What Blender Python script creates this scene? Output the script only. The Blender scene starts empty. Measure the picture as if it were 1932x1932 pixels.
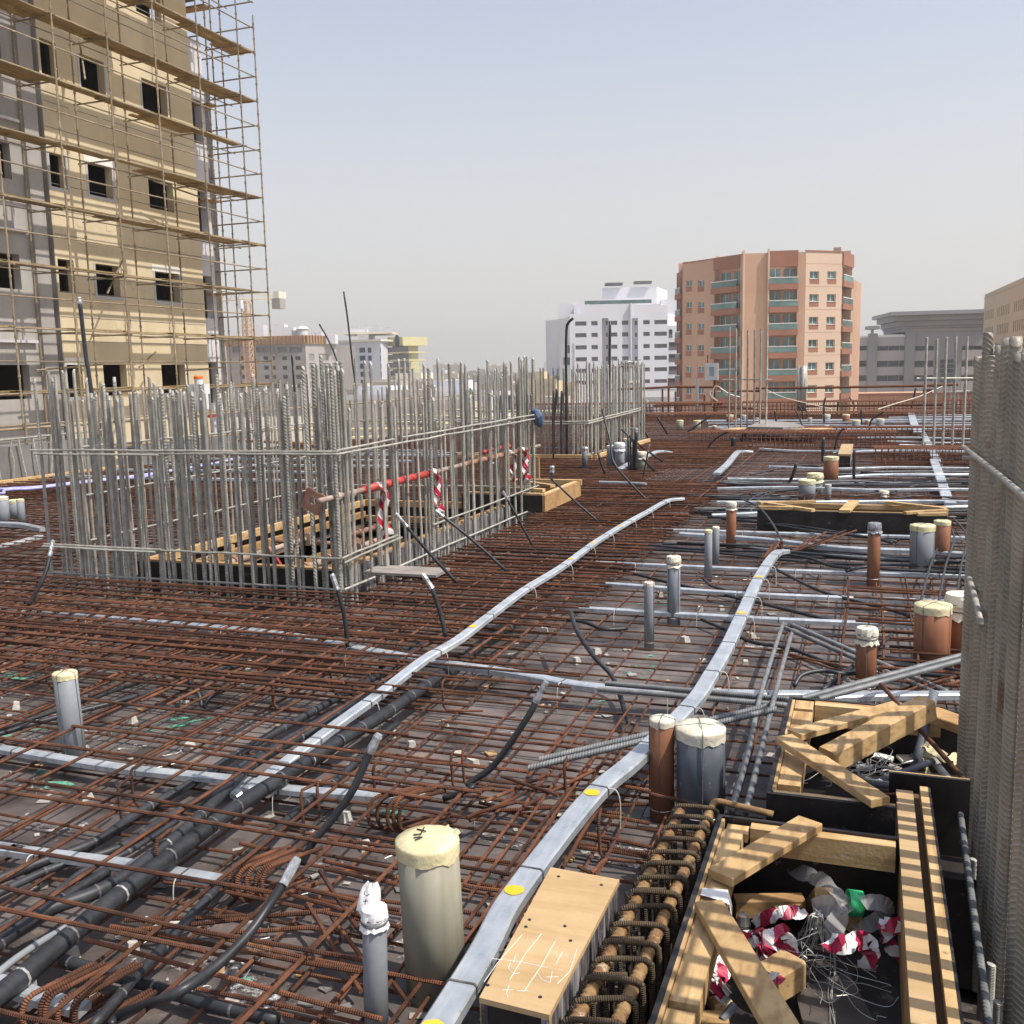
import bpy, math, random
import numpy as np
from mathutils import Vector, Matrix

R = random.Random(11)
SC = bpy.context.scene
COL = SC.collection

# ------------------------------------------------------------------ camera, sky, sun, exposure
FL, PITCH, ROLL, YAW, H = .9713, .1398, -.0221, .3446, 1.75      # focal length in picture widths, angles, eye height over the deck
_cp, _sp, _c, _s, _cy, _sy = math.cos(PITCH), math.sin(PITCH), math.cos(ROLL), math.sin(ROLL), math.cos(YAW), math.sin(YAW)
_rot = Matrix(((_cy, -_sy, 0), (_sy, _cy, 0), (0, 0, 1)))
_rt, _up, FW = Vector((1, 0, 0)), Vector((0, _sp, _cp)), Vector((0, _cp, -_sp))
RT, UP, FW = _rot @ (_c*_rt + _s*_up), _rot @ (-_s*_rt + _c*_up), _rot @ FW
CAM = Vector((0, 0, H))
cd = bpy.data.cameras.new('camera'); cam = bpy.data.objects.new('camera', cd); COL.objects.link(cam)
m = Matrix((RT, UP, -FW)).transposed().to_4x4(); m.translation = CAM; cam.matrix_world = m
cd.sensor_width = 36; cd.sensor_fit = 'HORIZONTAL'; cd.lens = FL*36; cd.clip_start = .05; cd.clip_end = 6000
SC.camera = cam

SUN_AZ, SUN_EL = math.radians(-4), math.radians(57)              # azimuth measured from +X towards +Y
sd = Vector((math.cos(SUN_AZ)*math.cos(SUN_EL), math.sin(SUN_AZ)*math.cos(SUN_EL), math.sin(SUN_EL)))
W = bpy.data.worlds.new('World'); SC.world = W; W.use_nodes = True
nt = W.node_tree; bg = nt.nodes['Background']
sky = nt.nodes.new('ShaderNodeTexSky'); sky.sky_type = 'NISHITA'; sky.sun_disc = False
sky.sun_elevation = SUN_EL; sky.sun_rotation = math.pi/2 - SUN_AZ
sky.altitude = 0; sky.air_density = 1.0; sky.dust_density = 2.0; sky.ozone_density = 1.0
hs = nt.nodes.new('ShaderNodeHueSaturation'); hs.inputs['Saturation'].default_value = .95
nt.links.new(sky.outputs[0], hs.inputs['Color'])
# a layer of pale dust that thickens evenly towards the whole horizon
tcw = nt.nodes.new('ShaderNodeTexCoord'); sxw = nt.nodes.new('ShaderNodeSeparateXYZ'); nt.links.new(tcw.outputs['Generated'], sxw.inputs[0])
mrw = nt.nodes.new('ShaderNodeMapRange'); mrw.interpolation_type = 'SMOOTHSTEP'; nt.links.new(sxw.outputs['Z'], mrw.inputs[0])
mrw.inputs[1].default_value = -.08; mrw.inputs[2].default_value = .58; mrw.inputs[3].default_value = .97; mrw.inputs[4].default_value = .16
mxw = nt.nodes.new('ShaderNodeMixRGB'); nt.links.new(mrw.outputs[0], mxw.inputs[0]); nt.links.new(hs.outputs[0], mxw.inputs[1]); mxw.inputs[2].default_value = (3.66, 3.44, 3.27, 1)
nt.links.new(mxw.outputs[0], bg.inputs['Color'])
bg.inputs['Strength'].default_value = .15
sl = bpy.data.lights.new('sun', 'SUN'); sl.energy = 3.7; sl.angle = math.radians(.6); sl.color = (1, .93, .82)
so = bpy.data.objects.new('sun', sl); COL.objects.link(so); so.rotation_euler = sd.to_track_quat('Z', 'Y').to_euler()
SC.view_settings.view_transform = 'Standard'; SC.view_settings.look = 'None'
SC.view_settings.exposure = 0.5; SC.view_settings.gamma = 1; SC.view_settings.use_curve_mapping = False

# ------------------------------------------------------------------ picture point -> place
def ray(u, v): return RT*(u/1932 - .5) + UP*(.5 - v/1932) + FW*FL
def gp(u, v, z=0):
    d = ray(u, v); return CAM + d*((z - H)/d.z)
def atY(u, v, Y):
    d = ray(u, v); return CAM + d*(Y/d.y)
def atX(u, v, X):
    d = ray(u, v); return CAM + d*(X/d.x)
def atD(u, v, D): return CAM + ray(u, v)*(D/FL)
def ppm(p): return 1932*FL/((Vector(p) - CAM).dot(FW))           # picture units per metre at a place
TILE = {1: (0, 0, .46584), 2: (0, 800, .46584), 3: (700, 800, .46584), 4: (1500, 700, .3882), 5: (2242, 700, .3882), 6: (0, 1500, .41408),
        7: (700, 1500, .41408), 8: (1400, 1300, .41408), 9: (2192, 1300, .41408), 10: (0, 2192, .41408), 11: (700, 2192, .41408),
        12: (1400, 2192, .41408), 13: (2192, 2000, .5176)}
def uv(t, x, y):
    a, b, s = TILE[t]; return (a + x*s)/1.54865, (b + y*s)/1.54865
def q(t, x, y, z=0.): return gp(*uv(t, x, y), z)
def qY(t, x, y, Y): return atY(*uv(t, x, y), Y)

# ------------------------------------------------------------------ materials
def mat(name, c1, c2=None, scale=6., rough=.7, metal=0., bump=0., bscale=60., rnd=.12, spots=None, stretch=(1, 1, 1), ribs=0., spec=.4, stripe=None, emit=None, alpha_noise=None, rrough=.0, streak=None):
    M = bpy.data.materials.new(name); M.use_nodes = True
    n, l = M.node_tree.nodes, M.node_tree.links
    b = n['Principled BSDF']; c2 = c2 or c1
    tc = n.new('ShaderNodeTexCoord'); oi = n.new('ShaderNodeObjectInfo')
    mp = n.new('ShaderNodeMapping'); l.new(tc.outputs['Object'], mp.inputs[0]); mp.inputs['Scale'].default_value = stretch
    mu = n.new('ShaderNodeMath'); mu.operation = 'MULTIPLY'; mu.inputs[1].default_value = 91.7; l.new(oi.outputs['Random'], mu.inputs[0])
    l.new(mu.outputs[0], mp.inputs['Location'])
    no = n.new('ShaderNodeTexNoise'); no.inputs['Scale'].default_value = scale; no.inputs['Detail'].default_value = 7; no.inputs['Roughness'].default_value = .62
    l.new(mp.outputs[0], no.inputs['Vector'])
    rp = n.new('ShaderNodeValToRGB'); rp.color_ramp.elements[0].position = .36; rp.color_ramp.elements[1].position = .66
    rp.color_ramp.elements[0].color = (*c1, 1); rp.color_ramp.elements[1].color = (*c2, 1)
    l.new(no.outputs['Fac'], rp.inputs[0]); col = rp.outputs[0]
    def mixc(fac, a, colr, mode='MIX'):
        x = n.new('ShaderNodeMixRGB'); x.blend_type = mode
        if fac is not None and not isinstance(fac, float): l.new(fac, x.inputs[0])
        else: x.inputs[0].default_value = 1. if fac is None else fac
        l.new(a, x.inputs[1])
        if isinstance(colr, tuple): x.inputs[2].default_value = (*colr, 1)
        else: l.new(colr, x.inputs[2])
        return x.outputs[0]
    if streak:                                                    # grain or dribbles along one axis: (colour, scale vector, amount)
        mp2 = n.new('ShaderNodeMapping'); l.new(tc.outputs['Object'], mp2.inputs[0]); mp2.inputs['Scale'].default_value = streak[1]; l.new(mu.outputs[0], mp2.inputs['Location'])
        n2 = n.new('ShaderNodeTexNoise'); n2.inputs['Scale'].default_value = 1; n2.inputs['Detail'].default_value = 5; l.new(mp2.outputs[0], n2.inputs['Vector'])
        r2 = n.new('ShaderNodeMapRange'); r2.inputs[1].default_value = .45; r2.inputs[2].default_value = .7; r2.inputs[4].default_value = streak[2]; l.new(n2.outputs['Fac'], r2.inputs[0])
        col = mixc(r2.outputs[0], col, streak[0])
    if spots:                                                     # (colour, scale, threshold)
        for (sc_, ss, th) in ([spots] if isinstance(spots[1], (int, float)) else spots):
            n2 = n.new('ShaderNodeTexNoise'); n2.inputs['Scale'].default_value = ss; n2.inputs['Detail'].default_value = 5; n2.inputs['Roughness'].default_value = .7
            l.new(mp.outputs[0], n2.inputs['Vector'])
            r2 = n.new('ShaderNodeMapRange'); r2.inputs[1].default_value = th; r2.inputs[2].default_value = th + .07; l.new(n2.outputs['Fac'], r2.inputs[0])
            col = mixc(r2.outputs[0], col, sc_)
    if stripe:                                                    # slanted stripes from the length coordinate: (other colour, period)
        uvn = n.new('ShaderNodeUVMap'); sx = n.new('ShaderNodeSeparateXYZ'); l.new(uvn.outputs[0], sx.inputs[0])
        ad = n.new('ShaderNodeMath'); ad.operation = 'MULTIPLY_ADD'; l.new(sx.outputs[1], ad.inputs[0]); ad.inputs[1].default_value = .9; l.new(sx.outputs[0], ad.inputs[2])
        dv = n.new('ShaderNodeMath'); dv.operation = 'DIVIDE'; l.new(ad.outputs[0], dv.inputs[0]); dv.inputs[1].default_value = stripe[1]
        fr = n.new('ShaderNodeMath'); fr.operation = 'FRACT'; l.new(dv.outputs[0], fr.inputs[0])
        gt = n.new('ShaderNodeMath'); gt.operation = 'GREATER_THAN'; l.new(fr.outputs[0], gt.inputs[0]); gt.inputs[1].default_value = .5
        col = mixc(gt.outputs[0], col, stripe[0])
    if rnd:
        mr = n.new('ShaderNodeMapRange'); l.new(oi.outputs['Random'], mr.inputs[0]); mr.inputs[3].default_value = 1 - rnd; mr.inputs[4].default_value = 1 + rnd
        hv = n.new('ShaderNodeHueSaturation'); l.new(col, hv.inputs['Color']); l.new(mr.outputs[0], hv.inputs['Value']); col = hv.outputs[0]
    l.new(col, b.inputs['Base Color'])
    b.inputs['Roughness'].default_value = rough; b.inputs['Metallic'].default_value = metal; b.inputs['Specular IOR Level'].default_value = spec
    if rrough:
        r3 = n.new('ShaderNodeMapRange'); l.new(no.outputs['Fac'], r3.inputs[0]); r3.inputs[1].default_value = .35; r3.inputs[2].default_value = .65
        r3.inputs[3].default_value = rough - rrough; r3.inputs[4].default_value = rough + rrough; l.new(r3.outputs[0], b.inputs['Roughness'])
    hgt = None
    if bump:
        n3 = n.new('ShaderNodeTexNoise'); n3.inputs['Scale'].default_value = bscale; n3.inputs['Detail'].default_value = 4; l.new(mp.outputs[0], n3.inputs['Vector'])
        bp = n.new('ShaderNodeBump'); bp.inputs['Strength'].default_value = bump; bp.inputs['Distance'].default_value = .01
        l.new(n3.outputs['Fac'], bp.inputs['Height']); hgt = bp
    if ribs:
        uvn = n.new('ShaderNodeUVMap'); wv = n.new('ShaderNodeTexWave'); wv.inputs['Scale'].default_value = 1/ribs/math.pi*.5*math.pi
        wv.bands_direction = 'X'; l.new(uvn.outputs[0], wv.inputs['Vector'])
        bp = n.new('ShaderNodeBump'); bp.inputs['Strength'].default_value = .8; bp.inputs['Distance'].default_value = .004
        l.new(wv.outputs['Fac'], bp.inputs['Height'])
        if hgt: l.new(hgt.outputs[0], bp.inputs['Normal'])
        hgt = bp
    if hgt: l.new(hgt.outputs[0], b.inputs['Normal'])
    if emit: b.inputs['Emission Color'].default_value = (*emit, 1); b.inputs['Emission Strength'].default_value = 1
    if alpha_noise:                                               # thin sprayed or splashed marks: broken edges
        n4 = n.new('ShaderNodeTexNoise'); n4.inputs['Scale'].default_value = alpha_noise[0]; n4.inputs['Detail'].default_value = 6; n4.inputs['Roughness'].default_value = .75; l.new(mp.outputs[0], n4.inputs['Vector'])
        r4 = n.new('ShaderNodeMapRange'); r4.inputs[1].default_value = alpha_noise[1]; r4.inputs[2].default_value = alpha_noise[1] + .1; l.new(n4.outputs['Fac'], r4.inputs[0]); l.new(r4.outputs[0], b.inputs['Alpha'])
    return M

def glass(name, c, alpha=.45, rough=.12):
    M = mat(name, c, rough=rough, rnd=.1, spec=.6); M.node_tree.nodes['Principled BSDF'].inputs['Alpha'].default_value = alpha; return M

m_rust = mat('rust', (.058, .024, .014), (.195, .076, .038), 9, .85, bump=.25, bscale=180, rnd=.42, ribs=.011, spots=((.26, .12, .055), 3.5, .62))
m_rustband = mat('rust_dense', (.11, .046, .027), (.25, .105, .06), 2.2, .85, rnd=.2)
m_galv = mat('grey_bar', (.27, .26, .23), (.45, .435, .385), 14, .5, .1, bump=.15, bscale=150, rnd=.2, spots=((.14, .09, .06), 6, .64))
m_steel = mat('grey_tube', (.13, .138, .145), (.23, .24, .245), 14, .5, .15, bump=.1, bscale=150, rnd=.15)
m_colbar = mat('column_bar', (.26, .235, .195), (.38, .345, .29), 5, .5, .1, bump=.2, bscale=160, rnd=.15, spots=((.19, .13, .085), 4, .62))
m_cagebar = mat('mottled_bar', (.16, .075, .03), (.34, .22, .1), 22, .8, bump=.3, bscale=120, rnd=.1, spots=(((.5, .42, .32), 16, .60), ((.08, .045, .025), 11, .62)))
m_hoop = mat('hoop_bar', (.055, .04, .026), (.13, .09, .05), 18, .8, bump=.2, bscale=140, rnd=.12, ribs=.009)
m_ply = mat('deck_ply', (.050, .040, .038), (.150, .124, .115), 4, .5, bump=.12, bscale=40, rnd=.26, rrough=.15, streak=((.26, .235, .22), (1.6, .5, 1), .28),
            spots=(((.34, .32, .31), 26, .665), ((.045, .036, .034), 3.2, .58), ((.20, .155, .13), 8, .64)))
m_black = mat('black_film_ply', (.012, .010, .010), (.035, .028, .026), 7, .55, rnd=.1, spots=(((.15, .13, .12), 24, .64), ((.10, .085, .075), 4, .60)))
m_dusty = mat('dusty_film_ply', (.05, .045, .048), (.10, .09, .095), 9, .6, rnd=.1, streak=((.46, .44, .46), (60, 60, 6), .8), spots=((.5, .48, .48), 40, .63))
m_wood = mat('timber', (.42, .27, .12), (.61, .43, .22), 5, .75, bump=.15, bscale=90, rnd=.14, streak=((.24, .13, .05), (3, 38, 38), .75), spots=(((.2, .12, .06), 13, .68), ((.55, .50, .43), 7, .64)))
m_woodx = mat('timber_along', (.42, .27, .12), (.61, .43, .22), 5, .75, bump=.15, bscale=90, rnd=.14, streak=((.24, .13, .05), (38, 3, 38), .75), spots=(((.2, .12, .06), 13, .68), ((.55, .50, .43), 7, .64)))
m_wooddk = mat('old_timber', (.30, .17, .07), (.46, .29, .13), 5, .8, bump=.15, bscale=90, rnd=.14, streak=((.18, .10, .045), (6, 40, 40), .6))
m_webdk = mat('dark_web_ply', (.10, .06, .03), (.17, .10, .05), 8, .8, rnd=0)
m_panel = mat('ply_top', (.42, .285, .145), (.54, .385, .215), 3, .65, bump=.06, bscale=70, rnd=.05, streak=((.36, .23, .10), (4, 30, 30), .6), spots=(((.25, .155, .07), 26, .68), ((.60, .54, .45), 6, .63)))
m_plyedge = mat('ply_edge', (.34, .22, .11), (.50, .35, .19), 20, .8, rnd=.1, streak=((.16, .10, .05), (4, 4, 260), .8))
m_duct = mat('galvanised_duct', (.40, .44, .48), (.56, .60, .64), 9, .36, .45, bump=.04, bscale=60, rnd=.08, spec=.5, rrough=.1, streak=((.68, .71, .74), (40, 4, 4), .5), spots=((.36, .35, .33), 14, .66))
m_strap = mat('tie_strap', (.06, .06, .06), (.16, .16, .16), 30, .6, rnd=.1)
m_cond = mat('black_conduit', (.018, .019, .022), (.040, .042, .048), 8, .42, bump=.05, rnd=.15, spots=((.16, .15, .14), 24, .70))
m_cond2 = mat('dusty_conduit', (.016, .017, .021), (.038, .040, .047), 7, .5, bump=.06, rnd=.15, spots=((.2, .19, .18), 28, .70), streak=((.07, .073, .082), (6, 40, 40), .35))
m_foil = mat('foil_tape', (.30, .31, .33), (.50, .51, .53), 30, .35, .5, bump=.5, bscale=50, rnd=.1)
m_pgrey = mat('grey_pvc', (.19, .21, .235), (.27, .29, .315), 5, .4, rnd=.14, spots=((.36, .36, .35), 30, .68), streak=((.23, .235, .235), (16, 16, 1.5), .6))
m_pdark = mat('dark_pvc', (.085, .10, .125), (.16, .175, .20), 6, .5, rnd=.08, spots=((.34, .34, .34), 26, .64))
m_pbeige = mat('greenish_pvc', (.29, .275, .215), (.38, .36, .285), 4, .5, rnd=.06, spots=((.24, .22, .16), 12, .66), streak=((.22, .20, .15), (22, 22, 1.2), .55))
m_pterr = mat('terracotta_pvc', (.21, .085, .042), (.30, .125, .062), 5, .5, rnd=.12, spots=((.36, .20, .13), 18, .67), streak=((.18, .08, .045), (18, 18, 1.4), .6))
m_tapey = mat('cream_tape', (.60, .535, .31), (.72, .65, .42), 16, .55, bump=.5, bscale=34, rnd=.06)
m_tapew = mat('pale_tape', (.60, .55, .43), (.74, .70, .60), 16, .55, bump=.6, bscale=34, rnd=.06)
m_paper = mat('white_paper', (.68, .68, .68), (.80, .79, .79), 12, .7, bump=.5, bscale=24, rnd=.03)
m_ink = mat('pen_ink', (.02, .02, .03), rnd=0)
m_chalk = mat('chalk', (.72, .70, .66), rnd=0)
m_wire = mat('tie_wire', (.42, .42, .40), (.60, .60, .58), 20, .4, .5, rnd=.1)
m_hook = mat('pale_hook_wire', (.55, .53, .47), rough=.5, rnd=.1)
m_yspot = mat('yellow_paint', (.78, .44, .02), (.80, .48, .04), 10, .6, rnd=.03)
m_conc = mat('concrete', (.29, .27, .245), (.40, .38, .35), 4, .85, bump=.2, bscale=50, rnd=.1)
m_concd = mat('dark_concrete', (.16, .15, .145), (.24, .23, .22), 1.5, .85, bump=.2, bscale=20, rnd=.1, streak=((.11, .10, .10), (.8, .8, .12), .6))
m_spacer = mat('spacer_block', (.36, .34, .30), (.52, .50, .45), 22, .9, bump=.4, bscale=60, rnd=.18)
m_green = mat('green_spray', (.09, .33, .22), (.16, .42, .30), 10, .7, rnd=.1, alpha_noise=(11, .50))
m_splash = mat('cement_splash', (.50, .49, .48), (.70, .69, .69), 14, .5, rnd=.1, alpha_noise=(19, .53))
m_prop = mat('painted_tube', (.30, .22, .17), (.42, .33, .27), 9, .6, rnd=.15, spots=((.33, .10, .07), 7, .60))
m_propred = mat('red_tube', (.42, .045, .04), (.50, .075, .06), 8, .5, rnd=.05, spots=((.40, .20, .16), 14, .66))
m_proprust = mat('rusty_tube', (.20, .10, .065), (.36, .19, .13), 9, .7, rnd=.12, spots=((.40, .26, .2), 8, .62))
m_tape = mat('barrier_tape', (.74, .70, .69), (.80, .78, .77), 12, .45, rnd=.03, stripe=((.47, .018, .05), .13))
m_tape2 = mat('barrier_tape_big', (.74, .70, .69), (.80, .78, .77), 12, .4, rnd=.03, stripe=((.42, .025, .075), .085))
m_film = glass('clear_film', (.62, .60, .60), .4, .2)
m_greenplast = mat('green_plastic', (.05, .55, .20), (.07, .62, .25), 6, .35, rnd=.02)
m_redplast = mat('red_plastic', (.42, .03, .03), (.5, .05, .04), 6, .4, rnd=.05)
m_purple = mat('lilac_conduit', (.34, .33, .62), (.44, .43, .72), 8, .35, rnd=.08)
m_blue = mat('blue_cloth', (.05, .08, .14), (.10, .14, .22), 12, .8, rnd=.05)
m_red = mat('red_lath', (.34, .03, .03), (.42, .05, .05), 6, .6, rnd=.1)
m_orange = mat('orange_lid', (.70, .16, .03), rough=.5, rnd=.05)
m_white = mat('white_enamel', (.55, .56, .56), (.63, .64, .64), 6, .4, rnd=.04)

# ------------------------------------------------------------------ mesh builder
class MB:
    def __init__(s): s.v = []; s.f = []; s.uv = []; s.hasuv = False; s.mi = []; s.cur = 0
    def add(s, vs, fs, uvs=None):
        b = len(s.v); s.v += [tuple(p) for p in vs]
        for i, f in enumerate(fs):
            s.f.append([b + k for k in f]); s.mi.append(s.cur)
            if uvs: s.uv.append(uvs[i]); s.hasuv = True
            else: s.uv.append([(0, 0)]*len(f))
        return s
    def box(s, lo, hi, M=None):
        (a, b, c), (d, e, f) = lo, hi
        vs = [Vector(p) for p in ((a, b, c), (d, b, c), (d, e, c), (a, e, c), (a, b, f), (d, b, f), (d, e, f), (a, e, f))]
        if M: vs = [M @ p for p in vs]
        return s.add(vs, [(3, 2, 1, 0), (4, 5, 6, 7), (0, 1, 5, 4), (1, 2, 6, 5), (2, 3, 7, 6), (3, 0, 4, 7)])
    def beam(s, p0, p1, w, h, roll=0., bev=0.):                   # square bar from p0 to p1, w across, h upright
        p0, p1 = Vector(p0), Vector(p1); d = (p1 - p0); L = d.length; d.normalize()
        sdir = d.cross(Vector((0, 0, 1)))
        if sdir.length < 1e-4: sdir = Vector((1, 0, 0))
        sdir.normalize(); u = sdir.cross(d)
        if roll:
            sdir, u = sdir*math.cos(roll) + u*math.sin(roll), u*math.cos(roll) - sdir*math.sin(roll)
        b = bev or min(w, h)*.08
        pr = [(-w/2 + b, -h/2), (w/2 - b, -h/2), (w/2, -h/2 + b), (w/2, h/2 - b), (w/2 - b, h/2), (-w/2 + b, h/2), (-w/2, h/2 - b), (-w/2, -h/2 + b)]
        vs = [p0 + sdir*x + u*y for x, y in pr] + [p1 + sdir*x + u*y for x, y in pr]
        fs = [tuple(range(7, -1, -1)), tuple(range(8, 16))] + [(i, (i+1) % 8, 8 + (i+1) % 8, 8 + i) for i in range(8)]
        fs = [fs[0][::-1], fs[1][::-1]] + [f[::-1] for f in fs[2:]]
        return s.add(vs, [f[::-1] for f in fs])
    def tube(s, pts, r, n=7, cap=True, flat=None):                # r may be a list; flat=(w,h) sweeps a box section lying level
        pts = [Vector(p) for p in pts]; k = len(pts)
        vs, fs, uvs = [], [], []; L = 0.; Ls = []
        t0 = None
        for i, p in enumerate(pts):
            t = (pts[min(i+1, k-1)] - pts[max(i-1, 0)])
            if t.length < 1e-9: t = Vector((0, 0, 1))
            t.normalize()
            if t0 is None:
                a = Vector((0, 0, 1)) if abs(t.z) < .9 else Vector((1, 0, 0))
                x = t.cross(a).normalized()
            elif flat: 
                x2 = t.cross(Vector((0, 0, 1))); x = x2.normalized() if x2.length > .05 else x
            else:
                x = (x - t*x.dot(t)).normalized()
            y = x.cross(t); t0 = t
            if i: L += (p - pts[i-1]).length
            Ls.append(L); rr = r[i] if isinstance(r, (list, tuple)) else r
            if flat:
                w, h = flat; b = min(w, h)*.2
                for cx, cy in ((-w/2, -h/2), (w/2, -h/2), (w/2, h/2 - b), (w/2 - b, h/2), (-w/2 + b, h/2), (-w/2, h/2 - b)): vs.append(p + x*cx + y*cy)
            else:
                for j in range(n): a = 2*math.pi*j/n; vs.append(p + x*(rr*math.cos(a)) + y*(rr*math.sin(a)))
        if flat: n = 6
        for i in range(k-1):
            for j in range(n):
                j2 = (j+1) % n; fs.append((i*n + j, i*n + j2, (i+1)*n + j2, (i+1)*n + j))
                uvs.append([(Ls[i], j/n), (Ls[i], (j+1)/n), (Ls[i+1], (j+1)/n), (Ls[i+1], j/n)])
        if cap:
            fs.append(tuple(range(n-1, -1, -1))); uvs.append([(0, 0)]*n)
            fs.append(tuple((k-1)*n + j for j in range(n))); uvs.append([(0, 0)]*n)
        fl = [f[::-1] for f in fs]; uvs = [list(u_)[::-1] for u_ in uvs]
        return s.add(vs, fl, uvs)
    def lathe(s, c, prof, n=20, wob=0., closed_top=True):
        c = Vector(c); vs = []; k = len(prof)
        for i, (r, z) in enumerate(prof):
            for j in range(n):
                a = 2*math.pi*j/n; w = 1 + (R.uniform(-wob, wob) if wob and r > 1e-4 else 0)
                vs.append(c + Vector((r*w*math.cos(a), r*w*math.sin(a), z + (R.uniform(-wob, wob)*r if wob else 0))))
        fs = [(i*n + j, i*n + (j+1) % n, (i+1)*n + (j+1) % n, (i+1)*n + j) for i in range(k-1) for j in range(n)]
        fs.append(tuple(range(n-1, -1, -1)))
        if closed_top: fs.append(tuple((k-1)*n + j for j in range(n)))
        return s.add(vs, fs)
    def ribbon(s, pts, w, up=None):                                # thin two-sided strip with length coordinate
        pts = [Vector(p) for p in pts]; k = len(pts); vs = []; fs = []; uvs = []; L = 0; Ls = []
        for i, p in enumerate(pts):
            t = (pts[min(i+1, k-1)] - pts[max(i-1, 0)]).normalized()
            a = up[i] if up else Vector((0, 0, 1))
            x = t.cross(a)
            if x.length < .05: x = t.cross(Vector((.7, .7, .1)))
            x.normalize()
            if i: L += (p - pts[i-1]).length
            Ls.append(L); vs += [p - x*w/2, p + x*w/2]
        for i in range(k-1):
            fs.append((2*i, 2*i+1, 2*i+3, 2*i+2)); uvs.append([(Ls[i], 0), (Ls[i], w), (Ls[i+1], w), (Ls[i+1], 0)])
        return s.add(vs, fs, uvs)
    def mesh(s, name, mats, org=None):
        me = bpy.data.meshes.new(name)
        o = org or Vector((0, 0, 0))
        me.from_pydata([(p[0]-o.x, p[1]-o.y, p[2]-o.z) for p in s.v], [], s.f)
        mats = mats if isinstance(mats, (list, tuple)) else [mats]
        for mm in mats: me.materials.append(mm)
        if len(mats) > 1: me.polygons.foreach_set('material_index', s.mi)
        if s.hasuv:
            ul = me.uv_layers.new(name='UVMap'); ul.data.foreach_set('uv', [c for f in s.uv for p in f for c in p])
        return me
    def centre(s):
        a = np.array(s.v); return Vector((float(a[:, 0].min() + a[:, 0].max())/2, float(a[:, 1].min() + a[:, 1].max())/2, float(a[:, 2].min())))
    def build(s, name, mats, parent=None, smooth=False, ctr=True):
        o_ = s.centre() if ctr else Vector((0, 0, 0))
        me = s.mesh(name, mats, o_)
        if smooth: me.polygons.foreach_set('use_smooth', [True]*len(me.polygons))
        o = bpy.data.objects.new(name, me); COL.objects.link(o); o.location = o_
        if parent: hang(o, parent)
        return o

WLOC = {}
def wloc(o):
    return o.location.copy() if o.parent is None else WLOC.get(o.name, o.location.copy())
def hang(o, parent):                                              # keep the world place of an unrotated object under an unrotated parent
    w = o.location.copy(); WLOC[o.name] = w
    o.parent = parent; o.location = w - wloc(parent)
def tag(o, label=None, cat=None, group=None, kind=None):
    if label: o['label'] = label
    if cat: o['category'] = cat
    if group: o['group'] = group
    if kind: o['kind'] = kind
    return o
def empty(name, loc, label=None, cat=None, group=None, kind=None):
    o = bpy.data.objects.new(name, None); COL.objects.link(o); o.location = loc; o.empty_display_size = .2
    return tag(o, label, cat, group, kind)
def inst(name, me, loc, parent=None, rot=(0, 0, 0), scale=(1, 1, 1)):
    o = bpy.data.objects.new(name, me); COL.objects.link(o); o.location = loc; o.rotation_euler = rot; o.scale = scale
    if parent: hang(o, parent)
    return o
def smooth_path(pts, n=6):                                        # Catmull-Rom
    P = [Vector(p) for p in pts]
    if len(P) < 3: return P
    P = [P[0]*2 - P[1]] + P + [P[-1]*2 - P[-2]]; out = []
    for i in range(1, len(P)-2):
        for j in range(n):
            t = j/n; a, b, c, d = P[i-1], P[i], P[i+1], P[i+2]
            out.append(.5*((2*b) + (c-a)*t + (2*a - 5*b + 4*c - d)*t*t + (3*b - a - 3*c + d)*t**3))
    out.append(P[-2]); return out
def wavy(p0, p1, n, amp, ampz=None):
    p0, p1 = Vector(p0), Vector(p1); d = p1 - p0; s_ = d.cross(Vector((0, 0, 1))).normalized(); ampz = amp*.5 if ampz is None else ampz
    return [p0 + d*(i/n) + s_*R.uniform(-amp, amp) + Vector((0, 0, R.uniform(-ampz, ampz))) for i in range(n+1)]

# ribbed bars: real ribs, shared meshes
def ribbed(name, r, L, pitch, m_, n=9, tilt=.6, rib=1.14, keel=0):
    b = MB(); k = int(L/pitch); vs = []; fs = []; rows = []
    for i in range(k):
        for (dz, f) in (((0, 1), (.66, 1), (.74, rib), (.88, rib), (.97, 1)) if keel else ((0, 1), (.42, 1), (.55, rib), (.82, rib), (.95, 1))): rows.append(((i + dz)*pitch, f))
    rows.append((L, 1))
    for (z, f) in rows:
        for j in range(n):
            a = 2*math.pi*j/n; zz = min(max(z + tilt*pitch*math.cos(a), 0), L)
            g_ = max(f, keel) if keel and j in (0, n//2) else f
            vs.append((r*g_*math.cos(a), r*g_*math.sin(a), zz))
    for i in range(len(rows)-1):
        for j in range(n): fs.append((i*n + j, i*n + (j+1) % n, (i+1)*n + (j+1) % n, (i+1)*n + j))
    fs.append(tuple(range(n-1, -1, -1))); fs.append(tuple((len(rows)-1)*n + j for j in range(n)))
    b.add(vs, fs); me = b.mesh(name, m_); me.polygons.foreach_set('use_smooth', [True]*len(me.polygons)); return me

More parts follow.
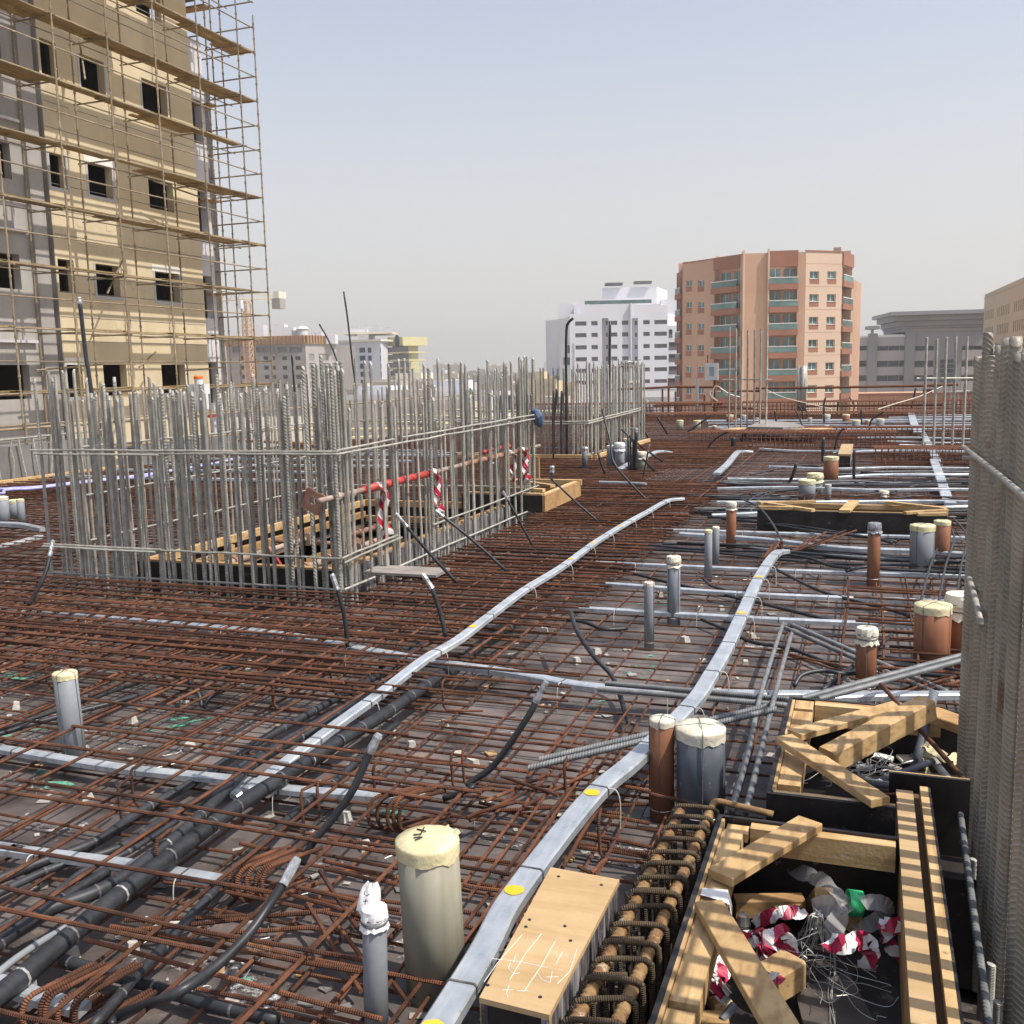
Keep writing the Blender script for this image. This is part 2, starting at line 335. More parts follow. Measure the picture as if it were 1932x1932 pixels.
# ------------------------------------------------------------------ the deck: plywood sheets with openings
CORE = (-5.62, 6.62, -3.80, 10.45)          # lift pit
TRENCH, TRENCH2 = (-.60, .6, .95, 3.26), (-.31, 3.26, .95, 4.50)    # sunken beam and form boxes at the right
SLOT = (-1.72, 9.35, .02, 10.15)            # long narrow timber lined opening
HOLES = [CORE, TRENCH, TRENCH2]
DX0, DX1, DY0, DY1 = -13., 8.6, -1.3, 37.2
def cut(rects, h):
    out = []
    for (a, b, c, d) in rects:
        x0, y0, x1, y1 = max(a, h[0]), max(b, h[1]), min(c, h[2]), min(d, h[3])
        if x0 >= x1 or y0 >= y1: out.append((a, b, c, d)); continue
        if b < y0: out.append((a, b, c, y0))
        if y1 < d: out.append((a, y1, c, d))
        if a < x0: out.append((a, y0, x0, y1))
        if x1 < c: out.append((x1, y0, c, y1))
    return out
deck = empty('deck', (DX0, DY0, 0), kind='structure')
sheets = []
y = DY0; row = 0
while y < DY1:
    x = DX0 - (1.22 if row % 2 else 0)
    while x < DX1:
        r_ = [(max(x, DX0), y, min(x + 2.44, DX1), min(y + 1.22, DY1))]
        if r_[0][2] > r_[0][0]:
            for h in HOLES: r_ = cut(r_, h)
            sheets += r_
        x += 2.44
    y += 1.22; row += 1
sheets.sort(key=lambda s_: (s_[0]+s_[2])**2/4 + (s_[1]+s_[3])**2/4)
rest = MB()
for i, (a, b, c, d) in enumerate(sheets):
    g = .003; dz = R.uniform(-.002, .002)
    mb = MB() if i < 290 else rest
    mb.box((a+g, b+g, -.018), (c-g, d-g, dz))
    if i < 290: mb.build('plywood_sheet', m_ply, deck)
tag(rest.build('plywood_sheet', m_ply, deck), kind='stuff')
# the slab edge and soffit under the sheets, with the same openings
mb = MB()
rr = [(DX0, DY0, DX1, DY1)]
for h in HOLES: rr = cut(rr, h)
for (a, b, c, d) in rr: mb.box((a, b, -.16), (c, d, -.022))
mb.build('joist_layer', m_wooddk, deck)
# linings of the openings
mb = MB()
for (a, b, c, d) in (CORE,):
    for lo, hi in (((a-.02, b-.02, -3), (c+.02, b, -.03)), ((a-.02, d, -3), (c+.02, d+.02, -.03)), ((a-.02, b, -3), (a, d, -.03)), ((c, b, -3), (c+.02, d, -.03)), ((a, b, -3.05), (c, d, -3))): mb.box(lo, hi)
mb.build('pit_lining', m_wooddk, deck)
mb = MB()
for (a, b, c, d, sides) in (TRENCH + ('sw',), TRENCH2 + ('nw',)):
    e_ = .3 if 'n' in sides else .0
    if 'n' in sides: mb.box((a-.02, d, -.33), (c+.02, d+.02, -.022))
    else: mb.box((a-.02, b-.02, -.33), (c+.02, b, -.022)); mb.box((a-.02, d, -.33), (TRENCH2[0]-.001, d+.02, -.022))
    mb.box((a-.02, b + (.022 if e_ else 0), -.33), (a, d, -.022)); mb.box((c, b, -.33), (c+.02, d, -.022)); mb.box((a-.02, b-.02 + (.025 if e_ else 0), -.36), (c+.02, d+.001, -.332))
mb.build('trench_lining', m_black, deck)

# ground far below
mb = MB(); G = -12.
mb.add([(-2500, -1500, G), (2500, -1500, G), (2500, 4500, G), (-2500, 4500, G)], [(0, 1, 2, 3)])
m_sand = mat('sand', (.36, .30, .23), (.46, .39, .31), .02, .95, rnd=0, spots=((.25, .21, .17), .05, .6))
tag(mb.build('ground', m_sand), kind='structure')
TILE.update({14: (250, 1350, .41408), 15: (1850, 2500, .5911), 16: (0, 1050, .31056), 17: (1900, 1100, .2588), 18: (2350, 1100, .2588), 19: (1650, 1180, .20704), 20: (1580, 820, .21739), 21: (680, 860, .26915)})

# ------------------------------------------------------------------ reinforcement mats: every bar a part, the farthest ones joined
def seg_cut(lo, hi, blocks):
    out = [(lo, hi)]
    for (a, b) in blocks:
        n_ = []
        for (x, y) in out:
            if b <= x or a >= y: n_.append((x, y)); continue
            if x < a: n_.append((x, a))
            if b < y: n_.append((b, y))
        out = n_
    return [(x, y) for x, y in out if y - x > .25]
def rebar_mat(name, label, runs, limit=296, material=None, group=None):
    # runs: list of (axis, position, lo, hi, z, radius, slant)
    material = material or m_rust
    segs = []
    for (ax, c, lo, hi, z, r, sl_) in runs:
        bl = []
        for h in HOLES + SOFT:
            a, b, c2, d = h
            if ax == 'x' and b - .03 < c < d + .03: bl.append((a - .03, c2 + .03))
            if ax == 'y' and a - .03 < c < c2 + .03: bl.append((b - .03, d + .03))
        for (s0, s1) in seg_cut(lo, hi, bl): segs.append((ax, c, s0, s1, z, r, sl_))
    def near(s_):
        ax, c, a, b, z, r, _ = s_
        p = (min(max(-1.0, a), b), c) if ax == 'x' else (c, min(max(1.5, a), b))
        return math.hypot(p[0] + .5, p[1])
    segs.sort(key=near)
    root = None; rest = MB()
    for i, (ax, c, a, b, z, r, sl_) in enumerate(segs):
        n = max(3, min(26, int((b - a)/.8)))
        d = (b - a)*sl_*R.uniform(-1, 1)
        p0, p1 = (((a, c - d/2, z), (b, c + d/2, z)) if ax == 'x' else ((c - d/2, a, z), (c + d/2, b, z)))
        pts = wavy(p0, p1, n, .010, .006)
        if root is None: root = empty(name, Vector((p0[0], p0[1], 0)), label, 'rebar mat', group)
        mb = MB() if i < limit else rest
        mb.tube(pts, r, 6)
        if i < limit: mb.build('rebar', material, root)
    if rest.v: tag(rest.build('rebar', material, root), kind='stuff')
    return root
SOFT = []
MARKS = [('the lone grey pipe', gp(143, 1440)), ('the thick greenish pipe', gp(825, 1870)), ('the slim paper capped pipe', gp(711, 1970)), ('the brown pipe', gp(1249, 1540)), ('the slim grey pipe of the thin ducts', gp(1225, 1225)),
         ('the medium grey pipe', gp(1271, 1178)), ('the fattest terracotta pipe', gp(1756, 1268)), ('the paper bound terracotta pipe', gp(1632, 1307)), ('the tall terracotta pipe', gp(1647, 1104)), ('the end of the middle duct', Vector((-1.62, 3.13, 0))),
         ('the yellow spotted main duct', Vector((-.7, 5.1, 0))), ('the crossing of the two ducts', Vector((-2.1, 5.0, 0))), ('the S shaped conduit', Vector((-1.35, 5.7, 0))), ('the curved conduit at the cage corner', gp(640, 1215)), ('the largest black pipe', Vector((-2.3, 2.5, 0)))]
USED = set()
def place_words(p):
    for k in range(60):
        nm, mk = sorted(MARKS, key=lambda t: (t[1] - p).length)[k // 8 % len(MARKS)]
        d = p - mk; a = RT.x*d.x + RT.y*d.y; b = FW.x*d.x + FW.y*d.y
        rel = ('right of' if a > 0 else 'left of') if abs(a) > abs(b) else ('behind' if b > 0 else 'in front of')
        w = ('', 'close ', 'farther ', 'a little ', 'well ', 'far ', 'diagonally ', 'some way ')[k % 8] + rel + ' ' + nm
        if w not in USED: USED.add(w); return w
    return rel + ' ' + nm
J = lambda a: R.uniform(-a, a)

# lowest mat, just over the plywood, right across the deck
runs = []
y = 1.1
while y < 36.5:
    runs.append(('x', y + J(.02), -12.6 + J(.3), 8.2, .030, .0058, .004)); y += .2
x = -12.5
while x < 8.3:
    runs.append(('y', x + J(.02), .9, 36.6, .041, .0058, .003)); x += .2
rebar_mat('bottom_mat', 'lowest rusty mesh of crossed bars lying right on the dark plywood deck', runs)

# open upper mat over the pipes at the front left
runs = []
for y in (1.28, 1.62, 2.08, 2.39, 2.74, 3.19, 3.40, 3.72, 4.02, 4.24, 4.45, 4.64, 4.82):
    runs.append(('x', y, -6.2 + J(.4), (R.choice((-2.35, -2.5)) if y in (4.02, 4.45, 4.64) else R.choice((-1.38, -1.62, -1.84, -2.1, -1.5))) + J(.05), .206, .0070, .008))
    if R.random() < .45: runs.append(('x', y + .09, -2.7 + J(.5), -1.3 + J(.2), .206, .0066, .02))
for x in (-5.9, -5.4, -4.9, -4.5, -4.1, -3.7, -3.35, -3.05, -2.80, -2.55, -2.31, -1.88, -1.66, -1.40):
    runs.append(('y', x, 1.0 if x > -3 else 1.6, R.choice((4.9, 5.1, 5.0, 5.3)) if x < -1.9 else 3.6 + J(.4), .194, .0066, .006))
for x in (-1.16, -1.07, -.80): runs.append(('y', x, 2.55 + J(.2), 4.6 + J(.6), .10, .0055, .01))
rebar_mat('near_mat', 'close crossed rusty bars behind the thick greenish pipe, left of the main duct', [('y', x + J(.02), 1.9 + J(.2), 4.5 + J(.5), .085 + J(.02), .0062, .03) for x in (-1.52, -1.30, -1.22, -1.12, -1.02, -.96)] + [('x', y + J(.02), -1.95 + J(.25), -.74 + J(.1), .072 + J(.02), .0062, .04) for y in (2.1, 2.3, 2.55, 2.7, 2.9, 3.05, 3.3, 3.5, 3.65, 3.85, 4.1, 4.3)])
rebar_mat('front_mat', 'open upper mesh of rusty bars above the black pipes at the lower left', runs)

# dense strip of long bars in front of and beside the lift core
runs = []
y = 4.16
while y < 6.12:
    runs.append(('x', y, -12.6 + J(.3), R.uniform(-3.0, -2.3) if y < 5.0 else R.uniform(-2.5, -1.85) if y < 5.6 else -1.78 + J(.05), .215 + J(.004), .0082, .007)); y += .148
    if R.random() < .25: runs.append(('x', y - .05, -5.5 + J(1.5), -2.6 + J(.5), .215, .006, .004))
x = -9.2
while x < -1.8:
    runs.append(('y', x + J(.02), 3.95 + J(.22) if x < -2.6 else 4.9 + J(.2), 6.1, .20, .0078, .010)); x += .155
y = 4.3
while y < 6.1:
    runs.append(('x', y, -12.6, -2.0 + J(.2), .11, .0075, .012)); y += .16
rebar_mat('front_strip_mat', 'dense strip of rusty bars along the front of the lift core cage', runs)
runs = []
y = 6.15
while y < 13.6:
    right = -1.78 + J(.04) if y < 12 else R.uniform(-2.2, -1.5)
    if y < 10.75:
        runs.append(('x', y, -3.38, right, .215 + J(.004), .0092, .004))
        runs.append(('x', y, -12.6, -6.35, .215, .0066, .003))
    else: runs.append(('x', y, -12.6, right, .215 + J(.004), .0088, .003))
    y += .150 if y < 10 else .14
y = 6.2
while y < 13.5:
    a_ = -3.38 if y < 10.75 else -12.6
    runs.append(('x', y, a_, -1.8 + J(.05), .12, .008, .006)); y += .17
x = -3.3
while x < -1.8:
    runs.append(('y', x, 6.1, 21, .20, .0070, .003)); x += .20
x = -12.2
while x < -6.4:
    runs.append(('y', x, 6.1, 21, .20, .0058, .003)); x += .3
rebar_mat('side_strip_mat', 'dense close set rusty bars beside the lift core under the long straight duct', runs)
runs = []
y = 13.6
while y < 21.2:
    runs.append(('x', y, -12.4, (-2.25 if y > 15.2 else -2.9) + J(.1), .225 + J(.006), .0085, .002)); y += .14
rebar_mat('far_strip_mat', 'wide dense field of rusty bars behind the lift core, up to the far bend duct', runs, 80)
# lapped bars at the right, by the column
runs = []
for y in (5.35, 5.52, 5.70, 5.86, 6.0, 6.14, 6.30, 6.44, 6.62, 6.8, 7.0, 7.16, 7.34, 7.5): runs.append(('x', y, -.06 + J(.05) if y > 6.3 else .12 + J(.05), 2.6, .14 + J(.02), .0085, .012))
for x in (-.10, .12, .30): runs.append(('y', x, 5.2, 7.8, .125, .008, .01))
rebar_mat('side_lap_mat', 'short group of thick rusty bars running from the terracotta pipes under the column', runs)
# far right field: upper bars and hooked ends over the ducts
runs = []
for k in range(90):
    y = R.uniform(11.0, 26); a = R.uniform(-1.6, 2.0); runs.append(('x', y, a, a + R.uniform(1.5, 5), .10 + J(.05), .0065, .02))
for k in range(60):
    x = R.uniform(-1.5, 4.5); y = R.uniform(10.5, 24); runs.append(('y', x, y, y + R.uniform(.8, 3), .11 + J(.04), .0065, .03))
rebar_mat('far_right_mat', 'jumbled rusty bars over the ducts between the narrow form and the far beams', runs)
for (X0, X1, Y0, n) in ((-1.2, 3.4, 12.3, 15), ):
    pass

# ------------------------------------------------------------------ beam cages lying across the deck (brown bands in the distance)
def beam_cage(label, x0, x1, y, w, z0, z1, pitch, r=.010):
    root = empty('beam_cage', Vector(((x0 + x1)/2, y, z0)), label, 'beam reinforcement', 'beam cages across the deck')
    for (yy, zz) in [(y + i*w/9, z1 + .012*(i % 2)) for i in range(10)] + [(y, z0), (y + w/2, z0), (y + w, z0)] + [(y, z0 + (z1-z0)*k/4) for k in (1, 2, 3)]:
        MB().tube(wavy((x0, yy, zz), (x1, yy, zz), 14, .008), r, 6).build('long_bar', m_rustband, root)
    mb = MB(); x = x0 + .05
    while x < x1:
        a = J(.01)
        mb.tube([(x, y - .02, z0), (x + a, y - .02, z1 + .015), (x + a, y + w + .02, z1 + .015), (x, y + w + .02, z0)], r*.7, 4, cap=False); x += pitch
    tag(mb.build('stirrup', m_rustband, root), kind='stuff')
beam_cage('long low rusty beam cage before the far ducts, left of the small wooden box', -3.5, .55, 20.6, .9, .05, .42, .09)
beam_cage('long low rusty beam cage under the five slender bars, right of the wooden box', .1, 6.5, 18.2, .7, .05, .30, .10)
beam_cage('thin rusty beam cage just behind the grey board', -1.5, 7.4, 24.3, .5, .05, .3, .11)
beam_cage('farthest beam cage of rusty bars along the edge of the deck', -12.6, 8.3, 35.2, 1.3, .05, .52, .13, .014)
beam_cage('second farthest rusty beam cage, just before the deck edge', -8.0, 2.4, 33.0, 1.1, .05, .25, .14, .012)

# ------------------------------------------------------------------ flat galvanised ducts
NDUCT = 0
def duct(label, pts, w=.075, h=.032, spots=(), straps=.0, hooks=(), material=None, n=5):
    P = smooth_path(pts, n)
    root = empty('duct', P[0], label, 'flat duct', 'flat grey ducts on the mats')
    MB().tube(P, 0, flat=(w, h)).build('duct_body', material or m_duct, root)
    cum = [0]
    for a, b in zip(P, P[1:]): cum.append(cum[-1] + (b-a).length)
    def where(s_):
        for i in range(len(P)-1):
            if cum[i+1] >= s_: 
                t = (s_ - cum[i])/(cum[i+1] - cum[i]); return P[i].lerp(P[i+1], t), (P[i+1]-P[i]).normalized()
        return P[-1], (P[-1]-P[-2]).normalized()
    if straps:
        s_ = straps*.6
        while s_ < cum[-1]:
            p, d = where(s_)
            MB().tube([p - d*.003, p + d*.003], 0, flat=(w + .006, h + .006)).build('strap', m_strap, root)
            if R.random() < .6:
                sd_ = d.cross(Vector((0, 0, 1))).normalized(); e = p + sd_*(w/2)
                MB().tube(smooth_path([e + Vector((0, 0, h*.4)), e + sd_*.03 + Vector((0, 0, .012)), e + sd_*.045 + Vector((0, 0, -.03)), e + sd_*.045 + Vector((0, 0, -.13))], 3), .0022, 4).build('hook', m_hook, root)
            s_ += straps*R.uniform(.8, 1.2)
    for (u, v) in spots:                                           # round yellow paint marks on top
        zt = P[0].z + h/2
        c = gp(u, v, zt); i = min(range(len(P)-1), key=lambda i: ((P[i] + P[i+1])/2 - c).length)
        d = (P[i+1] - P[i]).normalized(); sd_ = d.cross(Vector((0, 0, 1))).normalized()
        a, b = P[i], P[i+1]; t = max(0, min(1, (c-a).dot(b-a)/(b-a).length_squared)); c = a.lerp(b, t) + Vector((0, 0, h/2 + .0015))
        mb = MB(); N = 14; vs = []
        for k in range(N):
            an = 2*math.pi*k/N; f = R.uniform(.92, 1.06); vs.append(c + d*(.027*f*math.cos(an)) + sd_*(w*.38*f*math.sin(an)))
        mb.add(vs + [p + Vector((0, 0, .001)) for p in vs], [tuple(range(N, 2*N))] + [(k, (k+1) % N, N + (k+1) % N, N + k) for k in range(N)])
        mb.build('paint_spot', m_yspot, root)
    return root
ZD = .262
V12, V8, V9, V7, V11 = [lambda x, y, t=t: uv(t, x, y) for t in (12, 8, 9, 7, 11)]
duct('main duct with yellow spots, running up beside the plywood box to the rusty hairpin ties',
     [(-.885, 1.2, ZD), (-.90, 2.15, ZD), (-.92, 2.51, ZD), (-.88, 3.22, ZD), (-.81, 3.6, ZD), (-.71, 4.3, ZD), (-.69, 4.74, ZD), (-.68, 5.31, ZD), (-.69, 6.11, ZD), (-.70, 7.12, ZD), (-.67, 8.04, ZD), (-.62, 8.5, ZD - .05)],
     .076, .032, [V12(225, 985), V12(800, 300), V11(1200, 1925), V8(1850, 1185), V9(45, 930)], .55, n=10)
duct('longest duct with yellow marks, running straight up past the lift core over the dense bars',
     [q(10, 1650, 330, .05), q(10, 1750, 262, .07), q(7, 110, 1925, .09), q(7, 300, 1780, .105), q(7, 500, 1630, .125), q(7, 700, 1480, .15), q(7, 1000, 1265, .185), q(7, 1300, 1035, .225), (-2.16, 5.05, .25), (-2.17, 5.6, .26), (-2.19, 6.3, .266), (-2.17, 7.15, .268), (-2.2, 8.2, .268), (-2.19, 9.23, .268), (-2.15, 10.2, .268), (-2.12, 11.15, .262), (-2.0, 11.45, .25)],
     .060, .028, [V7(1320, 1012), V8(320, 982), V8(545, 852), V8(770, 720)], .7)
duct('duct from the left edge crossing the longest duct to the loose grey bars',
     [(-6.4, 5.36, .14), (-5.0, 5.35, .14), (-3.56, 5.30, .13), (-2.73, 5.10, .13), (-2.2, 4.98, .13), (-1.79, 4.93, .125), (-1.29, 4.83, .12), (-.6, 4.95, .11), (-.19, 5.05, .11), (.6, 5.26, .11)], .066, .032, straps=.5)
duct('duct passing the lone grey pipe at the left, ending by the upper hairpin bars', [Vector((-7.5, 3.2, .085)), q(6, -400, 1610, .085), q(6, 0, 1662, .085), q(6, 870, 1800, .085), q(6, 1700, 1885, .085), q(11, 300, 275, .085), q(11, 1130, 335, .085)], .052, .026, straps=.6)
duct('duct crossing the black pipes at lower left into the middle hairpin bars', [Vector((-6.5, 2.35, .07)), q(10, -300, 650, .07), q(10, 0, 695, .07), q(10, 880, 805, .07), q(10, 1200, 860, .07), q(10, 1590, 925, .07)], .052, .026, straps=.6)
duct('duct end in the bottom left corner under the big black pipe', [Vector((-5, 1.62, .1)), q(10, -300, 1600, .1), q(10, 0, 1650, .1), q(10, 300, 1750, .09), q(10, 600, 1830, .08)], .052, .026)
for (lab, pts) in (
        ('thin cross duct behind the two slim grey pipes, nearest of the four', [(-1.98, 6.62), (-.69, 6.63), (.32, 6.70)]),
        ('second thin cross duct beyond the slim grey pipes, right through the main duct', [(-1.95, 7.46), (-.83, 7.36), (.35, 7.43), (.6, 7.44)]),
        ('third thin cross duct, in front of the slim terracotta pipe', [(-2.2, 8.28), (-.6, 8.3), (.85, 8.42)]),
        ('fourth thin cross duct, in front of the narrow timber form', [(-2.1, 10.18), (-.5, 10.2), (.9, 10.28)])):
    duct(lab, [(x, y, .085) for x, y in pts], .05, .028, straps=.6)
duct('bright duct lying behind the near timber box, left of the column', [q(9, 480, 1790, .12), q(9, 900, 1772, .12), q(9, 1640, 1765, .12)], .06, .03)
duct('bent duct rising at the end of the dense field, in the middle distance', [q(17, 745, 1100, .26), q(17, 870, 990, .26), q(17, 970, 870, .27), q(17, 1020, 845, .26), q(17, 1150, 850, .24)], .10, .035, straps=1.2)
duct('bent duct left of the grey pipes by the rear cage', [q(19, 760, 930, .23), q(19, 900, 850, .25), q(19, 1200, 720, .25), q(19, 1330, 670, .25), q(19, 1520, 690, .22)], .09, .035)
duct('duct running away at the right of the narrow form', [q(9, 1415, 420, .1), q(9, 1385, 370, .1), q(9, 1340, 230, .12), q(9, 1295, 105, .12), q(18, 1490, 945, .12), q(18, 1340, 640, .12)], .13, .04, straps=1.0)
duct('pale duct section among the farthest stripes of ducts', [q(18, 1290, 640, .15), q(18, 1240, 540, .15), q(18, 1205, 415, .15)], .20, .05, straps=2.)
duct('short duct behind the first timber box opening by the core', [q(19, 490, 1105, .24), q(19, 860, 1115, .24), q(19, 1150, 1130, .24)], .05, .03)
duct('curved grey duct at the far left edge in front of the pipes', [q(16, -100, 1545, .25), q(16, 0, 1550, .25), q(16, 200, 1560, .25), q(16, 400, 1600, .24)], .06, .05)
duct('flat duct shining through the bars at the left edge', [q(16, 380, 1665, .2), q(16, 200, 1715, .2), q(16, 0, 1760, .2), q(16, -150, 1790, .2)], .09, .03)
# the far ducts: many parallel pale runs
far = [((-1.7, 9.55), (1.3, 9.1)), ((-1.6, 11.0), (1.2, 12.4)), ((-1.7, 12.2), (1.5, 12.8)), ((-1.9, 13.6), (2.0, 13.9)), ((-1.9, 14.6), (2.2, 15.9)), ((-1.5, 16.6), (2.4, 16.9)), ((-.6, 19.6), (2.3, 19.9)), ((-2.0, 20.2), (.6, 19.8)),
       ((.6, 21.2), (4.2, 21.5)), ((.4, 22.2), (4.6, 22.6)), ((-.2, 23.3), (5.0, 23.2)), ((-3.6, 26.2), (5.2, 26.8)), ((-3.8, 27.1), (5.4, 27.6)), ((-4.2, 28.2), (5.6, 28.3)), ((-4.4, 29.4), (5.8, 29.6)), ((-4.6, 30.4), (6.2, 30.9)), ((-5.0, 31.5), (6.4, 31.4)), ((.6, 32.6), (6.8, 32.4)), ((1.2, 33.6), (7, 33.7))]
tones = ['nearest', 'second', 'third', 'fourth', 'fifth', 'sixth', 'seventh', 'eighth', 'ninth', 'tenth', 'eleventh', 'twelfth', 'thirteenth', 'fourteenth', 'fifteenth', 'sixteenth', 'seventeenth', 'eighteenth', 'nineteenth']
for i, (a, b) in enumerate(far):
    k = 4; pts = [(a[0] + (b[0]-a[0])*j/k, a[1] + (b[1]-a[1])*j/k + J(.12), .13 + J(.02)) for j in range(k+1)]
    duct('long pale duct across the far right deck, %s beyond the narrow timber form' % tones[i], pts, .07 if i < 8 else .10, .035)
for i in range(6):
    yy = 12.5 + i*1.05
    duct('grey duct lying behind the left wall of the lift cage, %s from it' % tones[i], [(-12 + J(.3), yy + J(.1), .26), (-9.5, yy + J(.08), .26), (-7.4 + J(.5), yy + J(.1), .26)], .07, .04)

# ------------------------------------------------------------------ pipe stubs with taped tops
def pipe(label, cx, by, ty, hw, mtl, cap='tape', capm=None, cat='pipe stub', z0=0., tx=None, wires=False, flare=0, drips=True, topclosed=True):
    base = gp(cx, by, z0); r = hw/ppm(base + Vector((0, 0, .2))); top = atY(tx or cx, ty, base.y)
    h = top.z - z0; lean = (top - base); lean = Vector((0, 0, h)) if tx is None else Vector((lean.x, 0, h))
    root = empty('pipe_stub', base, label, cat, 'capped pipe stubs standing on the deck')
    n = 28 if hw > 14 else (18 if hw > 6 else 10)
    def shear(mb):
        mb.v = [(p[0] + (p[2] - z0)/h*lean.x, p[1], p[2]) for p in mb.v]; return mb
    prof = [(r, -.0), (r, h*.5), (r, h - .002), (r*.93, h)]
    if flare: prof = [(r, 0), (r, h*.55), (r*1.1, h*.58), (r*1.1, h - .002), (r, h)]
    bo = shear(MB().lathe(base, prof, n)).build('pipe_body', mtl, root)
    bo.data.polygons.foreach_set('use_smooth', [len(p.vertices) == 4 for p in bo.data.polygons])
    r2 = r*(1.12 if flare else 1.035)
    if cap == 'tape':
        hh = min(h*.3, max(r*.40, .016)); mb = MB(); vs = []; N = n
        rows = [(1.0, -hh, .5), (1.0, -hh*.45, 0), (1.015, -hh*.1, 0), (.985, .004, 0), (.6, .010, 0), (.25, .008, 0)]
        for (f, z, rag) in rows:
            for j in range(N):
                a = 2*math.pi*j/N; dz = -abs(R.gauss(0, .35))*hh*rag
                vs.append(base + Vector((r2*f*math.cos(a)*(1 + J(.008)), r2*f*math.sin(a)*(1 + J(.008)), h + z + dz + J(.002))))
        fs = [(i*N + j, i*N + (j+1) % N, (i+1)*N + (j+1) % N, (i+1)*N + j) for i in range(len(rows)-1) for j in range(N)] + [tuple((len(rows)-1)*N + j for j in range(N))]
        shear(mb.add(vs, fs)).build('tape_cap', capm or m_tapey, root, smooth=hw > 14)
    elif cap == 'wrap':                                            # crumpled paper bound round the top
        hh = min(h*.35, r*1.5); mb = MB(); vs = []; N = n
        rows = [(1.18, -hh), (1.02, -hh*.72), (1.0, -hh*.6), (1.10, -hh*.4), (1.06, -hh*.1), (1.0, .006), (.55, .012)]
        for (f, z) in rows:
            for j in range(N):
                a = 2*math.pi*j/N; k = 1 + J(.05)*(f > 1.01)
                vs.append(base + Vector((r2*f*k*math.cos(a), r2*f*k*math.sin(a), h + z + J(.12)*hh*(z < -hh*.5))))
        fs = [(i*N + j, i*N + (j+1) % N, (i+1)*N + (j+1) % N, (i+1)*N + j) for i in range(len(rows)-1) for j in range(N)] + [tuple((len(rows)-1)*N + j for j in range(N))]
        shear(mb.add(vs, fs)).build('paper_wrap', capm or m_tapew, root)
        if hw > 6:
            for z in (-hh*.66, -hh*.35): shear(MB().lathe(base + Vector((0, 0, h + z)), [(r2*1.05, -.004), (r2*1.10, 0), (r2*1.05, .004)], N)).build('binding_wire', m_strap, root)
    elif cap == 'ring':
        shear(MB().lathe(base + Vector((0, 0, h - r*.4)), [(r2, 0), (r2, r*.42), (r2*.8, r*.44)], n)).build('end_cap', capm or m_tapew, root)
    if wires:
        mb = MB(); a0 = R.uniform(-2.2, -1.2)
        for a in (a0, a0 + math.pi*.5 + J(.2)):
            e = base + Vector((r*1.04*math.cos(a), r*1.04*math.sin(a), 0)); f = base + Vector((r*1.05*math.cos(a + math.pi), r*1.05*math.sin(a + math.pi), 0))
            mb.tube([e + Vector((0, 0, h*.05)), e + Vector((J(.003), J(.003), h*.5)), e + Vector((0, 0, h + .006)), base + Vector((0, 0, h + .016)), f + Vector((0, 0, h + .006)), f + Vector((0, 0, h*.1))], .0017, 4)
        shear(mb).build('tie_wire', m_strap, root)
        shear(MB().lathe(base + Vector((0, 0, h*.12)), [(r*1.0, -.002), (r*1.03, 0), (r*1.0, .002)], n)).build('tie_ring', m_wire, root)
    return root, base, r, h
BIG = pipe('thick greenish grey pipe with cream taped top by the main duct in front', 825, 1872, 1585, 57.5, m_pbeige, tx=806)
def ink(root, base, segs, z):                                      # pen strokes lying on a cap
    mb = MB()
    for s_ in segs: mb.tube([base + Vector((x, y, z)) for x, y in s_], .0022, 4)
    mb.build('pen_mark', m_ink, root)
_r, _b, _rad, _h = BIG
_b = _b + Vector((-.024, 0, 0))
ink(_r, _b, [[(-.035, .03), (-.005, .024)], [(-.02, .045), (-.012, .005)], [(-.03, -.005), (-.01, .004)], [(-.022, -.022), (.0, -.012), (-.012, -.034)]], _h + .013)
mb = MB()
vs = []
for k in range(7): vs += [_b + Vector((.03 + .009*k, .060 - .004*k, _h + .004)), _b + Vector((.034 + .009*k, .074 - .003*k + .004*math.sin(k*2.1), _h + .012 + .006*math.sin(k*1.7)))]
mb.add(vs, [(2*k, 2*k+1, 2*k+3, 2*k+2) for k in range(6)]).build('tape_flap', m_tapey, _r)
SM = pipe('slim grey pipe with a white paper cap in the foreground', 711, 1975, 1716, 23, m_pgrey, 'wrap', m_paper, tx=706)
_r, _b, _rad, _h = SM
mb = MB(); vs = []; N = 9
for i in range(6):
    wd = _rad*(1.0, 1.04, 1.02, .95, .78, .40)[i]
    for j in range(N): t_ = (j/(N-1) - .5)*2; vs.append(_b + Vector((t_*wd - .006, -_rad*.55*math.sqrt(max(0, 1 - t_*t_*.8)) + .007*i + .003*math.sin(j*1.9 + i), _h - .006 + i*.0135 + .002*math.sin(j*2.3))))
mb.add(vs, [(i*N+j, i*N+j+1, (i+1)*N+j+1, (i+1)*N+j) for i in range(5) for j in range(N-1)]).build('paper_tab', m_paper, _r, smooth=True)
mb = MB(); yk = -_rad*.55 - .004
mb.tube([_b + Vector((-.010, yk + .014, _h + .052)), _b + Vector((-.012, yk + .012, _h + .043)), _b + Vector((-.004, yk + .012, _h + .040)), _b + Vector((.002, yk + .013, _h + .046))], .0012, 4); mb.tube([_b + Vector((-.013, yk + .008, _h + .026)), _b + Vector((.0, yk + .008, _h + .029))], .0012, 4); mb.tube([_b + Vector((-.006, yk + .009, _h + .032)), _b + Vector((-.008, yk + .006, _h + .018))], .0012, 4)
mb.build('pen_mark', m_ink, _r)
pipe('grey pipe with a cream taped top standing alone at the left', 143, 1445, 1270, 21.5, m_pgrey, tx=122, wires=True)
pipe('brown pipe with a pale top next to the dark grey pipe, left of the pair', 1249, 1545, 1357, 23, m_pterr, 'tape', m_tapew, wires=True)
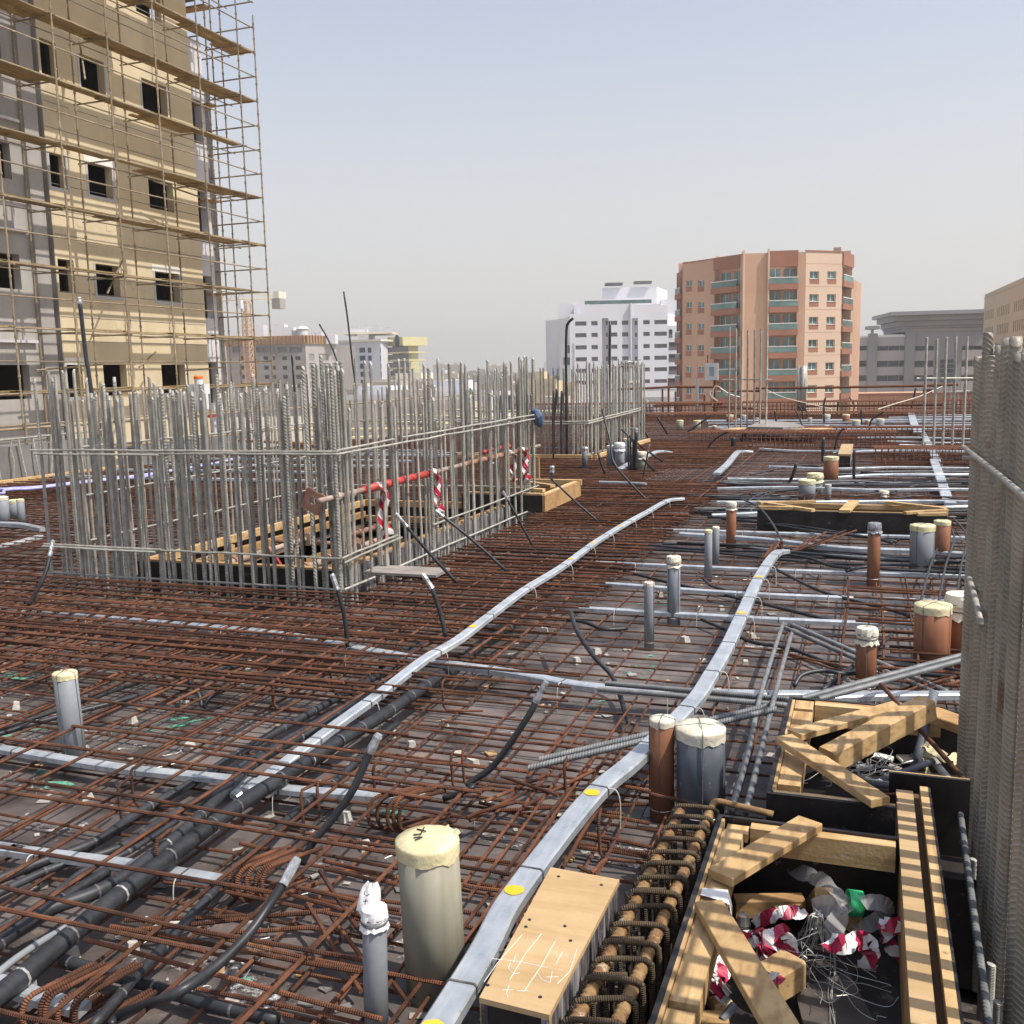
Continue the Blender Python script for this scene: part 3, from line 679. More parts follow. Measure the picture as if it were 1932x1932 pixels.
pipe('wide dark grey pipe with a pale lid, right of the pair by the timber boxes', 1321, 1550, 1372, 45, m_pdark, 'tape', m_tapew, wires=True)
pipe('slim grey pipe with pale tape top in front of the nearest thin cross duct', 1225, 1226, 1100, 9.5, m_pgrey, 'tape', m_tapew, wires=True)
pipe('medium grey pipe with a pale wrapped top behind the nearest thin cross duct', 1271, 1180, 1051, 12.5, m_pgrey, 'wrap', wires=True)
pipe('slim blue grey pipe left of a pair behind the main duct', 1336, 1097, 1001, 7.3, m_pgrey)
pipe('slim grey pipe right of a pair behind the main duct', 1350, 1070, 995, 6.7, m_pgrey, 'tape', m_tapew)
pipe('slim terracotta pipe with a pale wrapped top standing left of the rusty ties', 1379, 1040, 948, 9.2, m_pterr, 'wrap')
pipe('tall terracotta pipe with foil wrapped top in front of the narrow form', 1647, 1105, 988, 11.5, m_pterr, 'wrap', m_foil, wires=True)
pipe('wide grey pipe with cream tape beside a terracotta pipe in front of the narrow form', 1737.6, 1087, 991, 22, m_pgrey, wires=True)
pipe('terracotta pipe with cream tape behind the wide grey pipe', 1775, 1068, 983, 15, m_pterr, wires=True)
pipe('fattest terracotta pipe with a flat cream tape lid, by the column', 1756, 1268, 1141, 32.5, m_pterr, wires=True)
pipe('fat terracotta pipe with a pale cloth top touching the column', 1811, 1256, 1122, 28.5, m_pterr, 'wrap')
pipe('terracotta pipe bound with white paper behind the near timber box', 1632.5, 1309, 1186, 18, m_pterr, 'wrap', wires=True)
pipe('terracotta pipe with dripping cream tape beside the small wooden box', 1567, 919.6, 862, 13.5, m_pterr)
pipe('short wide grey pipe with cream cap, front one of a pair by the narrow form', 1522, 945, 906, 15.5, m_pgrey)
pipe('grey pipe with lumpy cream cap, rear one of a pair by the narrow form', 1537, 938, 893.5, 14, m_pgrey, 'wrap', m_tapey)
pipe('thin grey pipe with a white end behind the narrow form', 1561.6, 950, 914, 6, m_pgrey, 'ring')
pipe('short grey pipe with pale wrapped top behind the narrow form', 1667, 953, 927, 8.5, m_pgrey, 'wrap')
for (lab, cx, by, ty, hw, mt, cp, cm) in (
        ('greenish pipe with cream tape beyond the brown beam cage, left of two', 1282.6, 812, 793, 6.8, m_pbeige, 'tape', None),
        ('greenish pipe with cream tape beyond the brown beam cage, right of two', 1315, 812, 793.5, 7, m_pbeige, 'tape', None),
        ('small terracotta pipe on the edge of the brown beam cage', 1348, 817, 803.5, 4.2, m_pterr, 'tape', m_tapew),
        ('terracotta pipe with a cream dripping cap among the thin rear bars', 1377, 805, 783, 6.5, m_pterr, 'tape', None),
        ('far grey pipe right behind the thin rear bars', 1404, 802, 783.5, 5.2, m_pgrey, 'tape', m_tapew),
        ('very thin far grey pipe between two wider pipes by the rear bars', 1392.7, 801, 790, 3, m_pgrey, 'ring', None),
        ('small far grey pipe by the lying grey board', 1428.8, 799, 788.5, 3.6, m_pgrey, 'ring', None),
        ('small brownish pipe beyond the lying grey board', 1528, 805, 788, 3.6, m_pbeige, 'ring', None),
        ('far grey pipe with a white cap and a thin companion', 1559, 801, 782.5, 7, m_pgrey, 'tape', m_tapew),
        ('small brown pipe with cream cap in front of a grey one', 1559.7, 821, 803, 4.2, m_pterr, 'tape', None),
        ('far terracotta pipe with a taped top before the orange building', 1596, 806, 782, 6.6, m_pterr, 'tape', None),
        ('far wide grey pipe with cream tape, left of a small terracotta one', 1615, 815, 793, 7.6, m_pgrey, 'tape', None),
        ('small far terracotta pipe between two wide grey pipes', 1636, 812, 792.5, 4.6, m_pterr, 'tape', m_tapew),
        ('far wide grey pipe with a pale rim, right of the small terracotta one', 1660, 815, 790.5, 7.6, m_pgrey, 'tape', m_tapew),
        ('thin grey pipe at the far right just left of the column', 1839, 780, 749, 4.2, m_pgrey, 'ring', None),
        ('slim grey pipe left of the white wrapped pipe by the rear cage', 1154, 881, 841, 9, m_pgrey, 'tape', m_tapew),
        ('fat grey pipe with a billowing white plastic bag on top by the rear cage', 1169, 882, 836, 9.5, m_pgrey, 'wrap', m_paper),
        ('grey pipe with cream tape behind the plastic bag pipe', 1183, 874, 828, 7, m_pgrey, 'tape', None),
        ('pale pipe with a cream wrapped top beside the upright black conduits', 1210.5, 889, 853, 9.5, m_pbeige, 'wrap', None),
        ('narrow brownish pipe hidden behind the upright black conduits', 1198, 886, 849, 6, m_pterr, 'wrap', None),
        ('pale grey pipe cut by the left edge of the picture', 6, 990, 938, 13, m_pgrey, 'tape', m_tapew),
        ('grey pipe with cream tape second from the left edge', 29, 977, 944, 11, m_pgrey, 'tape', None),
        ('slim grey pipe with dripping cream tape third from the left edge', 42, 989, 943, 7, m_pgrey, 'tape', None),
        ('pale grey pipe standing inside the lift cage behind the red tube', 930.6, 900, 873.5, 9, m_pgrey, 'ring', None),
        ('thin pale pipe at the far deck edge, left of two', 1220.5, 787, 755, 3, m_pgrey, 'ring', None),
        ('thin blue grey pipe at the far deck edge, right of two', 1228.5, 781, 762.5, 3.6, m_pgrey, 'ring', None)):
    pipe(lab, cx, by, ty, hw, mt, cp, cm, z0=.2 if ('rear cage' in lab or 'upright black' in lab or 'left edge' in lab or 'plastic bag' in lab) else 0.)

# ------------------------------------------------------------------ black conduits and pipes
def conduit(label, pts, r=.011, material=None, foil=0, group='black conduits', cat='conduit', joints=0, n=6, endcap=False, name='conduit'):
    P = smooth_path(pts, n); root = empty(name, P[0], label, cat, group)
    o = MB().tube(P, r, 8).build('conduit_tube', material or m_cond, root, smooth=True)
    if foil:
        a, b = P[-1], P[-1] + (P[-2]-P[-1]).normalized()*foil
        mb = MB(); k = 5
        mb.tube([b.lerp(a, i/k) for i in range(k+1)] + [a + (a-b).normalized()*.012], [r*1.15*(1 + J(.12)) for i in range(k+1)] + [r*.9], 7)
        mb.build('foil_end', m_foil, root)
    if joints:
        L = 0; nxt = joints*R.random()
        for a, b in zip(P, P[1:]):
            d = (b-a).length
            while nxt < L + d:
                p = a.lerp(b, (nxt-L)/d); t = (b-a).normalized()
                MB().tube([p - t*.004, p + t*.004], r*1.04, 10).build('binding', R.choice((m_strap,)*9 + (m_wire,)), root); nxt += joints*R.uniform(.7, 1.3)
            L += d
    return root
def rise(pts, Ys):                                                 # picture points lifted at given distances: a tube standing up from the mat
    return [qY(t, x, y, Y) for (t, x, y), Y in zip(pts, Ys)]
def stand(label, base, zb, pts, dY=0., r=.011, foil=0, **k):        # base point on the mat, then points in the same upright plane
    b = q(*base, zb); n = len(pts); P = [b] + [qY(*p, b.y + dY*(i+1)/n) for i, p in enumerate(pts)]
    return conduit(label, P, r, foil=foil, **k)
stand('curved black conduit with a foil tip standing in front of the lift cage corner', (7, 762, 945), .14, [(7, 745, 760), (7, 710, 600), (7, 655, 440)], 0, .014, .09)
stand('black conduit with a foil tip rising out of the longest duct', (7, 1455, 870), .24, [(7, 1410, 680), (7, 1350, 520), (7, 1300, 440)], 0, .014, .09)
stand('straight black conduit leaning left over the plywood board beside the cage', (3, 1680, 1870), .2, [(3, 1460, 1670), (3, 1235, 1490)], -.15, .012, .07)
stand('straight black conduit with foil end leaning in front of the red white tape', (3, 1370, 1945), .2, [(3, 1180, 1740), (3, 985, 1510)], -.15, .013, .12)
stand('short black conduit leaning at the far end of the cage', (3, 1845, 1715), .2, [(3, 1760, 1560), (3, 1655, 1370)], -.1, .011, .08)
stand('black conduit leaning over the small timber opening behind the cage', (8, 840, 540), .2, [(8, 680, 400), (8, 505, 235)], -.1, .011)
stand('long bent conduit leaning past the grey pipes of the rear cage', (19, 1160, 1360), .2, [(19, 900, 1090), (19, 690, 820), (19, 640, 520), (19, 580, 280), (19, 530, 80)], .6, .014)
stand('grey conduit with a white end standing in front of the upright black conduits', (19, 1100, 1060), .2, [(19, 1140, 850), (19, 1195, 580)], 0, .012, .1, material=m_cond2)
stand('bent dark conduit tied to the left corner of the lift cage', (6, 200, 655), .2, [(6, 300, 470), (6, 345, 330), (6, 372, 200)], .25, .013, .12, material=m_cond2)
b = q(2, 575, 735, .2)
P_ = [atY(172, 735, 8.6), atY(163, 680, 8.6), atY(155, 610, 8.6), atY(149.5, 563, 8.6)]
P_.insert(0, Vector((P_[0].x + .05, 8.6, .1)))
conduit('tall dark pole with a pale cap rising from the left part of the lift cage', P_, .022, endcap=True, foil=.06, n=2)
for (lab, pts, yy) in (('thin black rod sticking far above the lift cage', [(21, 1340, 1100), (21, 1300, 750), (21, 1255, 330), (21, 1205, -30)], 10.9),
                       ('thin black rod bent to the left above the lift cage', [(21, 1150, 950), (21, 1130, 720), (21, 1040, 500), (21, 940, 325)], 10.9),
                       ('short thin black rod between the tallest corner bars', [(21, 660, 900), (21, 650, 760), (21, 640, 660)], 7.2)):
    t = [qY(*p, yy) for p in pts]; t.insert(0, Vector((t[0].x + .02, yy, .2)))
    conduit(lab, t, .011 if yy > 8 else .009, n=3)
bb = q(20, 350, 1900, .2)
def far_rod(label, px, yy, r=.03, **k):
    t = [qY(*p, yy) for p in px]; t.insert(0, Vector((t[0].x, yy, .15))); conduit(label, t, r, n=4, **k)
far_rod('black conduit with a hooked top standing in front of the white building', [(20, 345, 1800), (20, 340, 1150), (20, 345, 680), (20, 370, 570), (20, 435, 505)], 17.0, .024)
far_rod('straight black conduit in front of the middle of the white building', [(20, 918, 1700), (20, 925, 1150), (20, 930, 540)], 20.0, .028)
far_rod('stout black conduit, left of the hooked one, tilting right', [(20, 172, 1900), (20, 195, 1700), (20, 217, 1455)], 16.9, .024)
far_rod('short black conduit just left of the tilting one', [(20, 165, 1900), (20, 168, 1700), (20, 172, 1470)], 16.7, .02)
far_rod('black conduit close to the right of the hooked one', [(20, 275, 1900), (20, 278, 1700), (20, 282, 1480)], 16.9, .022)
for (lab, x0, x1, yt) in (('leftmost upright black conduit in the bundle by the rear cage pipes', 905, 890, 430), ('second upright black conduit in the bundle by the rear cage pipes', 935, 925, 440), ('thick upright black conduit at the right of the bundle by the rear cage pipes', 1005, 1005, 350), ('thin upright black conduit inside the bundle by the rear cage pipes', 970, 965, 520)):
    base = q(19, x0, 965, .2); conduit(lab, [base, qY(19, (x0+x1)/2, 700, base.y), qY(19, x1, yt, base.y)], .028 if 'thick' in lab else .016, n=3, foil=.06 if 'thick' in lab else 0)
# foreground curves
c = q(10, 870, 1855, .10)
conduit('fat black hose curving up to a foil tip in the foreground', [c + Vector((-.02, -.03, -.02)), c, qY(10, 1200, 1735, 1.83), qY(10, 1500, 1545, 1.95), qY(10, 1750, 1300, 2.08), qY(10, 1890, 1105, 2.16), qY(11, 330, 905, 2.22), qY(11, 395, 790, 2.26)], .0135, m_cond, foil=.07)
c = q(11, 440, 800, .12)
conduit('black hose rising to a grey tip over the big black pipe', [c, qY(11, 520, 650, c.y + .02), qY(11, 660, 480, c.y + .05), qY(11, 800, 280, c.y + .09), qY(11, 900, 60, c.y + .12), qY(7, 975, 1580, c.y + .14)], [.0135]*0 or .0135, m_cond, foil=.06)
c = q(11, 1440, 345, .12)
conduit('black hose bowing up to the right, with a foil tip under the crossing duct', [c, qY(11, 1640, 265, c.y + .02), qY(7, 1620, 1905, c.y + .06), qY(7, 1800, 1770, c.y + .1), qY(8, 340, 1925, c.y + .13), qY(8, 400, 1810, c.y + .15), qY(8, 465, 1690, c.y + .16)], .0125, m_cond, foil=.08)
conduit('S shaped grey black conduit between the crossing ducts', [q(8, 645, 1178, .30), q(8, 690, 1310, .27), q(8, 800, 1480, .2), q(8, 930, 1620, .12), q(8, 985, 1740, .07), q(8, 1030, 1890, .06), q(8, 1055, 1960, .06)], .0135, m_cond2)
conduit('short black conduit lying below the start of the second cross duct', [q(8, 590, 1232, .1), q(8, 740, 1250, .1), q(8, 880, 1300, .09), q(8, 1045, 1295, .08)], .0125)
conduit('black conduit lying from the dense bars to behind the medium grey pipe', [q(8, 1020, 890, .1), q(8, 1300, 962, .07), q(8, 1570, 1022, .07), q(8, 1840, 1085, .07)], .0125)
conduit('black conduit looping from the foot of the slim blue grey pipe', [q(8, 1580, 940, .1), q(8, 1640, 995, .07), q(8, 1770, 1032, .07), q(8, 1850, 1040, .07)], .011)
conduit('black conduit lying under the main duct left of the fat terracotta pipe', [q(8, 1570, 1232, .06), q(8, 1760, 1312, .06), q(8, 1932, 1392, .06), q(9, 260, 1430, .06), q(9, 450, 1500, .06), q(9, 700, 1610, .06)], .0125)
conduit('black conduit crossing right from the main duct, lower one of two', [q(9, 15, 1100, .09), q(9, 250, 1160, .08), q(9, 620, 1250, .08)], .0135)
conduit('long black conduit slanting right past the tall terracotta pipe', [q(9, 150, 860, .1), q(9, 450, 1012, .09), q(9, 700, 1092, .09), q(9, 950, 1152, .09), q(9, 1140, 1212, .08)], .0125)
conduit('black conduit dropping from the left to the rusty hairpin ties', [q(9, -60, 380, .3), q(9, 60, 440, .3), q(9, 150, 545, .24), q(9, 228, 685, .16)], .011)
conduit('black hose hooking round in front of the paper bound pipe', [q(9, 310, 1700, .08), q(9, 370, 1622, .12), q(9, 520, 1592, .13), q(9, 640, 1612, .12), q(9, 770, 1612, .1)], .012)
conduit('dark pipe slanting behind the paper bound pipe', [q(9, 1000, 1340, .10), q(9, 880, 1440, .08), q(9, 700, 1582, .07), q(9, 510, 1730, .06)], .013, m_cond2)
conduit('black conduit at the foot of the fattest terracotta pipe, upper one', [q(9, 890, 1490, .08), q(9, 1100, 1520, .08), q(9, 1330, 1560, .08), q(9, 1560, 1620, .08)], .012)
conduit('black conduit at the foot of the fattest terracotta pipe, lower one', [q(9, 900, 1560, .08), q(9, 1200, 1612, .08), q(9, 1560, 1645, .08)], .014)
conduit('black elbow conduit turned up in front of the far strip', [q(9, -50, 300, .08), q(9, 60, 298, .08), q(9, 200, 292, .08), q(9, 262, 270, .1), qY(9, 298, 220, q(9, 262, 270, .1).y), qY(9, 325, 130, q(9, 262, 270, .1).y)], .022)
conduit('upper of two black tubes running right from behind the lone grey pipe', [q(6, -300, 1600, .13), q(6, 0, 1520, .13), q(6, 400, 1392, .13), q(6, 840, 1240, .12), q(6, 1095, 1160, .1)], .011)
conduit('lower of two black tubes running right from behind the lone grey pipe', [q(6, -300, 1640, .13), q(6, 0, 1555, .13), q(6, 420, 1432, .13), q(6, 900, 1308, .13), q(6, 1380, 1152, .12), q(6, 1760, 1060, .1)], .013, joints=.5)
conduit('looped black conduit right of the two black tubes, left leg', [q(6, 1200, 1135, .12), q(6, 1330, 1195, .14), q(6, 1400, 1270, .1), q(6, 1425, 1365, .04)], .011, m_cond2)
conduit('looped black conduit right of the two black tubes, right leg', [q(6, 1440, 1375, .04), q(6, 1490, 1290, .09), q(6, 1640, 1222, .12)], .011, m_cond2)
# bundle of black pipes running away at lower left
G_ = 'black pipes running away in a bundle at lower left'
conduit('largest black pipe of the bundle, right along the longest duct', [q(10, x, y, .135) for x, y in ((-300, 1960), (60, 1680), (400, 1390), (870, 1000), (1320, 660), (1560, 480), (1800, 310))] + [q(7, x, y, .135) for x, y in ((270, 1885), (500, 1735), (720, 1597), (1000, 1432), (1300, 1226), (1420, 1135))], .030, m_cond2, group=G_, joints=.22, cat='pipe')
conduit('second largest black pipe, left of the longest duct', [q(10, -200, 1520, .135), q(10, 260, 1165, .135), q(10, 700, 990, .135), q(10, 1000, 800, .135), q(10, 1400, 480, .135), q(7, 100, 1760, .135), q(7, 520, 1530, .135), q(7, 980, 1260, .135), q(7, 1200, 1130, .135)], .023, m_cond2, group=G_, joints=.3, cat='pipe')
conduit('black pipe with many bands, left edge of the bundle', [q(10, -200, 990, .06), q(10, 210, 820, .06), q(10, 690, 640, .06), q(10, 980, 440, .06), q(10, 1360, 230, .06), q(7, 0, 1690, .06), q(7, 530, 1390, .07), q(7, 1000, 1130, .08), q(7, 1300, 920, .1)], .020, m_cond2, group=G_, joints=.3, cat='pipe')
conduit('slim black pipe right of the one with many bands', [q(10, -100, 1050, .05), q(10, 380, 830, .05), q(10, 830, 690, .05), q(10, 1130, 500, .05), q(10, 1570, 250, .05), q(7, 0, 1790, .06), q(7, 680, 1390, .065), q(7, 1150, 1100, .08)], .015, m_cond2, group=G_, joints=.35, cat='pipe')
conduit('thin black pipe under the lower left duct, left one', [q(10, -100, 1300, .05), q(10, 290, 1080, .05), q(10, 590, 850, .05), q(10, 900, 720, .05), q(10, 1250, 500, .05)], .011, m_cond2, group=G_, joints=.4, cat='pipe')
conduit('thin black pipe under the lower left duct, right one', [q(10, -100, 1370, .05), q(10, 180, 1210, .05), q(10, 480, 1020, .05), q(10, 760, 850, .05)], .018, m_cond2, group=G_, joints=.35, cat='pipe')
conduit('shiny slim grey pipe beside the largest black pipe', [q(10, -60, 1610, .12), q(10, 100, 1480, .11), q(10, 300, 1345, .1), q(10, 450, 1260, .09), q(10, 640, 1140, .08)], .011, m_pgrey, group=G_, cat='pipe')
conduit('black pipe right of the largest one, slipping under it', [q(10, 640, 1960, .09), q(10, 970, 1590, .09), q(10, 1240, 1290, .09), q(10, 1500, 1010, .09), q(10, 1760, 740, .085), q(11, 250, 580, .08), q(11, 430, 400, .08), q(11, 700, 200, .07), q(7, 1000, 1570, .07), q(7, 1110, 1480, .06)], .0155, m_cond2, group=G_, joints=.25, cat='pipe')
conduit('black pipe crossing low at the bottom edge under the fat hose', [q(10, 440, 1480, .05), q(10, 780, 1580, .05), q(10, 1150, 1690, .05), q(10, 1500, 1800, .05), q(10, 1960, 1900, .05)], .018, m_cond2, group=G_, joints=.3, cat='pipe')
conduit('black pipe beside the largest one beyond the crossing duct', [q(7, 1200, 1290, .06), q(7, 1420, 1180, .06), q(7, 1700, 930, .06), q(7, 1932, 790, .06)], .024, m_cond2, group=G_, joints=.3, cat='pipe')
conduit('upper black pipe passing under the crossing duct toward the dense bars', [q(7, 1000, 1080, .06), q(7, 1250, 920, .06), q(7, 1480, 820, .06)], .018, m_cond2, group=G_, joints=.2, cat='pipe')
# far small conduits
for (lab, pts, r) in (
        ('black conduit leaning right beside the brown beam cage', [(17, 195, 655), (17, 130, 550), (17, 75, 460)], .02),
        ('black conduit leaning left over the brown beam cage', [(17, 420, 625), (17, 560, 530), (17, 690, 440)], .02),
        ('black conduit arching low left of the thin rear bars', [(17, 630, 860), (17, 680, 760), (17, 780, 670), (17, 890, 620)], .018),
        ('thick black conduit sleeve left of a pair by the thin rear bars', [(17, 945, 835), (17, 940, 760), (17, 938, 690)], .05),
        ('thick black conduit sleeve leaning right of a pair by the thin rear bars', [(17, 1020, 780), (17, 1045, 700), (17, 1072, 620)], .05),
        ('curved black conduit standing right of the lying grey board', [(17, 1718, 650), (17, 1720, 570), (17, 1690, 490), (17, 1635, 370)], .018),
        ('thin black conduit by the bundled grey tubes, left one', [(17, 1725, 490), (17, 1715, 400), (17, 1670, 320)], .02),
        ('thin black conduit by the bundled grey tubes, right one', [(17, 1770, 450), (17, 1760, 390), (17, 1735, 340)], .02),
        ('tall black rod with a cream tip beside the dripping terracotta pipe', [(18, 212, 960), (18, 212, 820), (18, 214, 690)], .03),
        ('black rod standing at the small wooden box', [(18, 560, 1150), (18, 562, 1000), (18, 568, 835)], .022),
        ('black rod behind the white capped far pipe', [(18, 224, 520), (18, 222, 380), (18, 225, 290), (18, 240, 240)], .025),
        ('thin black rod left of the first wide far pipe', [(18, 645, 540), (18, 643, 450), (18, 645, 370)], .025),
        ('black conduit curling behind the small far terracotta pipe', [(18, 755, 640), (18, 735, 580), (18, 760, 490), (18, 830, 440), (18, 900, 395)], .02),
        ('black conduit curving over beside the thin brown far pipe', [(18, 340, 830), (18, 370, 700), (18, 410, 620), (18, 460, 585)], .02),
        ('small black rod at the far deck edge left of the sunlit orange corner', [(17, 1425, 515), (17, 1412, 450), (17, 1408, 390)], .03),
        ('black rod before the orange building base', [(18, 370, 420), (18, 378, 340), (18, 385, 280)], .03),
        ('curved black rod before the brown low wall', [(18, 565, 360), (18, 545, 290), (18, 505, 235)], .03),
        ('rusty rod leaning before the grey office building', [(18, 1210, 360), (18, 1235, 240), (18, 1258, 130)], .035)):
    base = q(*pts[0], .15); conduit(lab, [base] + [qY(*p, base.y) for p in pts[1:]], r, n=4)
for i, (lab, pts) in enumerate((
        ('black pipe lying across the ducts by the narrow form, upper', [(9, 0, 210), (9, 300, 150), (9, 500, 150)]), ('black pipe lying across the ducts by the narrow form, lower', [(9, 0, 350), (9, 250, 320), (9, 520, 300)]),
        ('bunch of grey pipes crossing left of the narrow form, first', [(9, 0, 470), (9, 80, 370), (9, 150, 340)]), ('bunch of grey pipes crossing left of the narrow form, second', [(9, -60, 440), (9, 40, 360), (9, 110, 340)]),
        ('long dark pipe passing in front of the narrow form', [(9, -300, 510), (9, 300, 525), (9, 800, 545), (9, 1390, 560)]), ('dark pipe slanting down below the narrow form', [(9, -200, 520), (9, 300, 570), (9, 700, 630), (9, 1030, 685)]),
        ('second dark pipe slanting down below the narrow form', [(9, 60, 545), (9, 450, 610), (9, 820, 650), (9, 1000, 690)]), ('dark conduit low right of the tall terracotta pipe', [(9, 680, 890), (9, 820, 860), (9, 1000, 880), (9, 1560, 905)]),
        ('black conduit winding below the rusty ties', [(9, 240, 770), (9, 420, 800), (9, 560, 850), (9, 720, 870)]), ('black conduit beyond the narrow form, first', [(9, 700, 365), (9, 1000, 330), (9, 1300, 250)]),
        ('black conduit beyond the narrow form, second', [(9, 980, 380), (9, 1250, 360), (9, 1590, 400)]), ('black conduit beyond the narrow form, third', [(9, 700, 240), (9, 850, 310), (9, 1050, 360)]))):
    conduit(lab, [q(*p, .12) for p in pts], .014, R.choice((m_cond, m_cond2)), n=5)
mbk = [(.38, 3.9, .11), (1.5, 9.8, .12)]
for i in range(7):
    x = .55 + .11*i
    conduit('grey black pipe running away beside the column, %s from the left' % tones[i].replace('nearest', 'first'), [(x - .2, 6.9, .16), (x - .05, 8.4, .17), (x + .12, 9.9, .16), (x + .1, 11.2, .14)], .009, m_cond2, n=4)
for (lab, A_, B_, n_, sp) in (('tied bundle of black conduits lying in front of the narrow form', (-2.0, 9.2), (1.3, 8.75), 7, .05), ('tied bundle of black conduits beyond the narrow form', (-1.9, 11.4), (2.0, 12.0), 9, .07),
                         ('tied bundle of black conduits before the small wooden box', (-2.2, 14.2), (1.6, 14.9), 8, .09), ('tied bundle of grey black conduits left of the bend duct', (-3.3, 12.6), (-1.2, 12.9), 8, .05), ('tied bundle of black conduits right of the small wooden box', (-.4, 16.0), (3.2, 16.4), 7, .1)):
    root = empty('conduit_bundle', (A_[0], A_[1], 0), lab, 'conduit bundle', 'tied bundles of black conduits')
    for k in range(n_):
        a = Vector((A_[0] + J(.4), A_[1] + sp*(k - n_/2) + J(.05), .11 + J(.03))); b_ = Vector((B_[0] + J(.5), B_[1] + sp*(k - n_/2) + J(.25), .11 + J(.03)))
        MB().tube(smooth_path([a.lerp(b_, t) + Vector((0, J(.12), J(.02))) for t in (0, .25, .5, .75, 1)], 4), .0125, 7).build('conduit', R.choice((m_cond, m_cond2, m_steel)), root, smooth=True)
# lilac hoses left of the cage
conduit('lilac hose lying along the left side behind the lift cage, outer strand', [q(16, -300, 1200, .3), q(16, 0, 1222, .3), q(16, 150, 1215, .3), q(16, 350, 1205, .3), q(16, 600, 1175, .3), q(14, 20, 135, .3), q(14, 350, 100, .3), q(14, 650, 55, .3), q(14, 900, 12, .3), q(2, 1500, 1155, .3)], .024, m_purple, group='lilac hoses', cat='hose')
conduit('lilac hose looping at the left edge behind the lift cage, inner strand', [q(16, -200, 1250, .3), q(16, 20, 1262, .3), q(16, 40, 1235, .32), q(16, 150, 1222, .31), q(16, 340, 1212, .3), q(14, 200, 122, .3), q(14, 380, 112, .3), q(14, 500, 80, .3)], .02, m_purple, group='lilac hoses', cat='hose')

# ------------------------------------------------------------------ loose ribbed grey bars and thin grey tubes
m_big = ribbed('grey_bar_mesh', .0125, 1.0, .0115, m_steel, 9, .7)
def loose_bar(label, p0, p1, r=.0125, mesh=None, mtl=None):
    p0, p1 = Vector(p0), Vector(p1); d = p1 - p0
    o = inst('loose_bar', mesh or m_big, p0, rot=d.to_track_quat('Z', 'Y').to_euler(), scale=(r/.0125, r/.0125, d.length))
    return tag(o, label, 'reinforcing bar', 'loose ribbed grey bars')
ZB = .17
loose_bar('grey ribbed bar lying across the main duct, upper of two level ones', q(8, 890, 1682, ZB), q(9, 280, 1795, ZB))
loose_bar('grey ribbed bar lying across the main duct, lower of two level ones', q(8, 838, 1722, ZB), q(9, 265, 1840, ZB))
loose_bar('grey ribbed bar slanting up right to the column, upper of two', q(9, 360, 1790, .24), q(9, 1620, 1450, .24), .0135)
loose_bar('grey ribbed bar slanting up right to the column, lower of two', q(9, 480, 1795, .25), q(9, 1620, 1485, .25), .0135)
loose_bar('grey ribbed bar slanting down right behind the paper bound pipe, lower of two', q(9, 245, 1290, .12), q(9, 1290, 1745, .12))
loose_bar('grey ribbed bar slanting down right behind the paper bound pipe, upper of two', q(9, 300, 1272, .12), q(9, 1390, 1742, .12))
loose_bar('grey ribbed bar ending over the duct beside the brown pipe, lower of two', q(12, 340, 128, ZB), q(9, 190, 1862, .3))
loose_bar('grey ribbed bar ending over the duct beside the brown pipe, upper of two', q(12, 420, 68, ZB), q(9, 120, 1845, .3))
def thin_tube(label, pts, r, mtl=None): return conduit(label, pts, r, mtl or m_steel, group='thin grey tubes', cat='tube', n=3, joints=.5, name='grey_tube')
thin_tube('thin grey square tube running toward the dark grey pipe, left of two', [q(9, 232, 1258, .16), q(9, 150, 1510, .17), q(9, 70, 1775, .19), q(12, 1900, 0, .22), q(12, 1780, 430, .24)], .012)
thin_tube('thin grey square tube running toward the dark grey pipe, right of two', [q(9, 292, 1330, .16), q(9, 230, 1550, .17), q(9, 172, 1775, .19), q(12, 1990, 0, .22), q(12, 1880, 440, .24)], .012)

# ------------------------------------------------------------------ hairpins, chairs, spacers, paint
def hairpin(p, d, L, hgt, r=.0068, wide=.0, back=True):             # U bar lying along d with an upright bend at its end p
    d = Vector(d).normalized(); u = Vector((0, 0, 1)); b = []
    for k in range(7):
        a = math.pi*k/6; b.append(p + u*(hgt/2 - hgt/2*math.cos(a)) + d*(-hgt*.35*math.sin(a)))
    return [p + d*L*R.uniform(.8, 1.1)] + b + [p + u*hgt + d*L*R.uniform(.55, .9)]
def hairpins(label, pa, pb, n, d, L, hgt):
    root = empty('hairpin_bars', (Vector(pa) + Vector(pb))/2, label, 'hairpin bars', 'rows of bent hairpin bars')
    for i in range(n):
        p = Vector(pa).lerp(Vector(pb), i/(n-1)) + Vector((J(.012), J(.012), J(.006)))
        MB().tube(hairpin(p, Vector(d) + Vector((J(.08), J(.08), 0)), L, hgt), .0075, 7).build('hairpin', m_rust, root, smooth=True)
    return root
hairpins('row of rusty hairpin bars at the bottom left corner', q(10, 290, 1950, .05), q(10, 650, 1960, .04), 6, (.45, .9, .06), .20, .10)
hairpins('row of rusty hairpin bars around the middle duct end, left of the thick greenish pipe', q(11, 10, 1040, .05), q(11, 240, 1060, .05), 6, (.55, .8, .05), .20, .12)
hairpins('row of rusty hairpin bars behind the thick greenish pipe', q(11, 1000, 560, .06), q(11, 1230, 570, .06), 5, (.75, .8, .05), .22, .13)
root = empty('hairpin_bars', q(9, 160, 750, .1), 'sheaf of rusty hairpin ties where the main duct ends', 'hairpin bars', 'rows of bent hairpin bars')
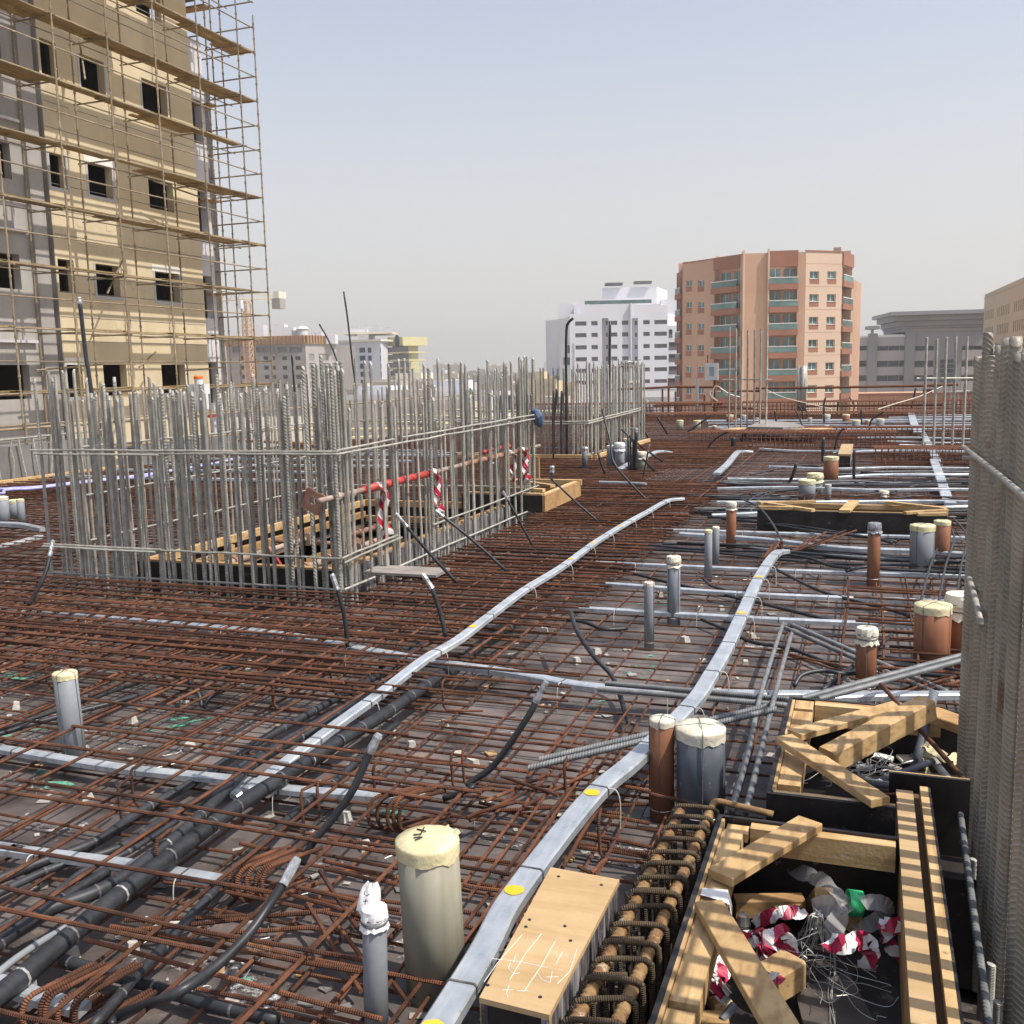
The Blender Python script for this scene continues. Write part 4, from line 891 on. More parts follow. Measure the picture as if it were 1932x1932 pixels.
for i in range(5):
    a = q(9, 80 + 12*i, 800, .12); b_ = q(9, 190 + 8*i, 690, .2); c_ = q(9, 260 + 6*i, 760, .12)
    MB().tube(smooth_path([a, b_ + Vector((0, 0, .02*i/5)), c_, c_ + Vector((.22 + .08*i, .5 + J(.15), .12 + J(.04)))], 4), .008, 6).build('hairpin', m_rust, root, smooth=True)
def chair(t, x, y0, y1, dx=.08, z=.2):
    top = q(t, x, y0, z); b0 = Vector((top.x, top.y, .05)); s_ = R.choice((-1, 1))
    pts = [top + Vector((-dx*.2*s_, .10, -.005)), top + Vector((0, .01, 0)), top + Vector((0, 0, -.02)), b0 + Vector((.006, 0, .02)), b0 + Vector((.02*s_, .004, 0)), b0 + Vector((.20*s_, .03 + J(.03), 0))]
    o = MB().tube(pts, .0062, 6).build('chair_bar', m_rust, smooth=True)
    tag(o, 'bent rusty chair bar ' + place_words(Vector((top.x, top.y, 0))), 'chair bar', 'bent chair bars')
for a in ((7, 1428, 1190, 1470), (11, 940, 120, 390), (11, 1490, 30, 300), (11, 1570, 10, 200), (11, 545, 240, 470), (11, 430, 290, 560), (10, 920, 140, 330), (10, 830, 250, 450), (6, 1920, 1180, 1320), (6, 315, 1040, 1110), (7, 220, 1180, 1340), (10, 1100, 640, 800), (12, 840, 480, 600), (12, 600, 100, 200), (7, 640, 1080, 1200), (6, 1350, 1080, 1200)): chair(*a)
def spacer(t, x, y, s_=.022):
    p = q(t, x, y, 0); M_ = Matrix.Translation(p) @ Matrix.Rotation(R.uniform(0, 3), 4, 'Z') @ Matrix.Rotation(J(.12), 4, 'X')
    mb = MB(); a = s_*R.uniform(.8, 1.25); h_ = s_*R.uniform(1.4, 2.0); vs = []
    for (x_, y_, z_) in ((-a, -a, 0), (a, -a, 0), (a, a, 0), (-a, a, 0), (-a*.7, -a*.7, h_), (a*.75, -a*.7, h_*.96), (a*.7, a*.75, h_), (-a*.72, a*.7, h_*1.03)): vs.append(M_ @ Vector((x_*(1 + J(.12)), y_*(1 + J(.12)), z_*(1 + J(.06)))))
    mb.add(vs, [(3, 2, 1, 0), (4, 5, 6, 7), (0, 1, 5, 4), (1, 2, 6, 5), (2, 3, 7, 6), (3, 0, 4, 7)])
    tag(mb.build('spacer_block', m_spacer), 'small pale spacer block ' + place_words(p), 'spacer block', 'concrete spacer blocks')
for a in ((6, 115, 1385), (6, 935, 1478), (6, 1340, 1665), (6, 600, 1708), (6, 40, 1100), (6, 1310, 1330), (6, 1745, 1090), (7, 1080, 1590), (7, 1440, 1505), (7, 1640, 1785), (7, 1210, 1665), (8, 690, 1545), (8, 1450, 1392), (8, 1275, 1075), (8, 1560, 1175), (8, 1710, 1165),
          (8, 1580, 1555), (8, 1880, 1555), (8, 1910, 1365), (10, 610, 340), (10, 930, 1420), (11, 890, 700), (11, 745, 495), (8, 830, 1475), (8, 460, 1330), (9, 820, 835), (9, 10, 1370), (7, 60, 1080), (10, 500, 1480), (12, 700, 330), (9, 330, 640), (11, 90, 1290), (10, 1250, 1280), (8, 1210, 1000)): spacer(*a)
def patch(name, t, x, y, lx, ly, mt, cat, label, rot=0.):
    p = q(t, x, y, .0055); mb = MB(); N = 12; M_ = Matrix.Translation(p) @ Matrix.Rotation(rot, 4, 'Z'); vs = [M_ @ Vector((lx*math.cos(2*math.pi*k/N)*R.uniform(.6, 1.1), ly*math.sin(2*math.pi*k/N)*R.uniform(.6, 1.1), 0)) for k in range(N)]
    mb.add(vs + [v + Vector((0, 0, .0008)) for v in vs], [tuple(range(N, 2*N))] + [(k, (k+1) % N, N + (k+1) % N, N + k) for k in range(N)]); return mb
gmb = [patch('g', *a) for a in ((6, 90, 1150, .22, .10, m_green, '', '', .2), (6, 260, 1530, .20, .03, m_green, '', '', .9), (6, 1100, 1480, .34, .035, m_green, '', '', .95), (6, 1330, 1480, .22, .03, m_green, '', '', .9), (6, 350, 1830, .12, .05, m_green, '', '', .4), (8, 1120, 1560, .38, .02, m_green, '', '', 1.45), (8, 1190, 1600, .30, .018, m_green, '', '', 1.5), (8, 800, 1860, .2, .03, m_green, '', '', 1.4), (9, 300, 620, .3, .1, m_green, '', '', 0), (9, 700, 1150, .5, .02, m_green, '', '', 0), (10, 300, 250, .16, .05, m_green, '', '', .5), (11, 1100, 430, .1, .06, m_green, '', '', .5), (10, 1500, 1650, .12, .03, m_green, '', '', .5), (8, 1400, 1130, .5, .03, m_green, '', '', .1), (12, 1120, 460, .08, .05, m_green, '', '', .3))]
mb = MB()
for g in gmb: mb.add(g.v, g.f)
mb.build('spray_mark', m_green, deck)
mb = MB()
for a in ((6, 300, 1580, .14, .05, 0, '', '', .4), (6, 860, 1650, .16, .05, 0, '', '', .3), (10, 350, 250, .14, .06, 0, '', '', .3), (10, 420, 540, .22, .05, 0, '', '', .2), (10, 1500, 1530, .16, .06, 0, '', '', .2), (10, 1330, 1640, .10, .05, 0, '', '', .2), (11, 90, 1620, .12, .05, 0, '', '', .1), (11, 850, 900, .22, .03, 0, '', '', -.2), (11, 1700, 620, .22, .03, 0, '', '', -.2), (12, 200, 650, .2, .03, 0, '', '', -.2), (12, 920, 770, .2, .03, 0, '', '', -.2), (12, 1000, 660, .15, .03, 0, '', '', -.1), (8, 1900, 1420, .1, .05, 0, '', '', 0), (7, 1200, 1130, .12, .04, 0, '', '', 0), (7, 1650, 1170, .12, .03, 0, '', '', 0), (11, 1250, 250, .12, .03, 0, '', '', 0), (10, 1150, 1480, .12, .04, 0, '', '', .5), (9, 600, 1640, .1, .06, 0, '', '', 0), (10, 1800, 1750, .15, .05, 0, '', '', .1), (10, 30, 1240, .06, .06, 0, '', '', .1), (11, 1150, 1400, .1, .05, 0, '', '', .1)):
    g = patch('s', *a); mb.add([(p[0], p[1], p[2] + .002) for p in g.v], g.f)
mb.build('cement_splash', m_splash, deck)
mb = MB(); mb2 = MB()
for k in range(300):
    v = 1090 + 850*R.random()**1.3; u = R.uniform(0, 1800); p = gp(u, v, .004)
    if any(h[0] - .05 < p.x < h[2] + .05 and h[1] - .05 < p.y < h[3] + .05 for h in HOLES): continue
    a = R.uniform(0, 6.28); l = R.uniform(.006, .028); w = l*R.uniform(.3, .9); hgt = R.uniform(.001, .008); mb.cur = R.choice((0, 0, 1, 2, 2, 3))
    M_ = Matrix.Translation(p) @ Matrix.Rotation(a, 4, 'Z'); mb.box((-l, -w, 0), (l, w, hgt), M_)
    if k % 2: 
        P = [p + Vector((J(.3), J(.3), .004))]; 
        for _ in range(4): P.append(P[-1] + Vector((R.gauss(0, .035), R.gauss(0, .035), J(.004))))
        mb2.tube(smooth_path(P, 3), .0011, 4, cap=False)
tag(mb.build('rubbish_chips', [m_spacer, m_wood, m_conc, m_concd]), 'small chips and scraps strewn over the plywood under the bars', 'rubbish', kind='stuff'); tag(mb2.build('wire_bits', m_wire), 'bits of tie wire strewn over the plywood', 'wire', kind='stuff')
# extra slanting bars low in the foreground
root = empty('crossing_bars', q(11, 600, 1250, .1), 'loose rusty bars crossing at a slant around the slim and the thick foreground pipes', 'reinforcing bars')
for (a, b, z0, z1) in (((11, 480, 1080), (11, 850, 1700), .10, .05), ((11, 560, 850), (11, 1200, 1800), .12, .06), ((11, 620, 1130), (11, 1000, 1650), .08, .05), ((10, 880, 1200), (11, 500, 1150), .08, .09), ((10, 960, 1260), (11, 640, 1130), .07, .09), ((11, -50, 1290), (11, 540, 1250), .08, .1), ((10, 780, 1240), (11, 850, 1560), .17, .15), ((10, 600, 1335), (11, 1000, 1900), .16, .12), ((11, 330, 1010), (11, 1130, 1250), .09, .1),
                       ((11, 380, 960), (11, 1130, 1130), .12, .1), ((12, 40, 360), (12, 480, 170), .08, .1), ((12, 20, 430), (12, 1180, 380), .06, .1), ((12, 310, 400), (12, 860, 110), .1, .12), ((12, 160, 180), (12, 560, 320), .12, .12), ((11, 1600, 470), (11, 1932, 370), .1, .12), ((11, 1620, 500), (12, 440, 240), .08, .1), ((12, 0, 370), (12, 440, 500), .05, .05), ((12, 760, 590), (12, 1250, 690), .1, .1), ((12, 840, 450), (12, 1200, 520), .1, .1), ((12, 810, 215), (12, 1210, 290), .2, .2), ((12, 870, 90), (12, 1200, 160), .2, .2), ((12, 1210, 310), (12, 1560, 390), .2, .2),
                       ((11, 590, 780), (11, 1120, 900), .12, .12), ((11, 600, 830), (11, 1110, 950), .11, .11), ((11, 1560, 820), (11, 1932, 880), .1, .1), ((11, 1580, 950), (11, 1900, 1010), .1, .1), ((11, 0, 660), (11, 270, 710), .13, .13), ((12, 690, 680), (12, 1240, 760), .06, .06), ((12, 850, 900), (12, 700, 820), .04, .05), ((12, 890, 770), (12, 790, 870), .1, .1), ((12, 880, 340), (12, 590, 830), .20, .20), ((9, 100, 1440), (9, 700, 1570), .08, .08), ((9, 250, 1480), (9, 660, 1600), .06, .08), ((9, 700, 1640), (9, 1050, 1740), .1, .1), ((9, 1080, 1740), (9, 1540, 1610), .12, .12), ((9, 1100, 1760), (9, 1540, 1650), .12, .12), ((9, 1000, 1740), (9, 1400, 1630), .1, .1)):
    MB().tube(wavy(q(*a, z0), q(*b, z1), 5, .004), .0072, 7).build('rebar', m_rust, root)

# ------------------------------------------------------------------ the lift core cage: ribbed starter bars and ring bars
BAR = [ribbed('starter_bar_mesh', .0116, 1.55, .021, m_galv, 8, .8, 1.20), ribbed('starter_bar_mesh', .0102, 1.55, .017, m_galv, 8, -.9, 1.2), ribbed('starter_bar_mesh', .0138, 1.55, .024, m_galv, 8, .7, 1.20)]
def starter(root, x, y, z0, z1, big=None, lean=.012):
    me = BAR[big if big is not None else R.choice((0, 0, 0, 1, 1, 2))]
    return inst('rebar', me, Vector((x, y, z0)), root, rot=(J(lean), J(lean), R.uniform(0, 6)), scale=(1, 1, (z1 - z0)/1.55))
def ringbar(root, pts, r=.0085, n=10, wob=.008):
    P = []
    for a, b in zip(pts, pts[1:]): P += wavy(a, b, n, wob)[:-1]
    P.append(Vector(pts[-1])); MB().tube(P, r, 7).build('ring_bar', m_galv, root)
core = empty('lift_core_cage', (-4.9, 8.4, .1), 'large cage of tall grey ribbed starter bars round the timber lined lift pit', 'starter bars')
XL, XR, YF, YB = -6.22, -3.55, 6.22, 10.72
def tall(): return R.choice((1.64, 1.67, 1.70, 1.73, 1.66, 1.78))
x = XL
while x < XR + .01:                                                 # front wall, two layers
    for yy in (YF, YF + .17):
        starter(core, x + J(.02), yy + J(.01), .05, R.uniform(1.78, 1.86) if x < XL + .22 or x > XR - .25 else (R.uniform(1.7, 1.76) if R.random() < .07 else tall()))
        if R.random() < .2: starter(core, x + .033 + J(.006), yy + J(.01), .05, tall() - .05 if x < XR - .3 else R.uniform(1.75, 1.9))
    x += .106
for i in range(7): starter(core, XR - .02 - .035*(i % 4), YF + .05 + .05*(i//2) + J(.02), .05, R.uniform(1.78, 1.92), 0)
y = YF + .22
while y < YB:                                                        # right wall
    for xx in (XR, XR - .17):
        starter(core, xx + J(.012), y + J(.02), .05, R.choice((1.80, 1.86, 1.5, 1.54, 1.52, 1.88)))
        if R.random() < .3: starter(core, xx + J(.012), y + .035, .05, R.choice((1.5, 1.55, 1.84)))
    y += .235
for i in range(8): starter(core, XR - .02 + .035*(i % 3) - .05, YB - .32 + .05*i, .05, R.uniform(1.82, 1.93))
y = YF + .3
while y < YB:                                                        # left wall
    for xx in (XL, XL + .17):
        starter(core, xx + J(.012), y + J(.02), .05, R.choice((1.60, 1.66, 1.70, 1.62)))
    y += .16
x = XL + .15
while x < XR - .1:                                                   # back wall
    for yy in (YB, YB - .17): starter(core, x + J(.02), yy, .05, R.choice((1.62, 1.58, 1.66, 1.70)), 1)
    x += .115
x0, x1, yf, yb = XL - .03, XR + .025, YF - .025, YB + .02
z1_ = 1.215
ringbar(core, [(x0 - .05, yf, z1_), (x1, yf, z1_ + .005)]); ringbar(core, [(x0, yf - .015, z1_ - .028), (x0 + 1.2, yf - .015, z1_ - .03)], n=4); ringbar(core, [(x0 + .9, yf - .012, z1_ - .02), (x1 + .01, yf - .014, z1_ - .012)], n=8)
ringbar(core, [(x1, yf, z1_ + .01), (x1, yf + .9, z1_ + .03)], n=4); ringbar(core, [(x1 + .01, yf, z1_ - .015), (x1 + .01, yb, z1_ + .01)], n=12); ringbar(core, [(x1 - .02, yf + 1.1, z1_ + .03), (x1 + .005, yb, z1_ + .055)], n=9)
for (za, zb) in ((.45, .47), (.83, .85)):
    ringbar(core, [(XL + .2, YF + .2, za), (XL + .2, YB - .2, zb)]); ringbar(core, [(XL + .22, YB - .19, za), (XR, YB - .19, zb)])
ringbar(core, [(x0, yf, .46), (x0 + 1.15, yf, .455)], n=4); ringbar(core, [(x0, yf - .012, .44), (x0 + 1.1, yf - .012, .435)], n=4); ringbar(core, [(x0 + 1.0, yf, .45), (x1, yf, .45)]); ringbar(core, [(x1, yf, .455), (x1, yf + .9, .475)], n=4); ringbar(core, [(x1 + .01, yf, .42), (x1 + .012, yf + .95, .45)], n=4)
ringbar(core, [(x1 - .01, YF + 1.6, .45), (x1, yb, .46)], n=7); ringbar(core, [(x0, yf + .02, .22), (x1, yf + .02, .215)], n=8); ringbar(core, [(x1, yf, .22), (x1, yb, .22)], n=10); ringbar(core, [(XL + .2, YF + .2, 1.22), (XL + .22, YB - .2, 1.22), (XR - .2, YB - .19, 1.22)])
o = MB(); o.tube([(x1 - .0, YB - .1, 1.33), (x1 + .02, YB - .06, 1.26), (x1 + .03, YB - .02, 1.19), (x1 + .05, YB + .0, 1.13)], [.03, .07, .06, .02], 9)
tag(o.build('cloth', m_blue), 'dark blue cloth tied to the far right corner of the lift cage', 'cloth')
# star shaped plate and the long red tube hung along the right side
def star_plate():
    c = qY(3, 462, 1428, YF - .06); d = Vector((0, 1, 0)); mb = MB(); N = 32; rr = []; vs = []
    for k in range(N):
        a = 2*math.pi*k/N; r = .075*(1 + .42*abs(math.cos(2*(a - .35)))**3); rr.append((r, a))
    for yy in (-.006, .006):
        for (r, a) in rr: vs.append(c + Vector((r*math.cos(a), yy, r*math.sin(a))))
        for (r, a) in rr: vs.append(c + Vector((.027*math.cos(a), yy, .027*math.sin(a))))
    fs = []
    for k in range(N):
        j = (k+1) % N; fs += [(k, j, N + j, N + k), (2*N + j, 2*N + k, 3*N + k, 3*N + j), (k, 2*N + k, 2*N + j, j), (N + j, 3*N + j, 3*N + k, N + k)]
    mb.add(vs, fs); return mb, c
RAILX = XR - .05
ra = atX(*uv(3, 500, 1425), RAILX); rb = atX(*uv(3, 1880, 1078), RAILX)
def on(t): return ra.lerp(rb, t)
def tpx(x): 
    lo, hi = 0., 1.
    for _ in range(30):
        mid = (lo+hi)/2; d = on(mid) - CAM; u = (d.dot(RT)/d.dot(FW)*FL + .5)*1932
        if u < uv(3, x, 0)[0]: lo = mid
        else: hi = mid
    return lo
rail = empty('adjustable_prop', ra, 'long pinkish red steel prop laid level through the right side of the lift cage', 'steel prop')
for (xa, xb, r, mt) in ((500, 775, .021, m_prop), (770, 1212, .031, m_propred), (1205, 1420, .021, m_prop), (1400, 1790, .029, m_proprust), (1785, 1885, .02, m_prop)):
    MB().tube([on(tpx(xa)), on((tpx(xa) + tpx(xb))/2), on(tpx(xb))], r, 12).build('prop_tube', mt, rail, smooth=True)
for xa in (610, 700, 1215, 1400, 1500, 1600, 1770): MB().tube([on(tpx(xa)) - Vector((0, .02, 0)), on(tpx(xa)) + Vector((0, .02, 0))], .034, 12).build('collar', m_prop, rail)
mb = MB()
for k in range(9):
    p = on(tpx(800 + 45*k)); mb.tube([p + Vector((.0, -.002, 0)), p + Vector((.0325, -.002, .004))], .006, 6)
mb.build('pin_hole', m_ink, rail)
mb, c_ = star_plate(); mb.build('end_plate', m_proprust, rail)
red2 = conduit('short bright red tube lying behind the long prop in the lift cage', [atX(*uv(3, 1530, 1120), XR - .5), atX(*uv(3, 1690, 1080), XR - .5)], .026, m_propred, group='steel props', cat='tube', n=2)
def hang_tape(label, x, y0, y1, w, n, sway):
    top = on(tpx(x)); z_end = atX(*uv(3, x + sway, y1), RAILX + .05).z
    root = empty('barrier_tape', top, label, 'barrier tape', 'red and white tapes on the prop')
    for i in range(n):
        pts = []; ups = []; k = 26; off = (i - (n-1)/2)*w*.7
        for j in range(k+1):
            t = j/k; pts.append(top + Vector((.045 + .012*math.sin(t*7 + i), off + sway*.0006*t + .02*math.sin(t*5 + i*2), .02 - (top.z - z_end)*t*(1 - .1*i)))); a = 1.1*math.sin(t*9 + i*1.7); ups.append(Vector((math.cos(a), math.sin(a)*.8, 0)))
        MB().ribbon(pts, w, ups).build('tape_strip', m_tape, root, smooth=True)
    MB().tube([top + Vector((.0, -.025, 0)), top + Vector((0, .025, 0))], .037, 12).build('tape_knot', m_paper, root)
hang_tape('red and white tape hanging lowest, nearest end of the red prop', 865, 1340, 1700, .075, 2, 40)
hang_tape('red and white tape in two tails at the end of the bright red tube', 1205, 1300, 1545, .07, 2, 30)
hang_tape('short red and white tape third along the prop', 1690, 1140, 1330, .07, 1, 10)
hang_tape('bunched red and white tape at the far end of the prop', 1765, 1110, 1330, .085, 2, 25)

# lift pit form: timber rim, dark faces, props across
pit = empty('pit_form', (-4.7, 8.5, .0), 'timber and black plywood form lining the lift pit inside the cage', 'formwork')
a, b, c, d = CORE
zt = .27
for lo, hi in (((a - .02, b - .045, 0.005), (c + .02, b - .025, zt)), ((c + .025, b - .045, .005), (c + .045, d + .03, zt)), ((a - .045, b - .045, .005), (a - .025, d + .03, zt)), ((a - .02, d + .025, .005), (c + .02, d + .045, zt))):
    MB().box(lo, hi).build('form_panel', m_black if lo[0] < c else m_dusty, pit)
for p0, p1 in (((a, b + .0, zt - .02), (c, b + .0, zt - .02)), ((c - .005, b + .03, zt - .02), (c - .005, d, zt - .02)), ((a + .005, b + .03, zt - .02), (a + .005, d, zt - .02)), ((a, d, zt - .02), (c, d, zt - .02)), ((a + .02, b + .05, zt - .15), (a + .02, d - .05, zt - .15)), ((a + .05, d - .04, zt - .2), (c - .05, d - .04, zt - .2))):
    MB().beam(p0, p1, .05, .075).build('rim_timber', m_wooddk if R.random() < .5 else m_wood, pit)
for yy in (b + .5, b + 1.1, b + 2.2, b + 3.2):
    MB().beam((a + .05, yy, -1.4), (a + .05, yy, zt - .06), .05, .08).build('stud', m_wood, pit)
    MB().beam((c - .06, yy + .1, -1.4), (c - .06, yy + .1, zt - .06), .05, .08).build('stud', m_wood, pit)
for (A_, B_, r, lab) in (((14, 390, 722), (14, 1232, 498), .034, 'pale steel prop lying in the lift pit, left one'), ((14, 890, 752), (14, 1545, 545), .034, 'pale steel prop lying in the lift pit, middle one'), ((14, 1440, 785), (14, 1900, 620), .034, 'pinkish steel prop lying in the lift pit under the front right corner'),
                      ((14, 1150, 548), (14, 1470, 566), .024, 'brownish steel prop across the lift pit, left one'), ((14, 1630, 570), (14, 1900, 585), .024, 'brownish steel prop across the lift pit, right one'), ((3, 680, 1640), (3, 960, 1560), .03, 'rusty steel prop in the lift pit behind the nearest tape'), ((3, 720, 1730), (3, 900, 1655), .03, 'pinkish steel prop in the lift pit below the nearest tape')):
    pa, pb = q(*A_, .12), q(*B_, .12); root = empty('steel_prop', pa, lab, 'steel prop', 'steel props in the lift pit')
    mt = m_proprust if 'rusty' in lab or 'brown' in lab else m_prop
    MB().tube([pa, pa.lerp(pb, .55)], r, 12).build('outer_tube', mt, root, smooth=True); MB().tube([pa.lerp(pb, .5), pb], r*.8, 12).build('inner_tube', mt, root, smooth=True)
    for t in (.2, .55): MB().tube([pa.lerp(pb, t), pa.lerp(pb, t + .03)], r*1.35, 12).build('collar', m_proprust, root)
    MB().beam(pb, pb + (pb-pa).normalized()*.012, .13, .13).build('end_plate', mt, root)
for (t, x, y, dz) in ((14, 1345, 740, .10), (14, 855, 715, .10), (14, 805, 745, .05)):
    p = q(t, x, y, .05); o = MB().add([p + Vector((-.09, 0, -.05)), p + Vector((.09, 0, -.05)), p + Vector((.0, 0, .09)), p + Vector((-.09, .03, -.05)), p + Vector((.09, .03, -.05)), p + Vector((.0, .03, .09))], [(0, 1, 2), (5, 4, 3), (0, 3, 4, 1), (1, 4, 5, 2), (2, 5, 3, 0)])
    o.build('red_wedge', m_red, pit)
# plywood offcut on the bars beside the cage
pp = [q(7, 870, 430, .235), q(7, 985, 380, .235), q(7, 1485, 402, .235), q(7, 1388, 455, .235)]
mb = MB(); mb.add(pp + [p + Vector((0, 0, .02)) for p in pp], [(0, 1, 2, 3), (7, 6, 5, 4), (0, 4, 5, 1), (1, 5, 6, 2), (2, 6, 7, 3), (3, 7, 4, 0)])
m_plygrey = mat('grey_ply', (.19, .165, .15), (.30, .27, .25), 5, .7, rnd=.05, streak=((.4, .37, .34), (3, 20, 20), .5))
tag(mb.build('plywood_board', m_plygrey), 'grey worn plywood board lying on the bars by the near cage corner', 'board')

# second cage behind, its timber opening and the drum by it
core2 = empty('rear_cage', (-5.3, 18.5, .1), 'smaller cage of slender pale starter bars behind the lift cage', 'starter bars')
for i in range(34):
    x = -7.1 + .072*i*1.2; 
    if x < -4.72: starter(core2, x, 17.05 + J(.05), .05, R.uniform(1.70, 1.82), 2)
for i in range(24):
    y = 17.05 + i*.165; starter(core2, -4.69 + J(.04), y, .05, R.uniform(1.72, 1.92), 2)
    if i % 2: starter(core2, -5.05 + J(.04), y, .05, R.uniform(1.7, 1.9), 2)
for i in range(7): starter(core2, -4.66 + .05*(i % 3), 21.0 + .06*i, .05, R.uniform(1.75, 1.9), 2)
for u_ in (1153, 1161, 1166, 1173, 1178, 1183, 1187, 1190, 1193, 1196, 1199): starter(core2, atY(u_, 780, 24.5).x, 24.5 + J(.15), .05, 1.92 + J(.1), 2)
for zz in (.86, .82): ringbar(core2, [(-7.2, 16.98, zz), (-4.64, 16.98, zz), (-4.62, 21.4, zz + .06)], .014)
x_a, x_b = atY(1150, 780, 24.4).x, atY(1202, 780, 24.4).x; ringbar(core2, [(x_a, 24.35, .72), (x_b, 24.35, .80)], .016); ringbar(core2, [(x_a, 24.33, .3), (x_b, 24.33, .3)], .016)
ringbar(core2, [(-4.8, 16.9, .24), (-4.5, 21.2, .24)], .016)
o = MB(); 
for k in range(14): 
    a = k*.9; o.tube(smooth_path([qY(20, 1215, 1120, 24.5) + Vector((J(.3), J(.2), J(.1))) for _ in range(4)], 3), .012, 4)
tag(o.build('wire_tangle', m_wire), 'tangle of thin wire on top of the tallest bars of the rear cage', 'wire')
c = qY(20, 1242, 1370, 24.3); tag(MB().lathe(c, [(.17, -.05), (.19, .0), (.17, .05), (.12, .05), (.12, -.05)], 14).build('cable_coil', m_tapew), 'pale coil hung on the tall bars of the rear cage', 'coil')
rc = empty('form_opening', (-4.7, 16.6, 0), 'timber edged black form under the rear cage', 'formwork')
MB().box((-7.1, 16.75, .01), (-4.5, 16.8, .24)).build('form_panel', m_black, rc); MB().beam((-7.1, 16.72, .25), (-4.5, 16.72, .25), .06, .09).build('rim_timber', m_wood, rc)
MB().beam((-4.45, 16.75, .25), (-4.35, 20.8, .25), .06, .09).build('rim_timber', m_wood, rc); MB().box((-4.48, 16.8, .01), (-4.44, 20.8, .22)).build('form_panel', m_black, rc)
for k in range(4): MB().beam((-4.42 + .02*k, 17.2 + .35*k, .02), (-4.42 + .02*k, 17.2 + .35*k, .22), .08, .10).build('stud', m_wood, rc)
MB().beam((-7.1, 15.9, .1), (-5.2, 15.9, .1), .10, .05).build('plank', m_conc, rc); MB().beam((-7.1, 15.92, .15), (-5.15, 15.92, .15), .12, .04).build('plank', m_wooddk, rc)
fo = empty('form_opening', (-3.3, 11, 0), 'small square timber form just beyond the far corner of the lift cage', 'formwork')
P3 = [Vector((-3.34, 10.35, 0)), Vector((-3.24, 10.9, 0)), Vector((-3.16, 11.75, 0))]
ex, ey = -3.18, 11.75
MB().box((-4.3, 10.30, .22), (-3.34, 10.33, .40)).build('form_panel', m_black, fo); MB().box((-3.34, 10.30, .22), (-3.31, 11.75, .40)).build('form_panel', m_wooddk, fo)
MB().beam((-4.3, 10.37, .385), (-3.36, 10.37, .385), .05, .07).build('rim_timber', m_wood, fo); MB().beam((-3.375, 10.42, .375), (-3.375, 11.72, .375), .055, .06).build('rim_timber', m_woodx, fo); MB().beam((-4.3, 11.75, .385), (-3.3, 11.75, .385), .05, .07).build('rim_timber', m_wood, fo)
MB().beam((-4.2, 11.55, .43), (-3.42, 10.95, .43), .07, .035).build('brace', m_wood, fo); MB().beam((-4.3, 10.7, .43), (-3.4, 10.55, .43), .07, .035).build('brace', m_wood, fo)
for (p0, p1) in (((-4.35, 12.6, .22), (-4.35, 12.6, .75)),):
    o = MB().box((-4.75, 12.58, .2), (-4.12, 12.62, .62)); o.build('upright_panel', m_wooddk, fo)
b_ = q(4, 292, 1790, .2)
conduit('dark pipe with a torn plastic end standing by the small square timber form', [b_, b_ + Vector((0, 0, .16))], .035, m_pdark, foil=.09, group='short dark pipes', n=2)
b_ = q(19, 285, 930, .2)
conduit('dark pipe with a pale ring and cap in front of the rear cage', [b_, b_ + Vector((0, 0, .35))], .045, m_pdark, foil=.04, group='short dark pipes', n=2)
b_ = q(19, 580, 1010, .2); conduit('black conduit leaning left in front of the rear cage form', [b_, qY(19, 520, 850, b_.y), qY(19, 470, 690, b_.y)], .02, n=2)
for (lab, a_, b2) in (('rusty rod leaning right of the white wrapped pipe', (19, 1380, 815), (19, 1205, 690)), ('black rod leaning behind the cream wrapped pipe', (19, 1260, 940), (19, 1105, 780)), ('rusty rod leaning over the brown beam cage behind', (19, 1180, 485), (19, 1040, 240)), ('black rod leaning high over the brown beam cage', (19, 1450, 430), (19, 1310, 190)), ('black rod slanting across the pipe group', (19, 1120, 640), (19, 800, 360))):
    b_ = q(*a_, .25); conduit(lab, [b_, qY(*b2, b_.y - .3)], .018, n=2)

# ------------------------------------------------------------------ narrow timber lined opening across the middle right
nf = empty('narrow_form', (-.8, 9.9, 0), 'long narrow timber and black plywood form across the right half of the deck', 'formwork')
zz = .26
f0, f1, g0, g1 = q(9, 50, 458, zz), q(9, 1390, 492, zz), q(9, 60, 402, zz), q(9, 1380, 432, zz)
def board(p, q_, z0, z1, th, mt, name, root): 
    mid = (z0+z1)/2; return MB().beam((p.x, p.y, mid), (q_.x, q_.y, mid), th, z1 - z0, bev=.001).build(name, mt, root)
board(f0, f1, .0, zz, .02, m_black, 'form_panel', nf); board(g0, g1, -.02, zz, .02, m_wooddk, 'form_panel', nf)
board(f0 + Vector((0, .025, 0)), f1 + Vector((0, .025, 0)), zz - .035, zz + .006, .022, m_wood, 'rim_timber', nf); board(g0 - Vector((0, .03, 0)), g1 - Vector((0, .03, 0)), zz - .05, zz, .03, m_wood, 'rim_timber', nf)
for (A_, B_) in (((9, 70, 412), (9, 460, 400)), ((9, 60, 405), (9, 445, 462)), ((9, 40, 440), (9, 300, 445)), ((9, 665, 470), (9, 730, 400)), ((9, 965, 405), (9, 1380, 452)), ((9, 1090, 480), (9, 1390, 462)), ((9, 1180, 490), (9, 1390, 488))):
    MB().beam(q(*A_, zz + .03), q(*B_, zz + .03), .055 if A_[1] != 665 else .11, .03).build('brace', m_wood, nf)
    SOFT.append
wb = empty('wooden_box', q(18, 455, 1030, 0), 'small pale wooden box with black front among the far pipes', 'form box')
b0, b1 = q(18, 385, 1020, .05), q(18, 520, 1020, .05); w_ = (b1 - b0).x; h_ = .62
t0 = atY(*uv(18, 385, 895), b0.y).z
